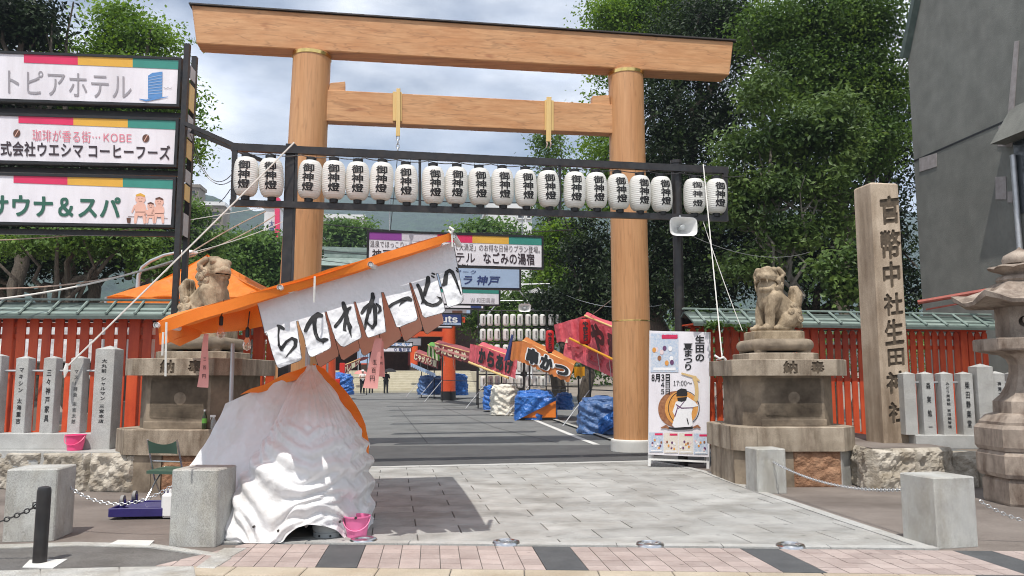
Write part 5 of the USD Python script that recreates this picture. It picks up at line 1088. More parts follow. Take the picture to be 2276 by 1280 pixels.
def crumple(P_, slack, hslack, steps, seed, reach, span=3, smooth=0):
    """Lets a hung sheet buckle into creases: it is longer than the form it lies on, so it folds. P_ is rings x around x 3."""
    nv, nu = P_.shape[:2]; r = np.random.default_rng(seed); G = P_.copy(); X = P_.copy()
    nrm = np.cross(np.roll(G, -1, 1) - np.roll(G, 1, 1), np.gradient(G, axis=0)); nrm /= np.linalg.norm(nrm, axis=2, keepdims=True) + 1e-9
    cen = G.mean(1, keepdims=True); nrm *= np.sign(((G - cen) * nrm)[..., :2].sum(-1, keepdims=True) + 1e-9)
    cx_ = G[..., 0].mean(); sw = G[..., 2] - .55 * np.abs(G[..., 0] - cx_ - .15)
    nz = meshkit.fbm(np.stack([G[..., 0] * 2.6, G[..., 1] * 2.6, sw * 10], -1).reshape(-1, 3), 3, seed).reshape(nv, nu, 1)
    ang = np.arctan2(G[..., 1] - cen[..., 1], G[..., 0] - cen[..., 0]); vf = meshkit.fbm(np.stack([np.cos(ang) * 3.2, np.sin(ang) * 3.2, G[..., 2] * .45], -1).reshape(-1, 3), 3, seed + 7).reshape(nv, nu, 1)
    X = X + nrm * ((nz - .45) * .10 * np.clip(slack[:, None, None] - 1, 0, .3) / .2 + (vf - .5) * .9 * np.clip(hslack[:, None, None] - 1, 0, .1))
    am = .45 + 1.1 * meshkit.fbm(np.stack([G[..., 0] * 2.3, G[..., 1] * 2.3, G[..., 2] * 2.6], -1).reshape(-1, 3), 2, seed + 40).reshape(nv, nu)
    slack, hslack = 1 + (slack[:, None] - 1) * am, 1 + (hslack[:, None] - 1) * am
    cons = []
    def add(ax, k, mul, w):
        A = [slice(None)] * 2
        if ax == 0: rest = np.linalg.norm(G[k:] - G[:-k], axis=2) * mul[:-k]
        else: rest = np.linalg.norm(np.roll(G, -k, 1) - G, axis=2) * mul
        cons.append((ax, k, rest, w))
    for k, w in ((1, 1.0), (span, .16), (2 * span, .03)):
        add(0, k, slack, w); add(1, k, hslack, w)
    pin = np.ones((nv, nu, 1)); pin[0] = 0; pin[-1] = 0
    V = np.zeros_like(X)
    for it in range(steps):
        X0 = X.copy(); X = X + V * .5 * pin + np.array([0, 0, -.0003]) * pin
        for rep in range(3):
            for ax, k, rest, w in cons:
                if ax == 0:
                    d = X[k:] - X[:-k]; l = np.linalg.norm(d, axis=2, keepdims=True) + 1e-9; c = d * (1 - rest[..., None] / l) * .25 * w
                    X[:-k] += c * pin[:-k]; X[k:] -= c * pin[k:]
                else:
                    d = np.roll(X, -k, 1) - X; l = np.linalg.norm(d, axis=2, keepdims=True) + 1e-9; c = d * (1 - rest[..., None] / l) * .25 * w
                    X += c * pin; X -= np.roll(c, k, 1) * pin
        h = ((X - G) * nrm).sum(-1, keepdims=True); tg = (X - G) - nrm * h; X = G + tg * .80 + nrm * np.clip(h, -.03, reach[:, None, None])
        V = X - X0
    for _ in range(smooth): X[1:-1] = X[1:-1] * .5 + .125 * (X[2:] + X[:-2] + np.roll(X, 1, 1)[1:-1] + np.roll(X, -1, 1)[1:-1])
    return X
def creased(v, base, cell, amp, seed):
    """Pushes a sheet into small flat facets meeting in sharp creases."""
    r = np.random.default_rng(seed); lo, hi = v.min(0) - cell, v.max(0) + cell; m = int(np.prod((hi - lo) / cell)); P_ = r.uniform(lo, hi, (m, 3))
    import scipy.spatial
    q = v * [1, 1, 1.25]; w = q + .5 * cell * np.stack([meshkit.noise(q / cell / 1.7 + k * 9.1, seed + k) - .5 for k in range(3)], -1)
    d, _ = scipy.spatial.cKDTree(P_ * [1, 1, 1.25]).query(w); c = v.mean(0); o = v - [c[0], c[1], 0]; o[:, 2] = .15; o /= np.linalg.norm(o, axis=1, keepdims=True)
    fade = np.clip((1.25 - v[:, 2]) / .35, .12, 1) if v[:, 1].max() < 12 else 1.0
    return v + o * (amp * (d / cell - .55) * fade)[:, None]
nv_, nu_ = 130, 250
DG, df = draped([(812, 682, 700, .05), (828, 668, 714, .15), (848, 655, 730, .26), (872, 647, 746, .38), (905, 634, 768, .52), (940, 618, 789, .65), (980, 597, 806, .76), (1020, 574, 815, .83), (1070, 543, 818, .87), (1120, 515, 820, .90), (1160, 503, 822, .92), (1176, 508, 824, .93)], nu_, nv_ - 1, 8.75)
tt_ = np.linspace(0, 1, nv_); sl = 1.002 + .13 * np.clip((tt_ - .40) / .20, 0, 1) * np.clip((1.0 - tt_) / .12, .25, 1)
DX = crumple(DG, sl, 1.055 - .025 * np.clip((tt_ - .35) / .2, 0, 1), 80, 3, .03 + .12 * np.clip((tt_ - .35) / .2, 0, 1))
v = DX.reshape(-1, 3); hemw = np.clip((.55 - v[:, 2]) / .4, 0, 1) * (v[:, 1] < 8.8)
v[:, 2] += hemw * (.14 * np.exp(-((v[:, 0] + 1.95) / .30) ** 2) + .06 - .28 * np.exp(-((v[:, 0] + 2.36) / .16) ** 2) - .17 * np.exp(-((v[:, 0] + 1.58) / .09) ** 2) - .06 * np.exp(-((v[:, 0] + 2.8) / .2) ** 2)); v[:, 2] = np.maximum(v[:, 2], .008)
v = creased(v, DG.reshape(-1, 3), .20, .020, 4); v[:, 2] = np.maximum(v[:, 2], .008); part(st, 'cart_cover', (v, df), white_cloth, smooth=38)
# the sheet's loose wing pulled out to the left
W0, W1, W2, W3 = at(676, 826, 8.72), at(500, 897, 8.95), at(416, 1040, 8.95), at(505, 1165, 8.15)
def wing(u, v):
    a = W0 + (W1 - W0) * v; b = W3 + (W2 - W3) * v; p = a + (b - a) * u
    return p + np.array([.0, -.10 * math.sin(math.pi * v) + .035 * (meshkit.fbm(np.array([[u * 3, v * 4, 2]]), 3, 4)[0] - .5) * 3 + .05 * math.sin(u * 3.1), -.05 * math.sin(math.pi * u) * v])
part(st, 'cover_wing', sheet(36, 30, wing), white_cloth, smooth=70)
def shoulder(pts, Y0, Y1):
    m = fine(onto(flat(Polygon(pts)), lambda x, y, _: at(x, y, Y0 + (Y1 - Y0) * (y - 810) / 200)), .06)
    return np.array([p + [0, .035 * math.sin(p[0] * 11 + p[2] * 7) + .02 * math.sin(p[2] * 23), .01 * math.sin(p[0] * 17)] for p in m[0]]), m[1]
part(st, 'orange_cover', shoulder([(694, 808), (720, 822), (752, 850), (790, 900), (812, 944), (819, 990), (822, 1040), (790, 1000), (700, 900)], 8.80, 9.0), orange_cloth, smooth=60)  # orange cloth behind the white cover, giving its shoulders an orange edge
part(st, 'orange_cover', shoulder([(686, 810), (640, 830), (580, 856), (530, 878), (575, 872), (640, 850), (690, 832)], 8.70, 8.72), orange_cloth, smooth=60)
part(st, 'cart', cbx((-2.62, 8.4, .1), (-1.8, 9.2, .82), .02), wood_pale)
gr_ = [np.array(at(x, y, 7.82)) for x, y in ((563, 1171), (618, 1180), (680, 1170), (755, 1160), (790, 1152))]
part(st, 'grommets', cat([tube([g, g + [0, .03, 0]], .012, 10) for g in gr_]), copper_cap)
for px, pz in ((550, 752), (492, 726)):
    b0 = at(px, pz - 14, 7.6); bl_ = thing('light_bulb', 'bare light bulb hanging under the orange awning' + (', right of the pink price strip' if px > 500 else ', left of the pink price strip'), 'bulb', b0)
    part(bl_, 'socket', lathe([(.016, -.05), (.02, -.04), (.02, .03), (.008, .05)], 12), black_paint); part(bl_, 'bulb', lathe([(.014, -.05), (.03, -.09), (.04, -.125), (.034, -.16), (.001, -.178)], 18), bulb_glass, smooth=60); part(bl_, 'wire', tube([(0, 0, .04), (.01, .01, .2)], .006, 5), black_paint)
def strip_tag(label, top, bot, w0, w1, Y, s):
    t = thing('price_strip', label, 'price strip'); a, b = np.array(top, float), np.array(bot, float)
    p = Polygon([(a[0] - w0 / 2, a[1]), (a[0] + w0 / 2, a[1]), (b[0] + w1 / 2, b[1] + 2), (b[0] - w1 / 2, b[1])])
    m = fine(onpx(p, (0, Y), 0, 0), .05); part(t, 'strip', (np.array([q + [0, .02 * math.sin(q[2] * 9), 0] for q in m[0]]), m[1]), pink_tag, smooth=60)
    for k, ch in enumerate(s):
        f_ = .45 + .16 * k; c = a + (b - a) * f_; e = (w0 + (w1 - w0) * f_) * .36; g = fit(words(ch, 1), c[0] - e / 2, -c[1] - e, c[0] + e / 2, -c[1] + e * .2)
        mm = onpx(affinity.scale(g, 1, -1, origin=(0, 0)), (0, Y), 0, -.008); part(t, 'lettering', (np.array([q + [0, .02 * math.sin(q[2] * 9), 0] for q in mm[0]]), mm[1]), ink)
strip_tag('pink paper price strip hanging in front of the left pedestal', (460, 742), (449, 860), 10, 25, 7.6, '三百円')
strip_tag('long pink price strip under the middle of the banner', (842, 752), (822, 862), 16, 33, 7.5, '五百円')
strip_tag('shorter pink price strip right of the long one', (848, 758), (846, 836), 10, 18, 7.7, '千円')
# things under and round the stall
gc = thing('gas_cylinder', 'grey gas cylinder standing under the white cover', 'gas cylinder', gp(712, 1206) + [0, .33, 0])
part(gc, 'tank', lathe([(.15, 0), (.152, .05), (.14, .055), (.155, .075), (.158, .20), (.13, .26), (.05, .29), (.001, .30)], 28), grey_paint, smooth=40); part(gc, 'foot_holes', cat([tube([(.149 * math.cos(a), .149 * math.sin(a), .026), (.156 * math.cos(a), .156 * math.sin(a), .026)], .011, 8) for a in np.linspace(3.6, 5.8, 4)]), black_paint)
def bucket(label, p, mat, r=.13, h=.23):
    b = thing('bucket', label, 'bucket', p)
    part(b, 'pail', lathe([(r * .74, 0), (r * .76, .004), (r, h), (r * 1.08, h), (r * 1.08, h + .012), (r * .97, h + .012), (r * .72, .01)], 28), mat, smooth=35)
    part(b, 'handle', tube([(r * 1.06 * math.cos(a), -.02 - r * .75 * math.sin(a) * 1.0, h - .01 - r * .9 * math.sin(a)) for a in np.linspace(0, math.pi, 14)], .005, 5), mat)
    return b
bucket('pale pink bucket at the right foot of the white cover', gp(786, 1201) + [0, .16, 0], pink_plastic2, .125, .2)
bk = at(167, 990, 11.84); bucket('bright pink bucket standing on the left stone wall', (bk[0], 11.84, .533), pink_plastic, .135, .215)
# overturned platform truck
pt_ = thing('platform_truck', 'dark blue platform truck lying upside down by the left granite blocks', 'trolley', gp(330, 1152), 6)
part(pt_, 'deck', cbx((-.42, 0.0, .03), (.42, .62, .075), .015), purple_plastic); part(pt_, 'ribs', cat([cbx((-.38, .05 + .075 * k, .075), (.38, .075 + .075 * k, .098), .004) for k in range(8)]), purple_plastic)
part(pt_, 'rim', cat([cbx((-.43, -.012, .02), (.43, .012, .115), .006), cbx((-.43, .60, .02), (.43, .63, .115), .006), cbx((-.44, 0, .02), (-.415, .62, .115), .006), cbx((.415, 0, .02), (.44, .62, .115), .006)]), purple_plastic)
for x, y in ((-.33, .12), (.33, .12), (-.33, .5), (.33, .5)):
    part(pt_, 'caster', cat(tube([(x, y, .07), (x, y, .13)], .03, 10), cbx((x - .03, y - .025, .12), (x - .022, y + .025, .20), .003), cbx((x + .022, y - .025, .12), (x + .03, y + .025, .20), .003)), purple_plastic)
    part(pt_, 'wheel', tube([(x - .016, y, .19), (x + .016, y, .19)], .055, 18), rubber, smooth=40)
part(pt_, 'handle_socket', cbx((-.02, .56, .1), (.12, .63, .25), .01), purple_plastic)
# folding chair
fcx = thing('folding_chair', 'steel tube folding chair with green seat and back, left of the stall', 'chair', (at(372, 1100, 10.0)[0], 10.0, 0), -14)
w = .21
for e in (-1, 1):
    part(fcx, 'leg', tube([(e * w, .22, 0), (e * w, .02, .34), (e * w, -.14, .80), (e * w * .97, -.15, .83)], .011, 8), steel, smooth=40)
    part(fcx, 'leg', tube([(e * (w - .03), -.24, 0), (e * (w - .03), .0, .30), (e * (w - .03), .16, .47)], .011, 8), steel, smooth=40)
[part(fcx, 'crossbar', tube([(-q, y, z), (q, y, z)], .009, 8), steel, smooth=40) for q, y, z in ((w, .19, .05), (w - .03, -.2, .05), (w, -.04, .56))]
part(fcx, 'seat', hull([(x, y, z + dz) for x in (-.19, .19) for (y, z) in ((-.16, .42), (.18, .44)) for dz in (0, .035)]), green_vinyl)
part(fcx, 'backrest', sheet(10, 3, lambda u, v: np.array([-.2 + .4 * u, -.115 - .035 * v + .03 * (1 - (2 * u - 1) ** 2), .66 + .16 * v - (.05 * (1 - (2 * u - 1) ** 2)) * v])), green_vinyl, smooth=60)
jg = thing('water_jug', 'white plastic jug behind the left granite block', 'jug', (at(380, 1100, 9.3)[0], 9.3, 0))
part(jg, 'body', cbx((-.09, -.06, 0), (.09, .06, .27), .03), white_plastic); part(jg, 'cap', tube([(0, 0, .27), (0, 0, .31)], .025, 12), white_plastic); part(jg, 'grip', tube([(-.06, 0, .26), (-.05, 0, .31), (.0, 0, .31)], .012, 8), white_plastic)
zp = .862
b0 = thing('tea_bottle', 'dark bottle with white cap on the left pedestal base', 'bottle', (at(452, 940, 11.38)[0], 11.42, zp))
part(b0, 'body', lathe([(.03, 0), (.034, .01), (.034, .16), (.02, .21), (.013, .225), (.013, .25)], 18), bottle_glass, smooth=40); part(b0, 'label_band', lathe([(.0345, .085), (.0352, .086), (.0352, .15), (.0345, .151)], 18), green_stripe); part(b0, 'cap', lathe([(.016, .25), (.016, .275), (.001, .277)], 14), white_plastic)
b1 = thing('spray_bottle', 'clear spray bottle with white trigger on the left pedestal base', 'spray bottle', (at(472, 940, 11.36)[0], 11.40, zp))
part(b1, 'body', lathe([(.03, 0), (.036, .01), (.036, .11), (.02, .15), (.014, .165)], 18), clear_plastic, smooth=40); part(b1, 'trigger_head', cat(cbx((-.05, -.012, .17), (.03, .012, .20), .006), tube([(-.035, 0, .175), (-.045, 0, .14)], .006, 6), tube([(0, 0, .155), (0, 0, .18)], .014, 10)), white_plastic)
single('rag', hull([gp(405, 1196) + d for d in ([0, 0, .0], [.09, .02, .0], [.05, .06, .03], [-.04, .03, .02], [.0, -.03, .015])]), rope_m, 'crumpled white rag beside the granite block', 'rag')

# ================================================================== POSTER STAND
PP, PYW = (2.95, 14.42), -5.0
ps = thing('poster_stand', 'white festival poster on a wooden stand beside the right torii pillar', 'poster stand')
qp = lambda x, y, b=0.0: pl(x, y, PP, PYW, b)
part(ps, 'panel', (lambda a: hull([p + axes(PYW)[1] * d for p in a for d in (0, .03)]))([qp(1441, 1010), qp(1576, 1016), qp(1576, 738), qp(1444, 735)]), sign_white)
for a, b in (((1443, 1036), (1446, 735)), ((1573, 1043), (1576, 738))): part(ps, 'leg', bar(qp(*a, .055), qp(*b, .055), .045, .045, up=(0, 1, 0)), white_plastic)
part(ps, 'rear_leg', bar(qp(1450, 1032, .6), qp(1452, 790, .06), .04, .04, up=(0, 1, 0)), white_plastic); part(ps, 'rear_leg', bar(qp(1568, 1036, .6), qp(1570, 795, .06), .04, .04, up=(0, 1, 0)), white_plastic)
part(ps, 'crossbar', bar(qp(1443, 1020, .05), qp(1573, 1026, .05), .035, .035), white_plastic)
def pat(nm, g, m_, b=-.006): part(ps, nm, onpx(g, PP, PYW, b), m_)
txt(ps, '生田の', (1545, 745, 1566, 803), PP, PYW, ink, 3, vertical=True, gap=.02); txt(ps, '夏まつり', (1519, 763, 1540, 823), PP, PYW, ink, 3, vertical=True, gap=-.05)
txt(ps, '8月3日', (1448, 831, 1489, 848), PP, PYW, ink, 3, font='jp'); txt(ps, '4日', (1469, 849, 1489, 862), PP, PYW, ink, 2); txt(ps, '5日', (1469, 864, 1489, 877), PP, PYW, ink, 2); txt(ps, '17:00〜', (1497, 846, 1538, 857), PP, PYW, ink, 1)
art = {'orange': M('poster_orange', (.62, .26, .05), (.68, .34, .09), 20), 'brown': M('poster_brown', (.22, .08, .035), (.36, .16, .07), 20), 'flesh': M('poster_flesh', (.62, .44, .2)), 'white': M('poster_white', (.78, .78, .79)), 'purple': M('poster_purple', (.13, .05, .13)), 'sky': M('poster_pale_blue', (.38, .48, .62), (.6, .62, .66), 30), 'pink': M('poster_pale_pink', (.70, .48, .50), (.72, .62, .6), 30), 'red': sign_cols['red'], 'cream': M('poster_cream', (.66, .6, .5), (.7, .66, .6), 30)}
drum = affinity.scale(Point(1502, 909).buffer(40, 24), .98, 1.0)
pat('drum_shell', drum, art['brown']); pat('drum_rim', affinity.scale(Point(1512, 908).buffer(36, 24), .95, 1.06).intersection(affinity.translate(drum, 8, 0)).union(affinity.scale(Point(1522, 906).buffer(31, 24), .95, 1.15)), art['orange'], -.009)
pat('drum_rim_line', affinity.scale(Point(1520, 907).buffer(36, 24), .95, 1.06).exterior.buffer(.8), ink, -.011)
pat('robe', Polygon([(1502, 893), (1515, 889), (1528, 882), (1545, 893), (1552, 902), (1540, 905), (1537, 920), (1540, 945), (1530, 951), (1500, 951), (1494, 945), (1500, 925), (1495, 915)]), art['white'], -.013)
pat('raised_arm', unary_union([brush([(1547, 888, 9), (1549, 870, 8), (1547, 852, 8), (1544, 840, 10)]), brush([(1516, 830, 4), (1544, 838, 5), (1554, 846, 3)])]), art['flesh'], -.015)
pat('head_scarf', unary_union([Polygon([(1503, 880), (1505, 868), (1514, 863), (1526, 865), (1528, 876), (1526, 880)]), Polygon([(1505, 884), (1527, 882), (1525, 890), (1515, 893), (1507, 891)])]), ink, -.016)
pat('sash', unary_union([brush([(1503, 899, 2), (1515, 907, 2.5), (1540, 906, 2)]), brush([(1507, 903, 2), (1500, 925, 2.5)]), brush([(1521, 892, 1.6), (1508, 908, 1.6)])]), art['purple'], -.016)
pat('brush_shadow', unary_union([brush([(1488, 951, 4), (1500, 953, 5), (1520, 952, 6), (1538, 951, 5)]), brush([(1527, 930, 2), (1530, 942, 2.5)])]), ink, -.017); pat('slipper', brush([(1470, 951, 3), (1480, 948, 7), (1487, 952, 4)]), art['brown'], -.016); pat('slipper', brush([(1542, 950, 4), (1550, 947, 6), (1556, 951, 3)]), art['brown'], -.016)
def leaflet(x0, y0, x1, y1, kind):
    pat('leaflet', sbox(x0, y0, x1, y1), art['cream' if kind else 'sky'], -.008); w_, h_ = x1 - x0, y1 - y0; r_ = np.random.default_rng(int(x0 + y0))
    pat('leaflet_heading', sbox(x0 + w_ * .4, y0 + h_ * .04, x1 - w_ * .04, y0 + h_ * .14), art['red'], -.011)
    for k in range(9):
        cx, cy = x0 + w_ * r_.uniform(.1, .9), y0 + h_ * r_.uniform(.35, .85); pat('leaflet_picture', affinity.scale(Point(cx, cy).buffer(w_ * .07, 6), 1, 1.3), [art['pink'], art['purple'], art['white'], art['orange'], art['brown']][k % 5], -.011 - .0005 * k)
    pat('leaflet_caption', sbox(x0 + w_ * .1, y0 + h_ * .88, x1 - w_ * .1, y0 + h_ * .95), art['white'], -.011)
leaflet(1446, 741, 1508, 827, 0)
txt(ps, '生田神社', (1471, 743, 1507, 751), PP, PYW, sign_cols['red'], 4, back=-.017)
for k in range(4): leaflet(1443 + 33 * k, 961 + k * .8, 1474 + 33 * k, 1005 + k * 1.5, k in (1, 2))
# ================================================================== TREES
def leaves(cen, rad, n, L, W, seed, clump=0.35, per=44, droop=0.25, shell=0.5):
    """Leaf blades gathered in clumps through a crown made of ellipsoids."""
    r = np.random.default_rng(seed); cen, rad = np.array(cen, float), np.array(rad, float)
    w = (rad[:, 0] * rad[:, 1] * rad[:, 2]) ** .8; w /= w.sum(); nc = max(4, n // per)
    k = r.choice(len(cen), nc, p=w); d = r.normal(size=(nc, 3)); d /= np.linalg.norm(d, axis=1, keepdims=True)
    rr = (shell + (1 - shell) * r.random(nc)[:, None] ** .6) * (1 + .09 * r.normal(size=(nc, 1)).clip(-2, 2)) * .93; inner = r.random(nc) < .3; rr[inner] *= r.random((inner.sum(), 1))
    C = cen[k] + d * rr * rad[k]
    P_ = np.repeat(C, per, 0) + r.normal(size=(nc * per, 3)) * clump * np.array([1.05, 1.05, .5]); out = np.repeat(d, per, 0)
    nrm = r.normal(size=P_.shape) * .75 + out * .35 + np.array([0, -.1, .75]); nrm /= np.linalg.norm(nrm, axis=1, keepdims=True)
    ax = r.normal(size=P_.shape) + out * .5 - np.array([0, 0, droop]); ax -= nrm * (ax * nrm).sum(1, keepdims=True); ax /= np.linalg.norm(ax, axis=1, keepdims=True); sd = np.cross(nrm, ax)
    s = r.uniform(.6, 1.25, (len(P_), 1)); a, b = ax * L * s / 2, sd * W * s / 2
    v = np.stack([P_ - a, P_ + b - a * .1 + nrm * W * .12 * s, P_ + a, P_ - b - a * .1 + nrm * W * .12 * s], 1).reshape(-1, 3); i = np.arange(len(P_))[:, None] * 4
    return v, np.vstack([i + [0, 1, 2], i + [0, 2, 3]])
def limb(a, b, r0, r1, seed, n=7, wob=.12):
    r = np.random.default_rng(seed); a, b = np.array(a, float), np.array(b, float); t = np.linspace(0, 1, n)[:, None]; p = a + (b - a) * t; L = np.linalg.norm(b - a)
    p[1:-1] += r.normal(size=(n - 2, 3)) * wob * L / n; return tube(p, np.linspace(r0, r1, n), 7)
def tree(name, label, cat_, base, blobs, n, L, W, leaf, seed, trunk=.25, group=None, depth=1.0, wood=None, clump=None, per=44, limbs=7, shell=.5):
    """blobs: (photo x, photo y, half width, half height, extra distance) in photo pixels at the trunk's distance."""
    Y = base[1]; cs, rs = [], []
    for (x, y, w, h, dy) in blobs:
        c = at(x, y, Y + dy); k = c[1] / FPX; cs.append(c); rs.append((w * k, w * k * depth, h * k))
    t = thing(name, label, cat_, (0, 0, 0), 0, group); r = np.random.default_rng(seed + 99)
    top = max(cs, key=lambda c: c[2]); tp = np.array([top[0], top[1], top[2]]); b = np.array([base[0], base[1], base[2] - .1])
    tr = [limb(b, b + (tp - b) * .98, trunk, trunk * .18, seed, 10, .25)]
    for k in range(limbs):
        j = r.integers(len(cs)); e = np.array(cs[j]) + r.normal(size=3) * np.array(rs[j]) * .5; f_ = r.uniform(.3, .8); o = b + (tp - b) * f_; tr.append(limb(o, e, trunk * .38, trunk * .06, seed + k, 7, .3))
    part(t, 'trunk', cat(tr), wood or bark, smooth=60); part(t, 'crown', leaves(cs, rs, n, L, W, seed, clump or np.mean([q[0] for q in rs]) * .2, per, shell=shell), leaf)
    return t
def gb(px, Y): p = at(px, 845, Y); return np.array([p[0], Y, zg(Y)])
# right-hand mass, from the back forwards
tree('camphor_tree', 'tall sunlit camphor tree rising behind the right end of the torii lintel', 'tree', gb(1440, 37), [(1395, 50, 85, 85, 0), (1480, 20, 90, 80, 0), (1345, 25, 38, 40, -1), (1380, 130, 60, 70, 0), (1345, 330, 45, 60, 0), (1330, 250, 30, 50, 1), (1345, 420, 50, 70, 1), (1540, 20, 80, 60, 2)], 42000, .19, .10, lf_light, 1, .4, clump=.5)
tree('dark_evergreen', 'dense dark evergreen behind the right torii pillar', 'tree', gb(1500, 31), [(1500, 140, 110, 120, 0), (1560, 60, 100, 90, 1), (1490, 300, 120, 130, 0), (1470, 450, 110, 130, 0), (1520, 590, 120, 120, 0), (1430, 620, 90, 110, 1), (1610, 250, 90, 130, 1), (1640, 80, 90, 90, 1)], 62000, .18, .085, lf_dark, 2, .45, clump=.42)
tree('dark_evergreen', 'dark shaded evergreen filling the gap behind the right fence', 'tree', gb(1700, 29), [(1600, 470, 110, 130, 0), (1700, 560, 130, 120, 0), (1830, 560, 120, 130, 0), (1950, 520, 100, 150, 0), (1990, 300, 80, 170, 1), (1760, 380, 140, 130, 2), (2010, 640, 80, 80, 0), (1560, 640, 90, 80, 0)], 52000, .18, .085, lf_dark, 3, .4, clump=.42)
tree('broadleaf_tree', 'bright green broadleaf tree top against the grey building', 'tree', gb(1850, 27.5), [(1830, 50, 120, 90, 0), (1930, 40, 90, 110, 0), (1720, 60, 90, 70, 0), (1960, 190, 70, 110, 0), (1860, 190, 100, 90, 0), (1930, 320, 80, 90, -.5), (1770, 160, 90, 80, 0)], 60000, .15, .085, lf_mid, 4, .3, clump=.36)
tree('broadleaf_tree', 'loose leafy tree with thin pale branches between poster stand and stone pillar', 'tree', gb(1800, 22), [(1760, 300, 110, 70, 0), (1690, 210, 70, 60, 0), (1640, 330, 70, 50, 0), (1850, 250, 80, 60, 0), (1700, 420, 90, 50, 0), (1830, 410, 80, 60, 0), (1640, 470, 70, 60, 0), (1750, 520, 90, 50, 0), (1870, 330, 60, 60, 0), (1610, 400, 50, 35, 0), (1660, 590, 70, 40, 0), (1860, 490, 50, 50, 0)], 19000, .19, .085, lf_broad, 5, .14, wood=bark_pale, clump=.24, per=12, limbs=16, shell=.3)
tree('young_tree', 'slim cypress seen through the torii under the tie beam', 'tree', gb(1224, 44), [(1222, 340, 34, 60, 0), (1222, 430, 36, 70, 0), (1226, 530, 40, 70, 0), (1228, 620, 46, 80, 0)], 9000, .26, .12, lf_mid, 6, .3, clump=.4)
tree('young_tree', 'bright young tree by the right overhead boards', 'tree', gb(1250, 41), [(1250, 520, 42, 36, 0), (1230, 560, 40, 40, 0), (1240, 620, 36, 40, 0)], 6000, .24, .13, lf_light, 7, .2, clump=.35)
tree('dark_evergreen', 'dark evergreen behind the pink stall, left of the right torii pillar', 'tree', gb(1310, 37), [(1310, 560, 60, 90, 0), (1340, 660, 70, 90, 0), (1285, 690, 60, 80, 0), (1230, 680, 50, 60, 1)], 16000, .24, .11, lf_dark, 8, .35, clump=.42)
tree('garden_tree', 'mid green tree behind the rack of small lanterns', 'tree', gb(1150, 46), [(1120, 690, 60, 50, 0), (1190, 670, 60, 60, 0), (1080, 700, 50, 60, 0), (1160, 740, 90, 50, 0)], 11000, .28, .14, lf_mid, 9, .25, clump=.5)
tree('distant_tree', 'round light green tree top above the nearest overhead board', 'tree', gb(1085, 75), [(1075, 508, 50, 20, 0), (1120, 512, 40, 16, 0), (1050, 525, 40, 26, 0), (1100, 560, 80, 50, 0)], 6000, .5, .26, lf_green, 10, .3, clump=.8)
tree('distant_tree', 'green tree between left torii pillar and the vermilion gate', 'tree', gb(770, 90), [(755, 515, 40, 22, 0), (795, 512, 30, 20, 0), (730, 545, 30, 30, 0), (790, 550, 40, 40, 0)], 6000, .55, .28, lf_green, 11, .3, clump=.9)
# left side
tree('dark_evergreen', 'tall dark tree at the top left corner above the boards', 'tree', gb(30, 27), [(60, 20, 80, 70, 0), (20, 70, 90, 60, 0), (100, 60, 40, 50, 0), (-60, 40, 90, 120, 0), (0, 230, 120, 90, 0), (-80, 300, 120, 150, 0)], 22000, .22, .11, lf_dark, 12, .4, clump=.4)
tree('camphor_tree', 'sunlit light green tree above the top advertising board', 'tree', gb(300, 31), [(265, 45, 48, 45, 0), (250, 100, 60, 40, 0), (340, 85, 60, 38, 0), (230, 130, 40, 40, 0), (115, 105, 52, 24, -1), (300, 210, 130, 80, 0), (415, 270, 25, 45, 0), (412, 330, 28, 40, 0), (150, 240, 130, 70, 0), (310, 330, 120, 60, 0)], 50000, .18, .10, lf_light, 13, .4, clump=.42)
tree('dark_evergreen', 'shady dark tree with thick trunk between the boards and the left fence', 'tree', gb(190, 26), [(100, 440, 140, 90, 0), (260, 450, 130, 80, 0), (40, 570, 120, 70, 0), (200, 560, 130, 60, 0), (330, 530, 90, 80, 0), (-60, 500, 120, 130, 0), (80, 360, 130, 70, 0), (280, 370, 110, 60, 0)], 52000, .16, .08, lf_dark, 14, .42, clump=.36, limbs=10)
tree('broadleaf_tree', 'sunlit lower tree branch behind the third advertising board', 'tree', gb(60, 22), [(50, 545, 90, 28, 0), (180, 535, 90, 26, 0), (290, 540, 80, 34, 0), (370, 600, 60, 40, 0)], 7000, .17, .09, lf_mid, 15, .3, clump=.26)
tree('broadleaf_tree', 'green tree right of the sign rack in front of the tan building', 'tree', gb(430, 46), [(425, 480, 36, 40, 0), (440, 540, 50, 50, 0), (415, 580, 50, 50, 0)], 9000, .26, .13, lf_mid, 16, .3, clump=.42)
hd = [(520, 545, 60, 32, 0), (590, 540, 50, 28, 0), (480, 570, 50, 40, 0), (560, 590, 70, 50, 0), (615, 590, 50, 50, 0), (470, 620, 80, 40, 0), (570, 640, 80, 40, 0)]
tree('camphor_tree', 'broad mid green trees behind the orange tent, left of the torii pillar', 'tree', gb(550, 52), hd, 22000, .3, .15, lf_green, 17, .35, clump=.5)
# trunks visible in the shade on the left
for k, (x, w) in enumerate(((40, .32), (560, .2), (200, .28))):
    if x > 500: continue
    single('tree_trunk', limb(gb(x, 24 + k), at(x + 8, 520, 24 + k), w, w * .6, 70 + k, 8, .15), bark, ('leftmost' if x == 40 else 'right-hand') + ' thick shaded tree trunk standing behind the left fence', 'tree trunk', smooth=60)

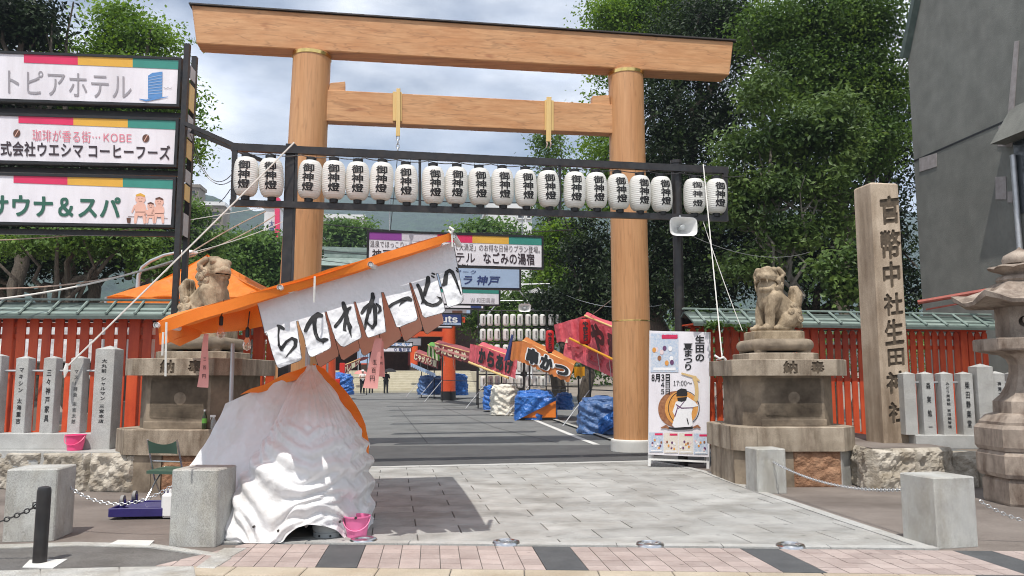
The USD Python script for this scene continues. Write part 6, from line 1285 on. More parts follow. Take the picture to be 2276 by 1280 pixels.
# ================================================================== HILLS
def hill(label, ridge, Y0, Y1, seed, amp, nu=260, nv=46, peak=.7):
    xs, ys_ = np.array(ridge, float).T; g, f = grid(nu, nv); u, w = g[:, 0], g[:, 1]; Y = Y0 + (Y1 - Y0) * w; px = xs[0] + (xs[-1] - xs[0]) * u
    Yr = Y0 + (Y1 - Y0) * peak; zr = np.array([at(a, np.interp(a, xs, ys_), Yr)[2] for a in px]); x = np.array([at(a, 600, Yr)[0] for a in px]) * (.55 + .45 * Y / Yr)
    prof_h = np.clip(w / peak, 0, 1) ** .9 * (1 - np.clip((w - peak) / (1 - peak), 0, 1) ** 1.5 * .8)
    q = np.c_[x / 95, Y / 95, x * 0]; n1 = meshkit.fbm(q, 5, seed) - .5; n2 = meshkit.fbm(np.c_[x / 9, Y / 9, x * 0], 3, seed + 5) - .5
    z = zr * prof_h + n1 * amp * np.clip(w * 3, 0, 1) * (1 - .75 * (np.abs(w - peak) < .08)) + n2 * 7
    return struct('hill', (np.c_[x, Y, z], f), hill_m, smooth=True)
hill('', [(-900, 470), (-200, 425), (250, 395), (400, 408), (450, 430), (500, 455), (560, 472), (640, 462), (700, 470)], 520, 1000, 3, 40)
hill('', [(420, 500), (560, 474), (640, 455), (720, 432), (790, 424), (850, 412), (950, 398), (1060, 392), (1180, 398), (1300, 412), (1500, 440), (1900, 470), (2600, 480)], 700, 1500, 5, 60)

# ================================================================== BUILDINGS FAR OFF
def facade(label, p0, yaw, x0, x1, y0, y1, depth, mat, wins=(), roof=None, extra=None):
    T, N = axes(yaw); t = thing('far_building', label, 'building'); a, b = pl(x0, y0, p0, yaw), pl(x1, y0, p0, yaw); zt = a[2]; zb = pl(x0, y1, p0, yaw)[2] if y1 else 0
    A_, B_ = np.array([a[0], a[1], 0]), np.array([b[0], b[1], 0]); q = [A_, B_, B_ + N * depth, A_ + N * depth]
    part(t, 'wall', hexa([p + [0, 0, 0] for p in q] + [p + [0, 0, zt] for p in q]), mat)
    part(t, 'parapet', hexa([p + [0, 0, zt + .002] for p in (A_ - T * .3 - N * .3, B_ + T * .3 - N * .3, B_ + T * .3 + N * depth, A_ - T * .3 + N * depth)] + [p + [0, 0, zt + .7] for p in (A_ - T * .3 - N * .3, B_ + T * .3 - N * .3, B_ + T * .3 + N * depth, A_ - T * .3 + N * depth)]), roof or mat)
    for (wx0, wx1, wy0, wy1) in wins:
        c = [pl(wx0, wy1, p0, yaw), pl(wx1, wy1, p0, yaw), pl(wx1, wy0, p0, yaw), pl(wx0, wy0, p0, yaw)]; w = part(t, 'window', hull([p - N * .12 for p in c] + [p - N * .004 for p in c]), glass_dark)
        part(w, 'frame', cat([bar(c[i] - N * .14, c[(i + 1) % 4] - N * .14, .18) for i in range(4)]), mat)
    return t
facade('tan apartment block left of the torii, stepped roof, two windows', at(450, 500, 150), 6, 444, 497, 456, None, 5, conc_tan, [(466, 490, 470, 486), (466, 490, 500, 517), (446, 458, 470, 486), (446, 458, 500, 517)], conc)
facade('taller tan tower rising behind the tan apartment block', at(425, 440, 172), 6, 402, 443, 416, None, 5, conc_tan, [(416, 435, 423, 432), (406, 412, 440, 452), (434, 440, 440, 452)], conc_tan)
tower = facade('white tower sign building left of the torii pillar with red edge', at(605, 500, 135), 5, 588, 622, 462, None, 8, conc, [], conc)
tp0 = at(605, 500, 135); txt(tower, '太陽館', (598, 490, 610, 536), tp0, 5, sign_cols['navy'], 3, back=-.35, vertical=True, gap=.05)
part(tower, 'red_edge', (lambda c: hull([p - axes(5)[1] * d for p in c for d in (.05, .9)]))([pl(613, 530, tp0, 5), pl(623, 530, tp0, 5), pl(623, 466, tp0, 5), pl(613, 466, tp0, 5)]), sign_cols['red'])
part(tower, 'roof_disc', (lambda c: tube([c, c + np.array([0, .8, 0])], .85, 24))(pl(611, 446, tp0, 5)), sign_cols['red'])
part(tower, 'disc_post', bar(pl(611, 462, tp0, 5), pl(611, 450, tp0, 5), .25), galv)
facade('long white building beyond the vermilion gate, right of the left torii pillar', at(760, 500, 130), 6, 712, 808, 485, None, 20, conc, [], conc)
wbR = facade('white building above the right boards, rooftop plant on it', at(1130, 490, 120), 6, 1085, 1182, 462, None, 20, conc, [(1150, 1165, 478, 486), (1170, 1180, 478, 486)], conc)
part(wbR, 'rooftop_plant', cat([bar(pl(x, 461, at(1130, 490, 120), 6), pl(x, 449, at(1130, 490, 120), 6), .35) for x in (1152, 1160, 1168, 1176)] + [bar(pl(1150, y, at(1130, 490, 120), 6), pl(1178, y, at(1130, 490, 120), 6), .3) for y in (449, 455)]), galv)
shel = thing('storage_shelter', 'long white covered shelter glimpsed between the boards of the left fence', 'shelter'); a_, b_ = at(-150, 700, 16.6), at(330, 700, 17.2)
part(shel, 'cover', hull([(a_[0], a_[1], 1.95), (b_[0], b_[1], 1.95), (b_[0], b_[1] + 1.6, 1.95), (a_[0], a_[1] + 1.6, 1.95), (a_[0], a_[1], 2.9), (b_[0], b_[1], 2.9), (b_[0], b_[1] + 1.6, 3.0), (a_[0], a_[1] + 1.6, 3.0)]), white_cloth)
for k in range(4): q_ = a_ + (b_ - a_) * (k / 3) + [0, .1, 0]; part(shel, 'post', cbx((q_[0] - .04, q_[1] - .04, 0), (q_[0] + .04, q_[1] + .04, 1.95)), galv)
part(shel, 'boxes', cat([cbx((a_[0] + .7 * k, 17.3, 0), (a_[0] + .7 * k + .55, 17.8, .6 + .25 * (k % 3)), .02) for k in range(9)]), conc_tan)
# ------------------------------------------------------------------ shrine: vermilion torii, tower gate, steps
AXT, AXN = axes(AX)
vt = thing('vermilion_torii', 'vermilion torii half hidden behind the hanging boards', 'torii gate'); VP_ = at(997, 800, 45)
VP_[2] = 0; zv = zg(45)
for u in (0, -6.6):
    b = VP_ + axes(10)[0] * u; part(vt, 'pillar', tube([b + [0, 0, zv - .1], b + [0, 0, zv + 4.4]], [.41, .37], 28), verm, smooth=40); part(vt, 'foot', tube([b + [0, 0, zv - .1], b + [0, 0, zv + .5]], .425, 28), black_paint, smooth=40)
for z0, h, o, m_ in ((4.35, .32, .9, verm), (4.68, .09, 1.0, green_dark), (3.55, .28, .0, verm)):
    a, b = VP_ + axes(10)[0] * (o), VP_ + axes(10)[0] * (-6.6 - o); part(vt, 'beam', bar(a + [0, 0, zv + z0 + h / 2], b + [0, 0, zv + z0 + h / 2], .34, h), m_)
gt = thing('tower_gate', 'two-storey vermilion shrine gate with green copper roof at the head of the steps', 'shrine gate'); GY = 62.0; gx = axis_x(GY) - .35; GZ = zg(57.5) + 1.62; gc_ = np.array([gx, GY, 0])
part(gt, 'terrace', tf(cbx((-9, 0, 0), (9, 9, GZ - .02), .03), AX, gc_), step_stone)
L8 = lambda x, y, z: gc_ + AXT * x + AXN * y + np.array([0, 0, z])
for x in (-4.6, -1.9, 1.9, 4.6):
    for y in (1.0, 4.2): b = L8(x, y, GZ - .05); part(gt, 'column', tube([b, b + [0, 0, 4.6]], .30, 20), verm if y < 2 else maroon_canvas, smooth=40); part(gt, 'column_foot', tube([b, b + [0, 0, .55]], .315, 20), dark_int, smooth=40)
part(gt, 'dark_hall', tf(bx((-7.5, 5.2, 0), (7.5, 8.6, GZ + 4.4)), AX, gc_), dark_int)  # solid block, its near-black colour standing in for the unlit interior
part(gt, 'lower_beam', tf(bx((-5.2, .7, GZ + 3.7), (5.2, 4.6, GZ + 4.7)), AX, gc_), verm)
part(gt, 'upper_wall', tf(bx((-5.0, .9, GZ + 4.7), (5.0, 4.4, GZ + 8.2)), AX, gc_), verm)
for x in np.arange(-4.6, 4.5, 1.55): part(gt, 'white_panel', tf(bx((x, .82, GZ + 5.5), (x + 1.1, .92, GZ + 6.7)), AX, gc_), conc)
part(gt, 'eave_shadow_board', tf(bx((-5.9, -.3, GZ + 7.7), (5.9, 5.6, GZ + 8.0)), AX, gc_), green_dark)  # dark green board below the roof
def hip(hx, y0, y1, z0, z1, rx): return tf((np.array([(-hx, y0, z0), (hx, y0, z0), (hx, y1, z0), (-hx, y1, z0), (-rx, (y0 + y1) / 2, z1), (rx, (y0 + y1) / 2, z1)]), np.array([[0, 1, 5], [0, 5, 4], [1, 2, 5], [2, 3, 4], [2, 4, 5], [3, 0, 4], [0, 2, 1], [0, 3, 2]])), AX, gc_)
part(gt, 'roof', hip(6.4, -.9, 6.2, GZ + 8.0, GZ + 9.3, 4.6), green_cu)
part(gt, 'roof_ridge', tf(cat(bx((-5.3, 1.9, GZ + 9.05), (5.3, 3.4, GZ + 9.75)), bx((-5.5, 2.2, GZ + 9.75), (5.5, 3.1, GZ + 9.95))), AX, gc_), green_cu)
part(gt, 'ridge_band', tf(bx((-5.32, 1.88, GZ + 9.35), (5.32, 1.9, GZ + 9.55)), AX, gc_), green_dark)
stp = thing('shrine_steps', kind='structure')
for k in range(9):
    y = -4.3 + .46 * k; part(stp, 'step', tf(cbx((-6.2, y, 0), (6.2, .02, zg(57.7) + .18 * (k + 1)), .015), AX, gc_), step_stone)
nb = thing('notice_board', 'white notice board standing at the top of the shrine steps', 'notice board'); q_ = at(808, 800, 60.5); part(nb, 'panel', cbx((q_[0] - .45, 60.4, GZ + .55), (q_[0] + .45, 60.46, GZ + 2.3), .01), sign_cols['lightblue']); part(nb, 'leg', cbx((q_[0] - .4, 60.41, GZ - .05), (q_[0] - .34, 60.45, GZ + .55)), galv); part(nb, 'leg', cbx((q_[0] + .34, 60.41, GZ - .05), (q_[0] + .4, 60.45, GZ + .55)), galv)
part(nb, 'lettering', cat([bx((q_[0] - .36 + .16 * k, 60.39, GZ + .8 + .1 * (k % 3)), (q_[0] - .32 + .16 * k, 60.398, GZ + 2.1)) for k in range(5)]), ink_soft, kind='stuff')
tm_ = thing('tree_mass', None, None, kind='stuff'); part(tm_, 'crowns', leaves([(x, 78 + (k % 3) * 4, 4 + (k % 4)) for k, x in enumerate(np.arange(-34, 44, 3.4))], [(3.4, 3, 4.6)] * 23, 20000, .55, .3, 55, .9), lf_mid)
tm_.SetCustomDataByKey('label', 'dark belt of trees closing the view behind the shrine'); tm_.SetCustomDataByKey('category', 'trees')

# ================================================================== ORANGE TENT, STREET LAMP
tn = thing('orange_tent', 'orange canvas tent roof rising behind the left fence', 'tent')
ap, fl_, fr2 = at(462, 567, 18.4), at(236, 660, 16.6), at(612, 648, 16.6); rr_, rl_ = fr2 + [.3, 3.6, 0], fl_ + [-.3, 3.6, 0]
fl_[2] = fr2[2] = min(fl_[2], fr2[2]); rr_[2] = rl_[2] = fl_[2]; cs = [fl_, fr2, rr_, rl_]
for k in range(4):
    a, b = cs[k], cs[(k + 1) % 4]
    def tf_(u, v, a=a, b=b, k=k): p = a + (b - a) * u; p = p + (ap - p) * v; return p - np.array([0, 0, .16 * math.sin(math.pi * v) * (1 - .3 * math.cos(2 * math.pi * u))]) + np.array([0, -.05, .03]) * (math.sin(u * 22 + k) * (1 - v) * .9 + .5 * math.sin(u * 9 + v * 7))
    part(tn, 'canvas', sheet(34, 16, tf_), orange_cloth2, smooth=60); part(tn, 'valance', sheet(20, 1, lambda u, v, a=a, b=b: a + (b - a) * u - np.array([0, 0, .22 * v])), orange_cloth2)
    part(tn, 'post', tube([[a[0], a[1], 0], a], .03, 8), galv)
lam = thing('street_lamp', 'grey street lamp with a curved arm behind the sign rack', 'street lamp'); lp_ = lambda x, y: at(x, y, 19.0)
bs = lp_(306, 640); part(lam, 'post', tube([[bs[0], bs[1], 0], bs, lp_(308, 612), lp_(316, 594), lp_(335, 580), lp_(365, 567), lp_(392, 561)], [.05, .05, .045, .042, .04, .036, .03], 10), galv, smooth=50)
hc = lp_(413, 562); part(lam, 'head', (lambda m: (m[0] * [.30, .13, .075] + hc, m[1]))((lambda s: (np.array(s.vertices), np.array(s.faces)))(trimesh.creation.icosphere(3))), white_plastic, smooth=60)
part(lam, 'lens', (lambda m: (m[0] * [.25, .11, .07] + hc - [0, 0, .045], m[1]))((lambda s: (np.array(s.vertices), np.array(s.faces)))(trimesh.creation.icosphere(3))), clear_plastic, smooth=60)
# ================================================================== STALLS UP THE APPROACH
def quadpx(pts, Ys): return [at(x, y, Y) for (x, y), Y in zip(pts, Ys)]
def awning(t, q, mat, text=None, tm=ink, scallop=0, halo=None, top=None, bold=5, box=(.06, .12, .94, .88), name='front_banner', back=1.6, post=True):
    """A lettered awning front on the quad bl, br, tr, tl, with roof cloth behind it."""
    bl, br, tr, tl = q
    n = np.cross(br - bl, tl - bl); n /= np.linalg.norm(n)
    if n[1] > 0: n = -n
    f_ = lambda u, v: (1 - u) * (1 - v) * bl + u * (1 - v) * br + u * v * tr + (1 - u) * v * tl
    part(t, name, sheet(30, 8, lambda u, v: f_(u, v - (.10 * abs(math.sin(u * math.pi * scallop)) * (1 - v) ** 3 if scallop else 0)) + n * .03 * math.sin(u * 19 + v * 5) * (1 - v)), mat, smooth=60)
    if text:
        for k, ch in enumerate(text):
            g, _ = glyph(ch, bold); w = (box[2] - box[0]) / len(text); x0 = box[0] + w * k
            g2 = fit(g, x0 + w * .08, box[1], x0 + w * .92, box[3]) if ch not in 'つ' else fit(g, x0 + w * .05, box[1] + .1, x0 + w * .95, box[3] - .15)
            if halo: part(t, 'letter_edge', onto(flat(g2.buffer(.028)), lambda u, v, _: f_(u, v) + n * .05), halo)
            part(t, 'letter', onto(flat(g2), lambda u, v, _: f_(u, v) + n * .07), tm)
    bk = np.array([.35, back, .10])
    part(t, 'roof_cloth', sheet(16, 6, lambda u, v: f_(u, 1) + bk * v + np.array([0, 0, .12 * math.sin(math.pi * v) + .02 * math.sin(9 * u + 4 * v)])), top or mat, smooth=60)
    part(t, 'pole', tube([tl + [0, .05, 0], tr + [0, .05, 0]], .03, 8), wood_pale)
    n_ = 0
    for e, o in (((tl + tr) / 2, bl * .5 + br * .5), (tl * .8 + tr * .2, bl * .8 + br * .2)):
        if post: part(t, 'tie_rope', tube(catenary(e + [0, .1, -.02], o + [.12, .5, -.55], .05, 6), .010, 4), rope_m)
    if post:
        za = max(tl[2], tr[2]) - .15; m1, m2 = tl + bk * .8, tr + bk * .8; part(t, 'frame_pipe', tube([[m1[0], m1[1], zg(m1[1]) + 1.15], [m2[0], m2[1], zg(m2[1]) + 1.15]], .02, 6), black_steel); part(t, 'frame_pipe', tube([[m1[0], m1[1], zg(m1[1]) + 1.15], [m1[0] - .9, m1[1] - .3, zg(m1[1]) + .02]], .018, 6), galv)
    for e in ((tl, tr) if post else (tr,)):
        b = e + bk * .8; part(t, 'post', tube([[b[0], b[1], zg(b[1]) - .02], [b[0], b[1], b[2] - .05]], .03, 8), black_steel)
def covered(label, name, box, Y, mat, seed, half=.55, lower=None, e=.7):
    """A cart or pile under a tied-down sheet; box = left, top, right, bottom in the photo."""
    x0, y0, x1, y1 = box; w = x1 - x0; nu, nv = 110, 50
    G, f = draped([(y0, x0 + w * .38, x0 + w * .62, .06), (y0 + (y1 - y0) * .05, x0 + w * .12, x0 + w * .88, half * .7), (y0 + (y1 - y0) * .2, x0 + w * .05, x0 + w * .95, half * .95), (y0 + (y1 - y0) * .6, x0 + w * .02, x0 + w * .98, half), (y1, x0, x1, half * 1.05)], nu, nv - 1, Y + half, e)
    s = np.linspace(0, 1, nv); X = crumple(G, 1.01 + .11 * np.clip(s / .3, 0, 1) * np.clip((1 - s) / .1, .2, 1), 1.03 + 0 * s, 40, seed, .03 + .10 * s, 3)
    t = thing(name, label, 'covered cart'); v = X.reshape(-1, 3)
    v = creased(v, v, .26, .07, seed); zb = zg(Y + half); v[:, 2] = np.maximum(v[:, 2], zb + .01); part(t, 'cover', (v, f), mat, smooth=35)
    if lower:
        a, b = at(x0 + w * lower[0], y1, Y - .05), at(x0 + w * lower[1], y1, Y - .05); zt = at(x0, lower[2], Y)[2]; part(t, 'counter', cbx((a[0], Y - .06, zb + .08), (b[0], Y + 2 * half * .9, zt), .02), lower[3]); part(t, 'counter_foot', cbx((a[0] + .04, Y - .02, zb - .02), (b[0] - .04, Y + half, zb + .08), .01), black_paint)
    return t
# chicken skewer stall
ys1 = thing('yakitori_stall', 'pink festival stall with maroon letters, nearest on the right', 'stall')
awning(ys1, quadpx([(1312, 772), (1400, 832), (1400, 742), (1300, 701)], [24.2, 22.2, 22.2, 24.2]), pink_canvas, 'やきとり', yak_letters, box=(.08, .1, 2.3, .9) if False else (.10, .08, 1.75, .92), bold=6, back=1.9)
awning(ys1, quadpx([(1252, 790), (1400, 855), (1400, 795), (1262, 735)], [26.0, 23.4, 23.4, 26.0]), pink_canvas, 'やきとり', M('maroon_show_through', (.34, .06, .07), rough=.6), box=(.02, .15, 1.3, .85), back=.3, name='rear_banner', post=False)
part(ys1, 'end_flap', sheet(14, 6, lambda u, v: (lambda a, b, c, d: (1 - v) * (a + (b - a) * u) + v * (d + (c - d) * u))(at(1238, 762, 25.6), at(1310, 772, 24.3), at(1300, 702, 24.3), at(1231, 722, 25.6)) + np.array([0, -.12 * math.sin(u * 16), .06 * math.sin(u * 9) * (1 - v)])), pink_canvas, smooth=60)
part(ys1, 'canvas_gap', onto(flat(Polygon([(1256, 762), (1280, 762), (1266, 738)])), lambda x, y, _: at(x, y, 25.2)), cream_m)
part(ys1, 'ridge_pole', tube([at(1266, 752, 24.0), at(1402, 818, 22.0)], .035, 8), yellow_cloth)
def redlan(label, px, py, hpx, wpx, Y):
    c = at(px, py, Y); h = hpx / 2 * Y / FPX; r = wpx / 2 * Y / FPX; t = thing('red_lantern', label, 'lantern', c)
    part(t, 'shade', lathe([(r * .5, -h), (r * .85, -h * .92), (r, -h * .6), (r, h * .6), (r * .85, h * .92), (r * .5, h)], 22), red_lantern, smooth=60)
    m = fine(fit_flat(words('やきとり', 5, True, -.05), r * 1.0, h * 1.55), .04); part(t, 'lettering', onto(m, lambda x, z, _: (math.sin(x / r) * (r + .012), -math.cos(x / r) * (r + .012), z)), ink)
    part(t, 'ring', lathe([(r * .5, h), (r * .5, h + .04), (r * .3, h + .04)], 16), black_paint); part(t, 'ring', lathe([(r * .3, -h - .04), (r * .5, -h - .04), (r * .5, -h)], 16), black_paint)
redlan('red paper lantern with black letters in front of the pink awning', 1300, 737, 56, 26, 23.6); redlan('smaller red paper lantern left of the pink awning', 1222, 758, 48, 19, 26.0)
ks = thing('kushikatsu_stall', 'orange festival stall with three big outlined black letters', 'stall')
awning(ks, quadpx([(1156, 800), (1266, 848), (1276, 812), (1162, 757)], [29.6, 27.4, 27.4, 29.6]), orange_print, '串かつ', ink, 9, white_plastic, box=(.12, .06, .98, .88), bold=7, back=2.0)
part(ks, 'end_flap', sheet(14, 5, lambda u, v: (lambda a, b, c, d: (1 - v) * (a + (b - a) * u) + v * (d + (c - d) * u))(at(1128, 800, 31), at(1158, 802, 29.7), at(1162, 758, 29.7), at(1131, 760, 31)) + np.array([0, -.08 * math.sin(u * 14), .04 * math.sin(u * 12) * (1 - v)])), orange_print, smooth=60)
part(ks, 'inner_cloth', sheet(6, 4, lambda u, v: at(1276 + 24 * u, 815 + 22 * (1 - v), 26.8) + np.array([0, .1 * math.sin(u * 9), -.05 * math.sin(u * 12) * (1 - v)])), yellow_cloth, smooth=60)
part(ks, 'blue_flag', hull([at(1128, 800, 30.2), at(1120, 802, 30.2), at(1137, 742, 30.2), at(1141, 745, 30.2), at(1134, 800, 30.3)]), sign_cols['navy'])
kr = thing('karaage_stall', 'pink festival stall with slanting black letters, left of the orange one', 'stall')
awning(kr, quadpx([(1060, 808), (1146, 842), (1150, 797), (1064, 767)], [34.5, 32.2, 32.2, 34.5]), pink_canvas, 'からあげ', ink, 0, None, box=(.04, .1, .96, .92), bold=6, back=2.0)
part(kr, 'end_flap', sheet(14, 5, lambda u, v: (lambda a, b, c, d: (1 - v) * (a + (b - a) * u) + v * (d + (c - d) * u))(at(1042, 802, 36), at(1060, 809, 34.6), at(1064, 768, 34.6), at(1045, 764, 36)) + np.array([0, -.08 * math.sin(u * 14), .03 * math.sin(u * 12) * (1 - v)])), pink_canvas, smooth=60)
part(kr, 'lower_edge', tube([at(1042, 805, 34), at(1130, 840, 32.0)], .05, 8), wood_pale)
ra = thing('apple_candy_stall', 'maroon and white festival stall with thin slanting banner', 'stall')
awning(ra, quadpx([(968, 784), (1042, 806), (1044, 783), (966, 762)], [41.5, 38, 38, 41.5]), maroon_canvas, 'りんごあめ', cream_m, 12, None, box=(.02, .15, .98, .9), bold=5, back=2.0)
part(ra, 'pale_band', onquad((grid(12, 1)[0] * [1, .22, 1] + [0, .42, 0], grid(12, 1)[1]), quadpx([(968, 784), (1042, 806), (1044, 783), (966, 762)], [41.4, 37.9, 37.9, 41.4]), .04), pink_tag)
gs = thing('striped_stall', 'green and cream striped festival stall near the vermilion torii', 'stall')
q_ = quadpx([(950, 790), (978, 803), (976, 782), (951, 766)], [46, 44.5, 44.5, 46]); awning(gs, q_, green_stripe, None, back=1.4)
for k in range(3): part(gs, 'stripe', onquad((grid(2, 2)[0] * [.15, 1, 1] + [.14 + .31 * k, 0, 0], grid(2, 2)[1]), q_, .06), cream_m)
js = thing('potato_stall', 'dark maroon festival stall with outlined letters and blue fringe', 'stall')
q_ = quadpx([(920, 800), (974, 820), (975, 800), (922, 783)], [48, 46, 46, 48]); awning(js, q_, maroon_canvas, 'じゃがバター', cream_m, 0, None, box=(.03, .15, .97, .9), bold=3, back=1.6)
part(js, 'fringe', sheet(40, 3, lambda u, v: (lambda a, b: a + (b - a) * u)(at(913, 806, 47.6), at(968, 830, 45.6)) - np.array([0, 0, (.22 + .05 * math.sin(u * 75)) * v]) + np.array([0, -.05 * math.sin(u * 60) * v, 0])), sign_cols['lightblue'], smooth=60)
covered('dark blue covered cart with red counter beside the right torii pillar', 'covered_cart', (1284, 880, 1392, 968), 22.4, blue_dull, 31, .6, (.78, 1.02, 915, red_panel))
part(ys1, 'bright_sheet', sheet(12, 8, lambda u, v: at(1330 + 45 * u, 950 - 34 * v + 20 * (1 - u) - 10 * u, 22.25) + np.array([0, -.05 * math.sin(u * 12 + v * 6), .03 * math.sin(v * 15)])), blue_tarp, smooth=60)
cc = covered('blue covered cart with orange counter under the outlined letters', 'covered_cart', (1143, 866, 1236, 936), 28.4, blue_tarp, 32, .65, (.10, 1.0, 888, orange_box))
part(cc, 'sheet_corner', sheet(14, 10, lambda u, v: at(1144 + 92 * u, 884 + (52 - 46 * u) * v, 28.28) + np.array([0, -.06 * math.sin(u * 15 + v * 4) - .05, 0])), blue_tarp, smooth=60)
covered('blue sheeted table right of the orange counter cart', 'covered_cart', (1234, 872, 1273, 910), 29.5, blue_tarp, 33, .4)
covered('cream sheeted cart between two blue ones', 'covered_cart', (1090, 853, 1152, 923), 31.0, cream_tarp, 34, .6)
covered('small blue bundle left of the cream cart', 'covered_cart', (1074, 856, 1100, 910), 33.5, blue_tarp, 35, .4)
covered('blue sheeted cart beside the vermilion pillar', 'covered_cart', (984, 829, 1040, 878), 46.5, blue_tarp, 36, .7)
covered('darker blue sheeted cart with a red bag, left of the vermilion pillar', 'covered_cart', (929, 833, 986, 877), 48.0, blue_dull, 37, .7)
single('red_bag', tf(hull([(x, y, z) for x in (-.25, .2) for y in (-.15, .15) for z in (.0, .38)] + [(0, 0, .5)]), 0, gp(957, 871) + [0, -.4, .05]), red_panel, 'red bag in front of the darker blue cart', 'bag')
covered('blue sheet trailing off a red counter on the left of the approach', 'covered_cart', (716, 829, 786, 877), 46.5, blue_tarp, 38, .6, (-.1, .55, 842, red_panel))
ls = thing('left_stall', 'maroon stall seen between banner tongues and steps', 'stall'); awning(ls, quadpx([(757, 838), (800, 808), (800, 797), (756, 815)], [50, 52, 52, 50]), maroon_canvas, 'クレープ', cream_m, 0, None, bold=3, back=1.4)
part(ls, 'side_board', cbx((at(754, 840, 50)[0], 50, zg(50)), (at(765, 840, 50)[0], 50.2, zg(50) + 2.1)), red_panel)
single('white_panel_board', cbx((at(709, 830, 44)[0], 44, zg(44) + .6), (at(731, 830, 44)[0], 44.1, zg(44) + 1.6)), conc, 'white panel beside the blue sheeted red counter', 'panel')

# ------------------------------------------------------------------ rack of small lanterns
KP, KY = at(1150, 780, 36.5), 8.0
kr_ = thing('lantern_rack', 'tall black pipe rack hung with rows of small white lanterns', 'lantern rack'); kp = lambda x, y, b=0: pl(x, y, KP, KY, b)
for x in (1063, 1115, 1165, 1214, 1262): part(kr_, 'upright', tube([kp(x, 688), (lambda p: [p[0], p[1], zg(p[1])])(kp(x, 860))], .03, 8), black_steel)
for y in (690, 727, 761, 796, 832, 866): part(kr_, 'rail', tube([kp(1062, y), kp(1264, y + 1)], .025, 8), black_steel)
sl0 = None; GS = 'small white lanterns on the far rack'
def small_lantern(label, loc):
    t = thing('small_lantern', label, 'lantern', loc, KY + 8, GS); h, r = .27, .135
    part(t, 'shade', lathe([(r * .5, -h), (r * .88, -h * .9), (r, -h * .6), (r, h * .6), (r * .88, h * .9), (r * .5, h)], 18), paper, smooth=60)
    m = fine(fit_flat(words('奉献商店会', 2, True, 0), r * .55, h * 1.2), .06); part(t, 'lettering', onto(m, lambda x, z, _: (math.sin(x / r) * (r + .01), -math.cos(x / r) * (r + .01), z)), ink_soft)
    return t
rows = [(711, 'top row', (1073, 1089, 1105, 1124, 1140, 1156, 1174, 1190, 1206, 1225, 1241)), (744, 'second row', (1073, 1089, 1105, 1124, 1140, 1156, 1174, 1190, 1206)), (779, 'third row', (1073, 1089, 1105, 1124, 1140, 1156, 1174, 1190, 1206)), (814, 'fourth row', (1073, 1089, 1105, 1124, 1140, 1156, 1174, 1190, 1206)), (849, 'bottom row', (1074, 1090, 1106, 1124, 1140, 1156, 1174, 1190, 1206))]
for y, nm, xs in rows:
    for k, x in enumerate(xs):
        lab = f'small white lantern on the far rack, {nm}, {ORD[k]} from left'; p = kp(x, y, -.05)
        if sl0 is None: sl0 = small_lantern(lab, p)
        else: dup(sl0, lab, p, KY + 8 + rng.normal(0, 6))
horn('small grey horn loudspeaker on a pole above the lantern rack', kp(1166, 684, -1.5), 0, 1.0)
sc = thing('pipe_mast', 'grey scaffold pipes with a small white pennant above the lantern rack', 'scaffold'); m_ = lambda x, y: at(x, y, 38.5)
for a, b in (((1219, 632), (1221, 850)), ((1156, 632), (1222, 631)), ((1110, 668), (1222, 668)), ((1150, 640), (1222, 735)), ((1060, 728), (1110, 668))): part(sc, 'pipe', tube([m_(*a), m_(*b)], .03, 8), galv)
part(sc, 'pennant', hull([m_(1166, 651), m_(1216, 652), m_(1196, 638), m_(1190, 645) + [0, .2, 0]]), white_cloth)
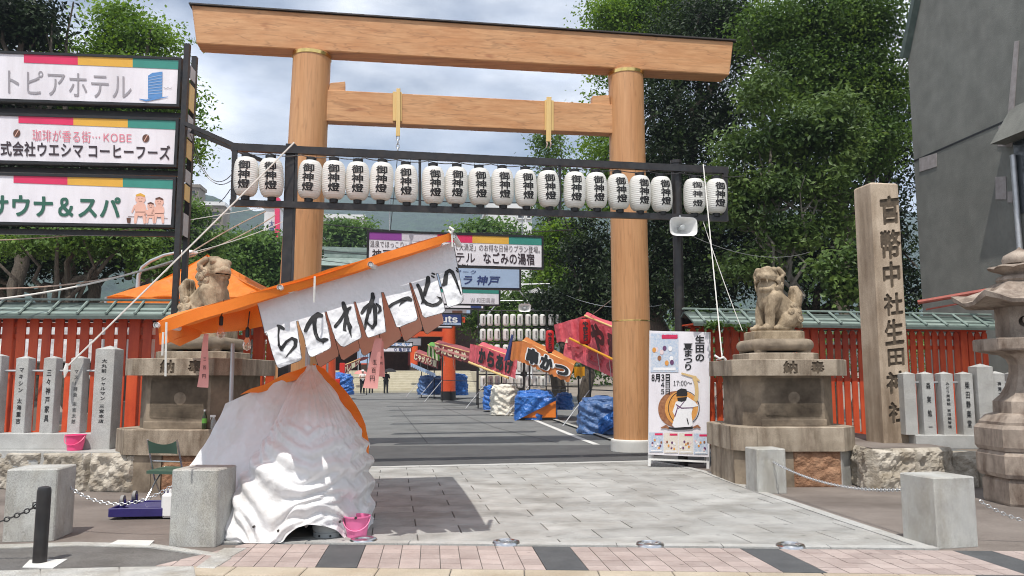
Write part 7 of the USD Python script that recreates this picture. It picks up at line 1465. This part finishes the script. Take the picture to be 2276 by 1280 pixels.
# ------------------------------------------------------------------ people
def person(label, x, Y, h, heading, top, legs, hat=None, extra=None, arm=0):
    b = np.array([at(x, 845, Y)[0], Y, zg(Y)]); t = thing('person', label, 'person', b, heading); s = h / 1.7
    S = lambda p, r: (np.array(p) * s, r * s)
    def bn(p, r, q, r2): return bone(np.array(p) * s, r * s, np.array(q) * s, r2 * s, 12)
    B = [bn((0, 0, 1.57), .095, (0, -.02, 1.62), .09), bn((0, 0, 1.40), .055, (0, 0, 1.52), .05), ball(np.array((0, -.10, 1.57)) * s, .02 * s, 8)]
    tor_ = [bn((-.13, 0, 1.36), .075, (.13, 0, 1.36), .075), bn((0, 0, 1.32), .14, (0, 0, 1.0), .135), bn((-.1, 0, .96), .11, (.1, 0, .96), .11)]
    arms, hands = [], []
    for e in (-1, 1):
        el = (e * .25, -.02, 1.08) if arm == 0 else (e * .22, -.10, 1.12); ha = (e * .24, -.08, .83) if arm == 0 else (e * .06, -.24, 1.18)
        arms += [bn((e * .18, 0, 1.36), .06, el, .048), bn(el, .046, ha, .035)]; hd_ = np.array(ha); d_ = np.array([0, 0, -1.]) if arm == 0 else np.array([-e * .6, -.6, .3]); d_ = d_ / np.linalg.norm(d_)
        hands += [bn(hd_, .032, hd_ + d_ * .06, .034)] + [bn(hd_ + d_ * .07 + np.array([0, o, 0]), .012, hd_ + d_ * (.15 - abs(o) * .8) + np.array([0, o * 1.2, 0]), .009) for o in (-.025, -.009, .009, .025)] + [bn(hd_ + d_ * .02 + np.array([0, -.03, 0]), .013, hd_ + d_ * .07 + np.array([0, -.055, 0]), .010)]
    lg = []; ft = []
    for e in (-1, 1): lg += [bn((e * .09, 0, .94), .095, (e * .10, -.015, .50), .065), bn((e * .10, -.015, .5), .063, (e * .11, .01, .10), .045)]; ft += [bn((e * .11, .02, .045), .045, (e * .12, -.14, .035), .038)]
    part(t, 'body', skin(B + tor_ + arms + hands + lg + ft, .03 * s, 3), skin_m, smooth=60)
    grow = lambda bs: [m.translate([0, 0, 0]) for m in bs]
    def bg(p, r, q, r2): return bn(p, r + .014, q, r2 + .014)
    shirt = [bg((-.13, 0, 1.36), .075, (.13, 0, 1.36), .075), bg((0, 0, 1.32), .14, (0, 0, 1.0), .135)] + [bg((e * .18, 0, 1.36), .06, (e * .235, -.03, 1.18), .052) for e in (-1, 1)]
    part(t, 'shirt', skin(shirt, .03 * s, 3), top, smooth=60)
    part(t, 'trousers', skin([bg((-.1, 0, .96), .11, (.1, 0, .96), .11)] + [bg((e * .09, 0, .94), .095, (e * .10, -.015, .5), .065) for e in (-1, 1)] + [bg((e * .10, -.015, .5), .063, (e * .11, .01, .10), .047) for e in (-1, 1)], .03 * s, 3), legs, smooth=60)
    part(t, 'shoes', cat([unman(bg((e * .11, .02, .045), .045, (e * .12, -.14, .035), .038)) for e in (-1, 1)]), ink)
    if hat: part(t, 'hat', cat([(m[0] * s + np.array([0, 0, 1.62]) * s, m[1]) for m in (lathe([(.19, 0), (.19, .012), (.11, .02), (.105, .10), (.06, .12), (.001, .122)], 18),)]), hat, smooth=50)
    else: part(t, 'hair', skin([bn((0, .025, 1.60), .10, (0, .02, 1.65), .09)], .03 * s, 2), ink, smooth=60)
    return t, b, s
person('person in white shirt, dark trousers and white hat at the foot of the steps', 806, 56.0, 1.62, 15, cloth_white, cloth_black, white_plastic, arm=1)
person('person half hidden behind the long pink price strip', 825, 56.6, 1.5, 190, maroon_canvas, cloth_black)
p3_, b3_, s3_ = person('person in black under a dark parasol by the steps', 858, 56.2, 1.6, 170, cloth_black, cloth_black, arm=1)
pa_ = thing('parasol', 'dark parasol held by the person in black', 'parasol', b3_ + [.25, 0, .9]); part(pa_, 'canopy', lathe([(.48, .60), (.47, .61), (.36, .74), (.18, .82), (.001, .85)], 16), cloth_black); part(pa_, 'shaft', tube([(0, 0, .2), (0, 0, .84)], .012, 6), galv)
pb_ = thing('parasol', 'pale parasol behind the person in white', 'parasol', gp(798, 873) + [0, .5, .9]); part(pb_, 'canopy', lathe([(.50, .45), (.49, .46), (.38, .6), (.18, .69), (.001, .72)], 16), pink_tag); part(pb_, 'shaft', tube([(0, 0, 0), (0, 0, .7)], .012, 6), galv)
# ================================================================== ROPES AND WIRES
def rope(label, a, b, sag, r=.012, mat=rope_m, n=16): return single('rope', tube(catenary(a, b, sag, n), r, 5), mat, label, 'rope')
rope('taut white rope from left lantern post down to the stone fence', lp(655, 322) - Ln * .15, at(152, 812, 11.9), .02, .014)
lo_ = at(148, 826, 11.9); single('rope_bundle', tube([lo_ + [0, 0, .12], lo_ + [-.01, -.03, .02], lo_ + [0, -.03, -.08], lo_ + [.01, -.02, .0], lo_ + [0, 0, .12]], .022, 6), rope_m, 'small white rope bundle tied at the third fence post', 'rope')
rope('white cord from right end of the lantern frame down to the right pedestal', lp(1558, 368) - Ln * .1, at(1605, 795, 12.2), .0, .010); rope('thin grey wire beside the white cord, right of the loudspeaker', lp(1562, 490), at(1650, 735, 13.5), .05, .006)
kn = at(1603, 797, 12.05); single('rope_knot', cat(tube([kn + [-.10, 0, .05], kn + [-.03, -.03, .0], kn + [.03, -.02, .02], kn + [.07, 0, -.02]], .018, 6), tube([kn + [-.08, 0, -.02], kn, kn + [.02, 0, .08]], .007, 5)), rope_m, 'knotted cord on the corner of the right pedestal cap', 'rope')
rope('pale rope sweeping up from far left to the lantern posts', at(-80, 672, 12.4), at(398, 575, 14.2), .12, .016); rope('upper part of the pale rope, up to behind the frame', at(398, 575, 14.2), at(612, 478, 17), .1, .012, rope_old)
rope('reddish old rope just below the pale rope', at(-80, 640, 12.6), at(392, 582, 14.3), .16, .013, rope_old); rope('reddish rope slanting up towards the torii pillar', at(392, 582, 14.3), at(590, 470, 17.2), -.05, .014, rope_old)
rope('thin rope under the third advertising board', at(-60, 536, 12.6), at(392, 497, 14), .05, .009, rope_old); rope('thin pale line right of the sign rack', at(398, 493, 14), at(640, 452, 17), .0, .008); rope('lowest pale line slanting to the torii pillar', at(420, 562, 14.5), at(630, 492, 17), .06, .008)
for k, (a, b, s_) in enumerate((((428, 330), (518, 398), .30), ((424, 300), (518, 384), .42), ((512, 420), (488, 450), .02))): rope(['loose looping cable between sign rack and lantern frame, upper', 'loose looping cable between sign rack and lantern frame, lower', 'short dangling cable at the left end of the frame'][k], at(*a, 13.2), at(*b, 13.0), s_, .007, black_steel)
rope('long wire sagging behind the right torii pillar', at(1218, 635, 38), at(1480, 676, 30), .5, .012, galv); rope('guy line from the pink awning to the pillar', at(1312, 703, 24), at(1420, 618, 20), 0, .008, rope_old)
rope('thin wire crossing the trees right of the loudspeaker', at(1512, 512, 14.9), at(1800, 560, 21), .3, .006, galv)
# leafy plants growing through the right fence
tree('climbing_plant', 'leafy creeper growing under the left end of the right fence roof', 'plant', gb(1600, 15.2), [(1590, 722, 28, 8, -.9), (1640, 728, 22, 7, -.9), (1560, 700, 24, 10, -.2)], 700, .07, .05, lf_mid, 61, .012, clump=.06, per=10)
tree('garden_shrub', 'glossy leaved shrub between the right pedestal and the stone pillar', 'plant', gb(1880, 19), [(1880, 640, 36, 50, 0), (1850, 600, 30, 40, 0), (1910, 560, 26, 40, 0)], 1500, .17, .10, lf_broad, 62, .05, clump=.25, per=10)
# haze
hz = single('haze', bx((-2600, -60, -1.5), (2600, 1650, 330)), usdkit.material(stage, '/World/Looks/haze_air', {'v': ('principled_volume', {'color': (0.72, 0.84, 1.0), 'density': 0.00033, 'anisotropy': 0.2})}, [], volume='v.volume'), None, None, kind='stuff')
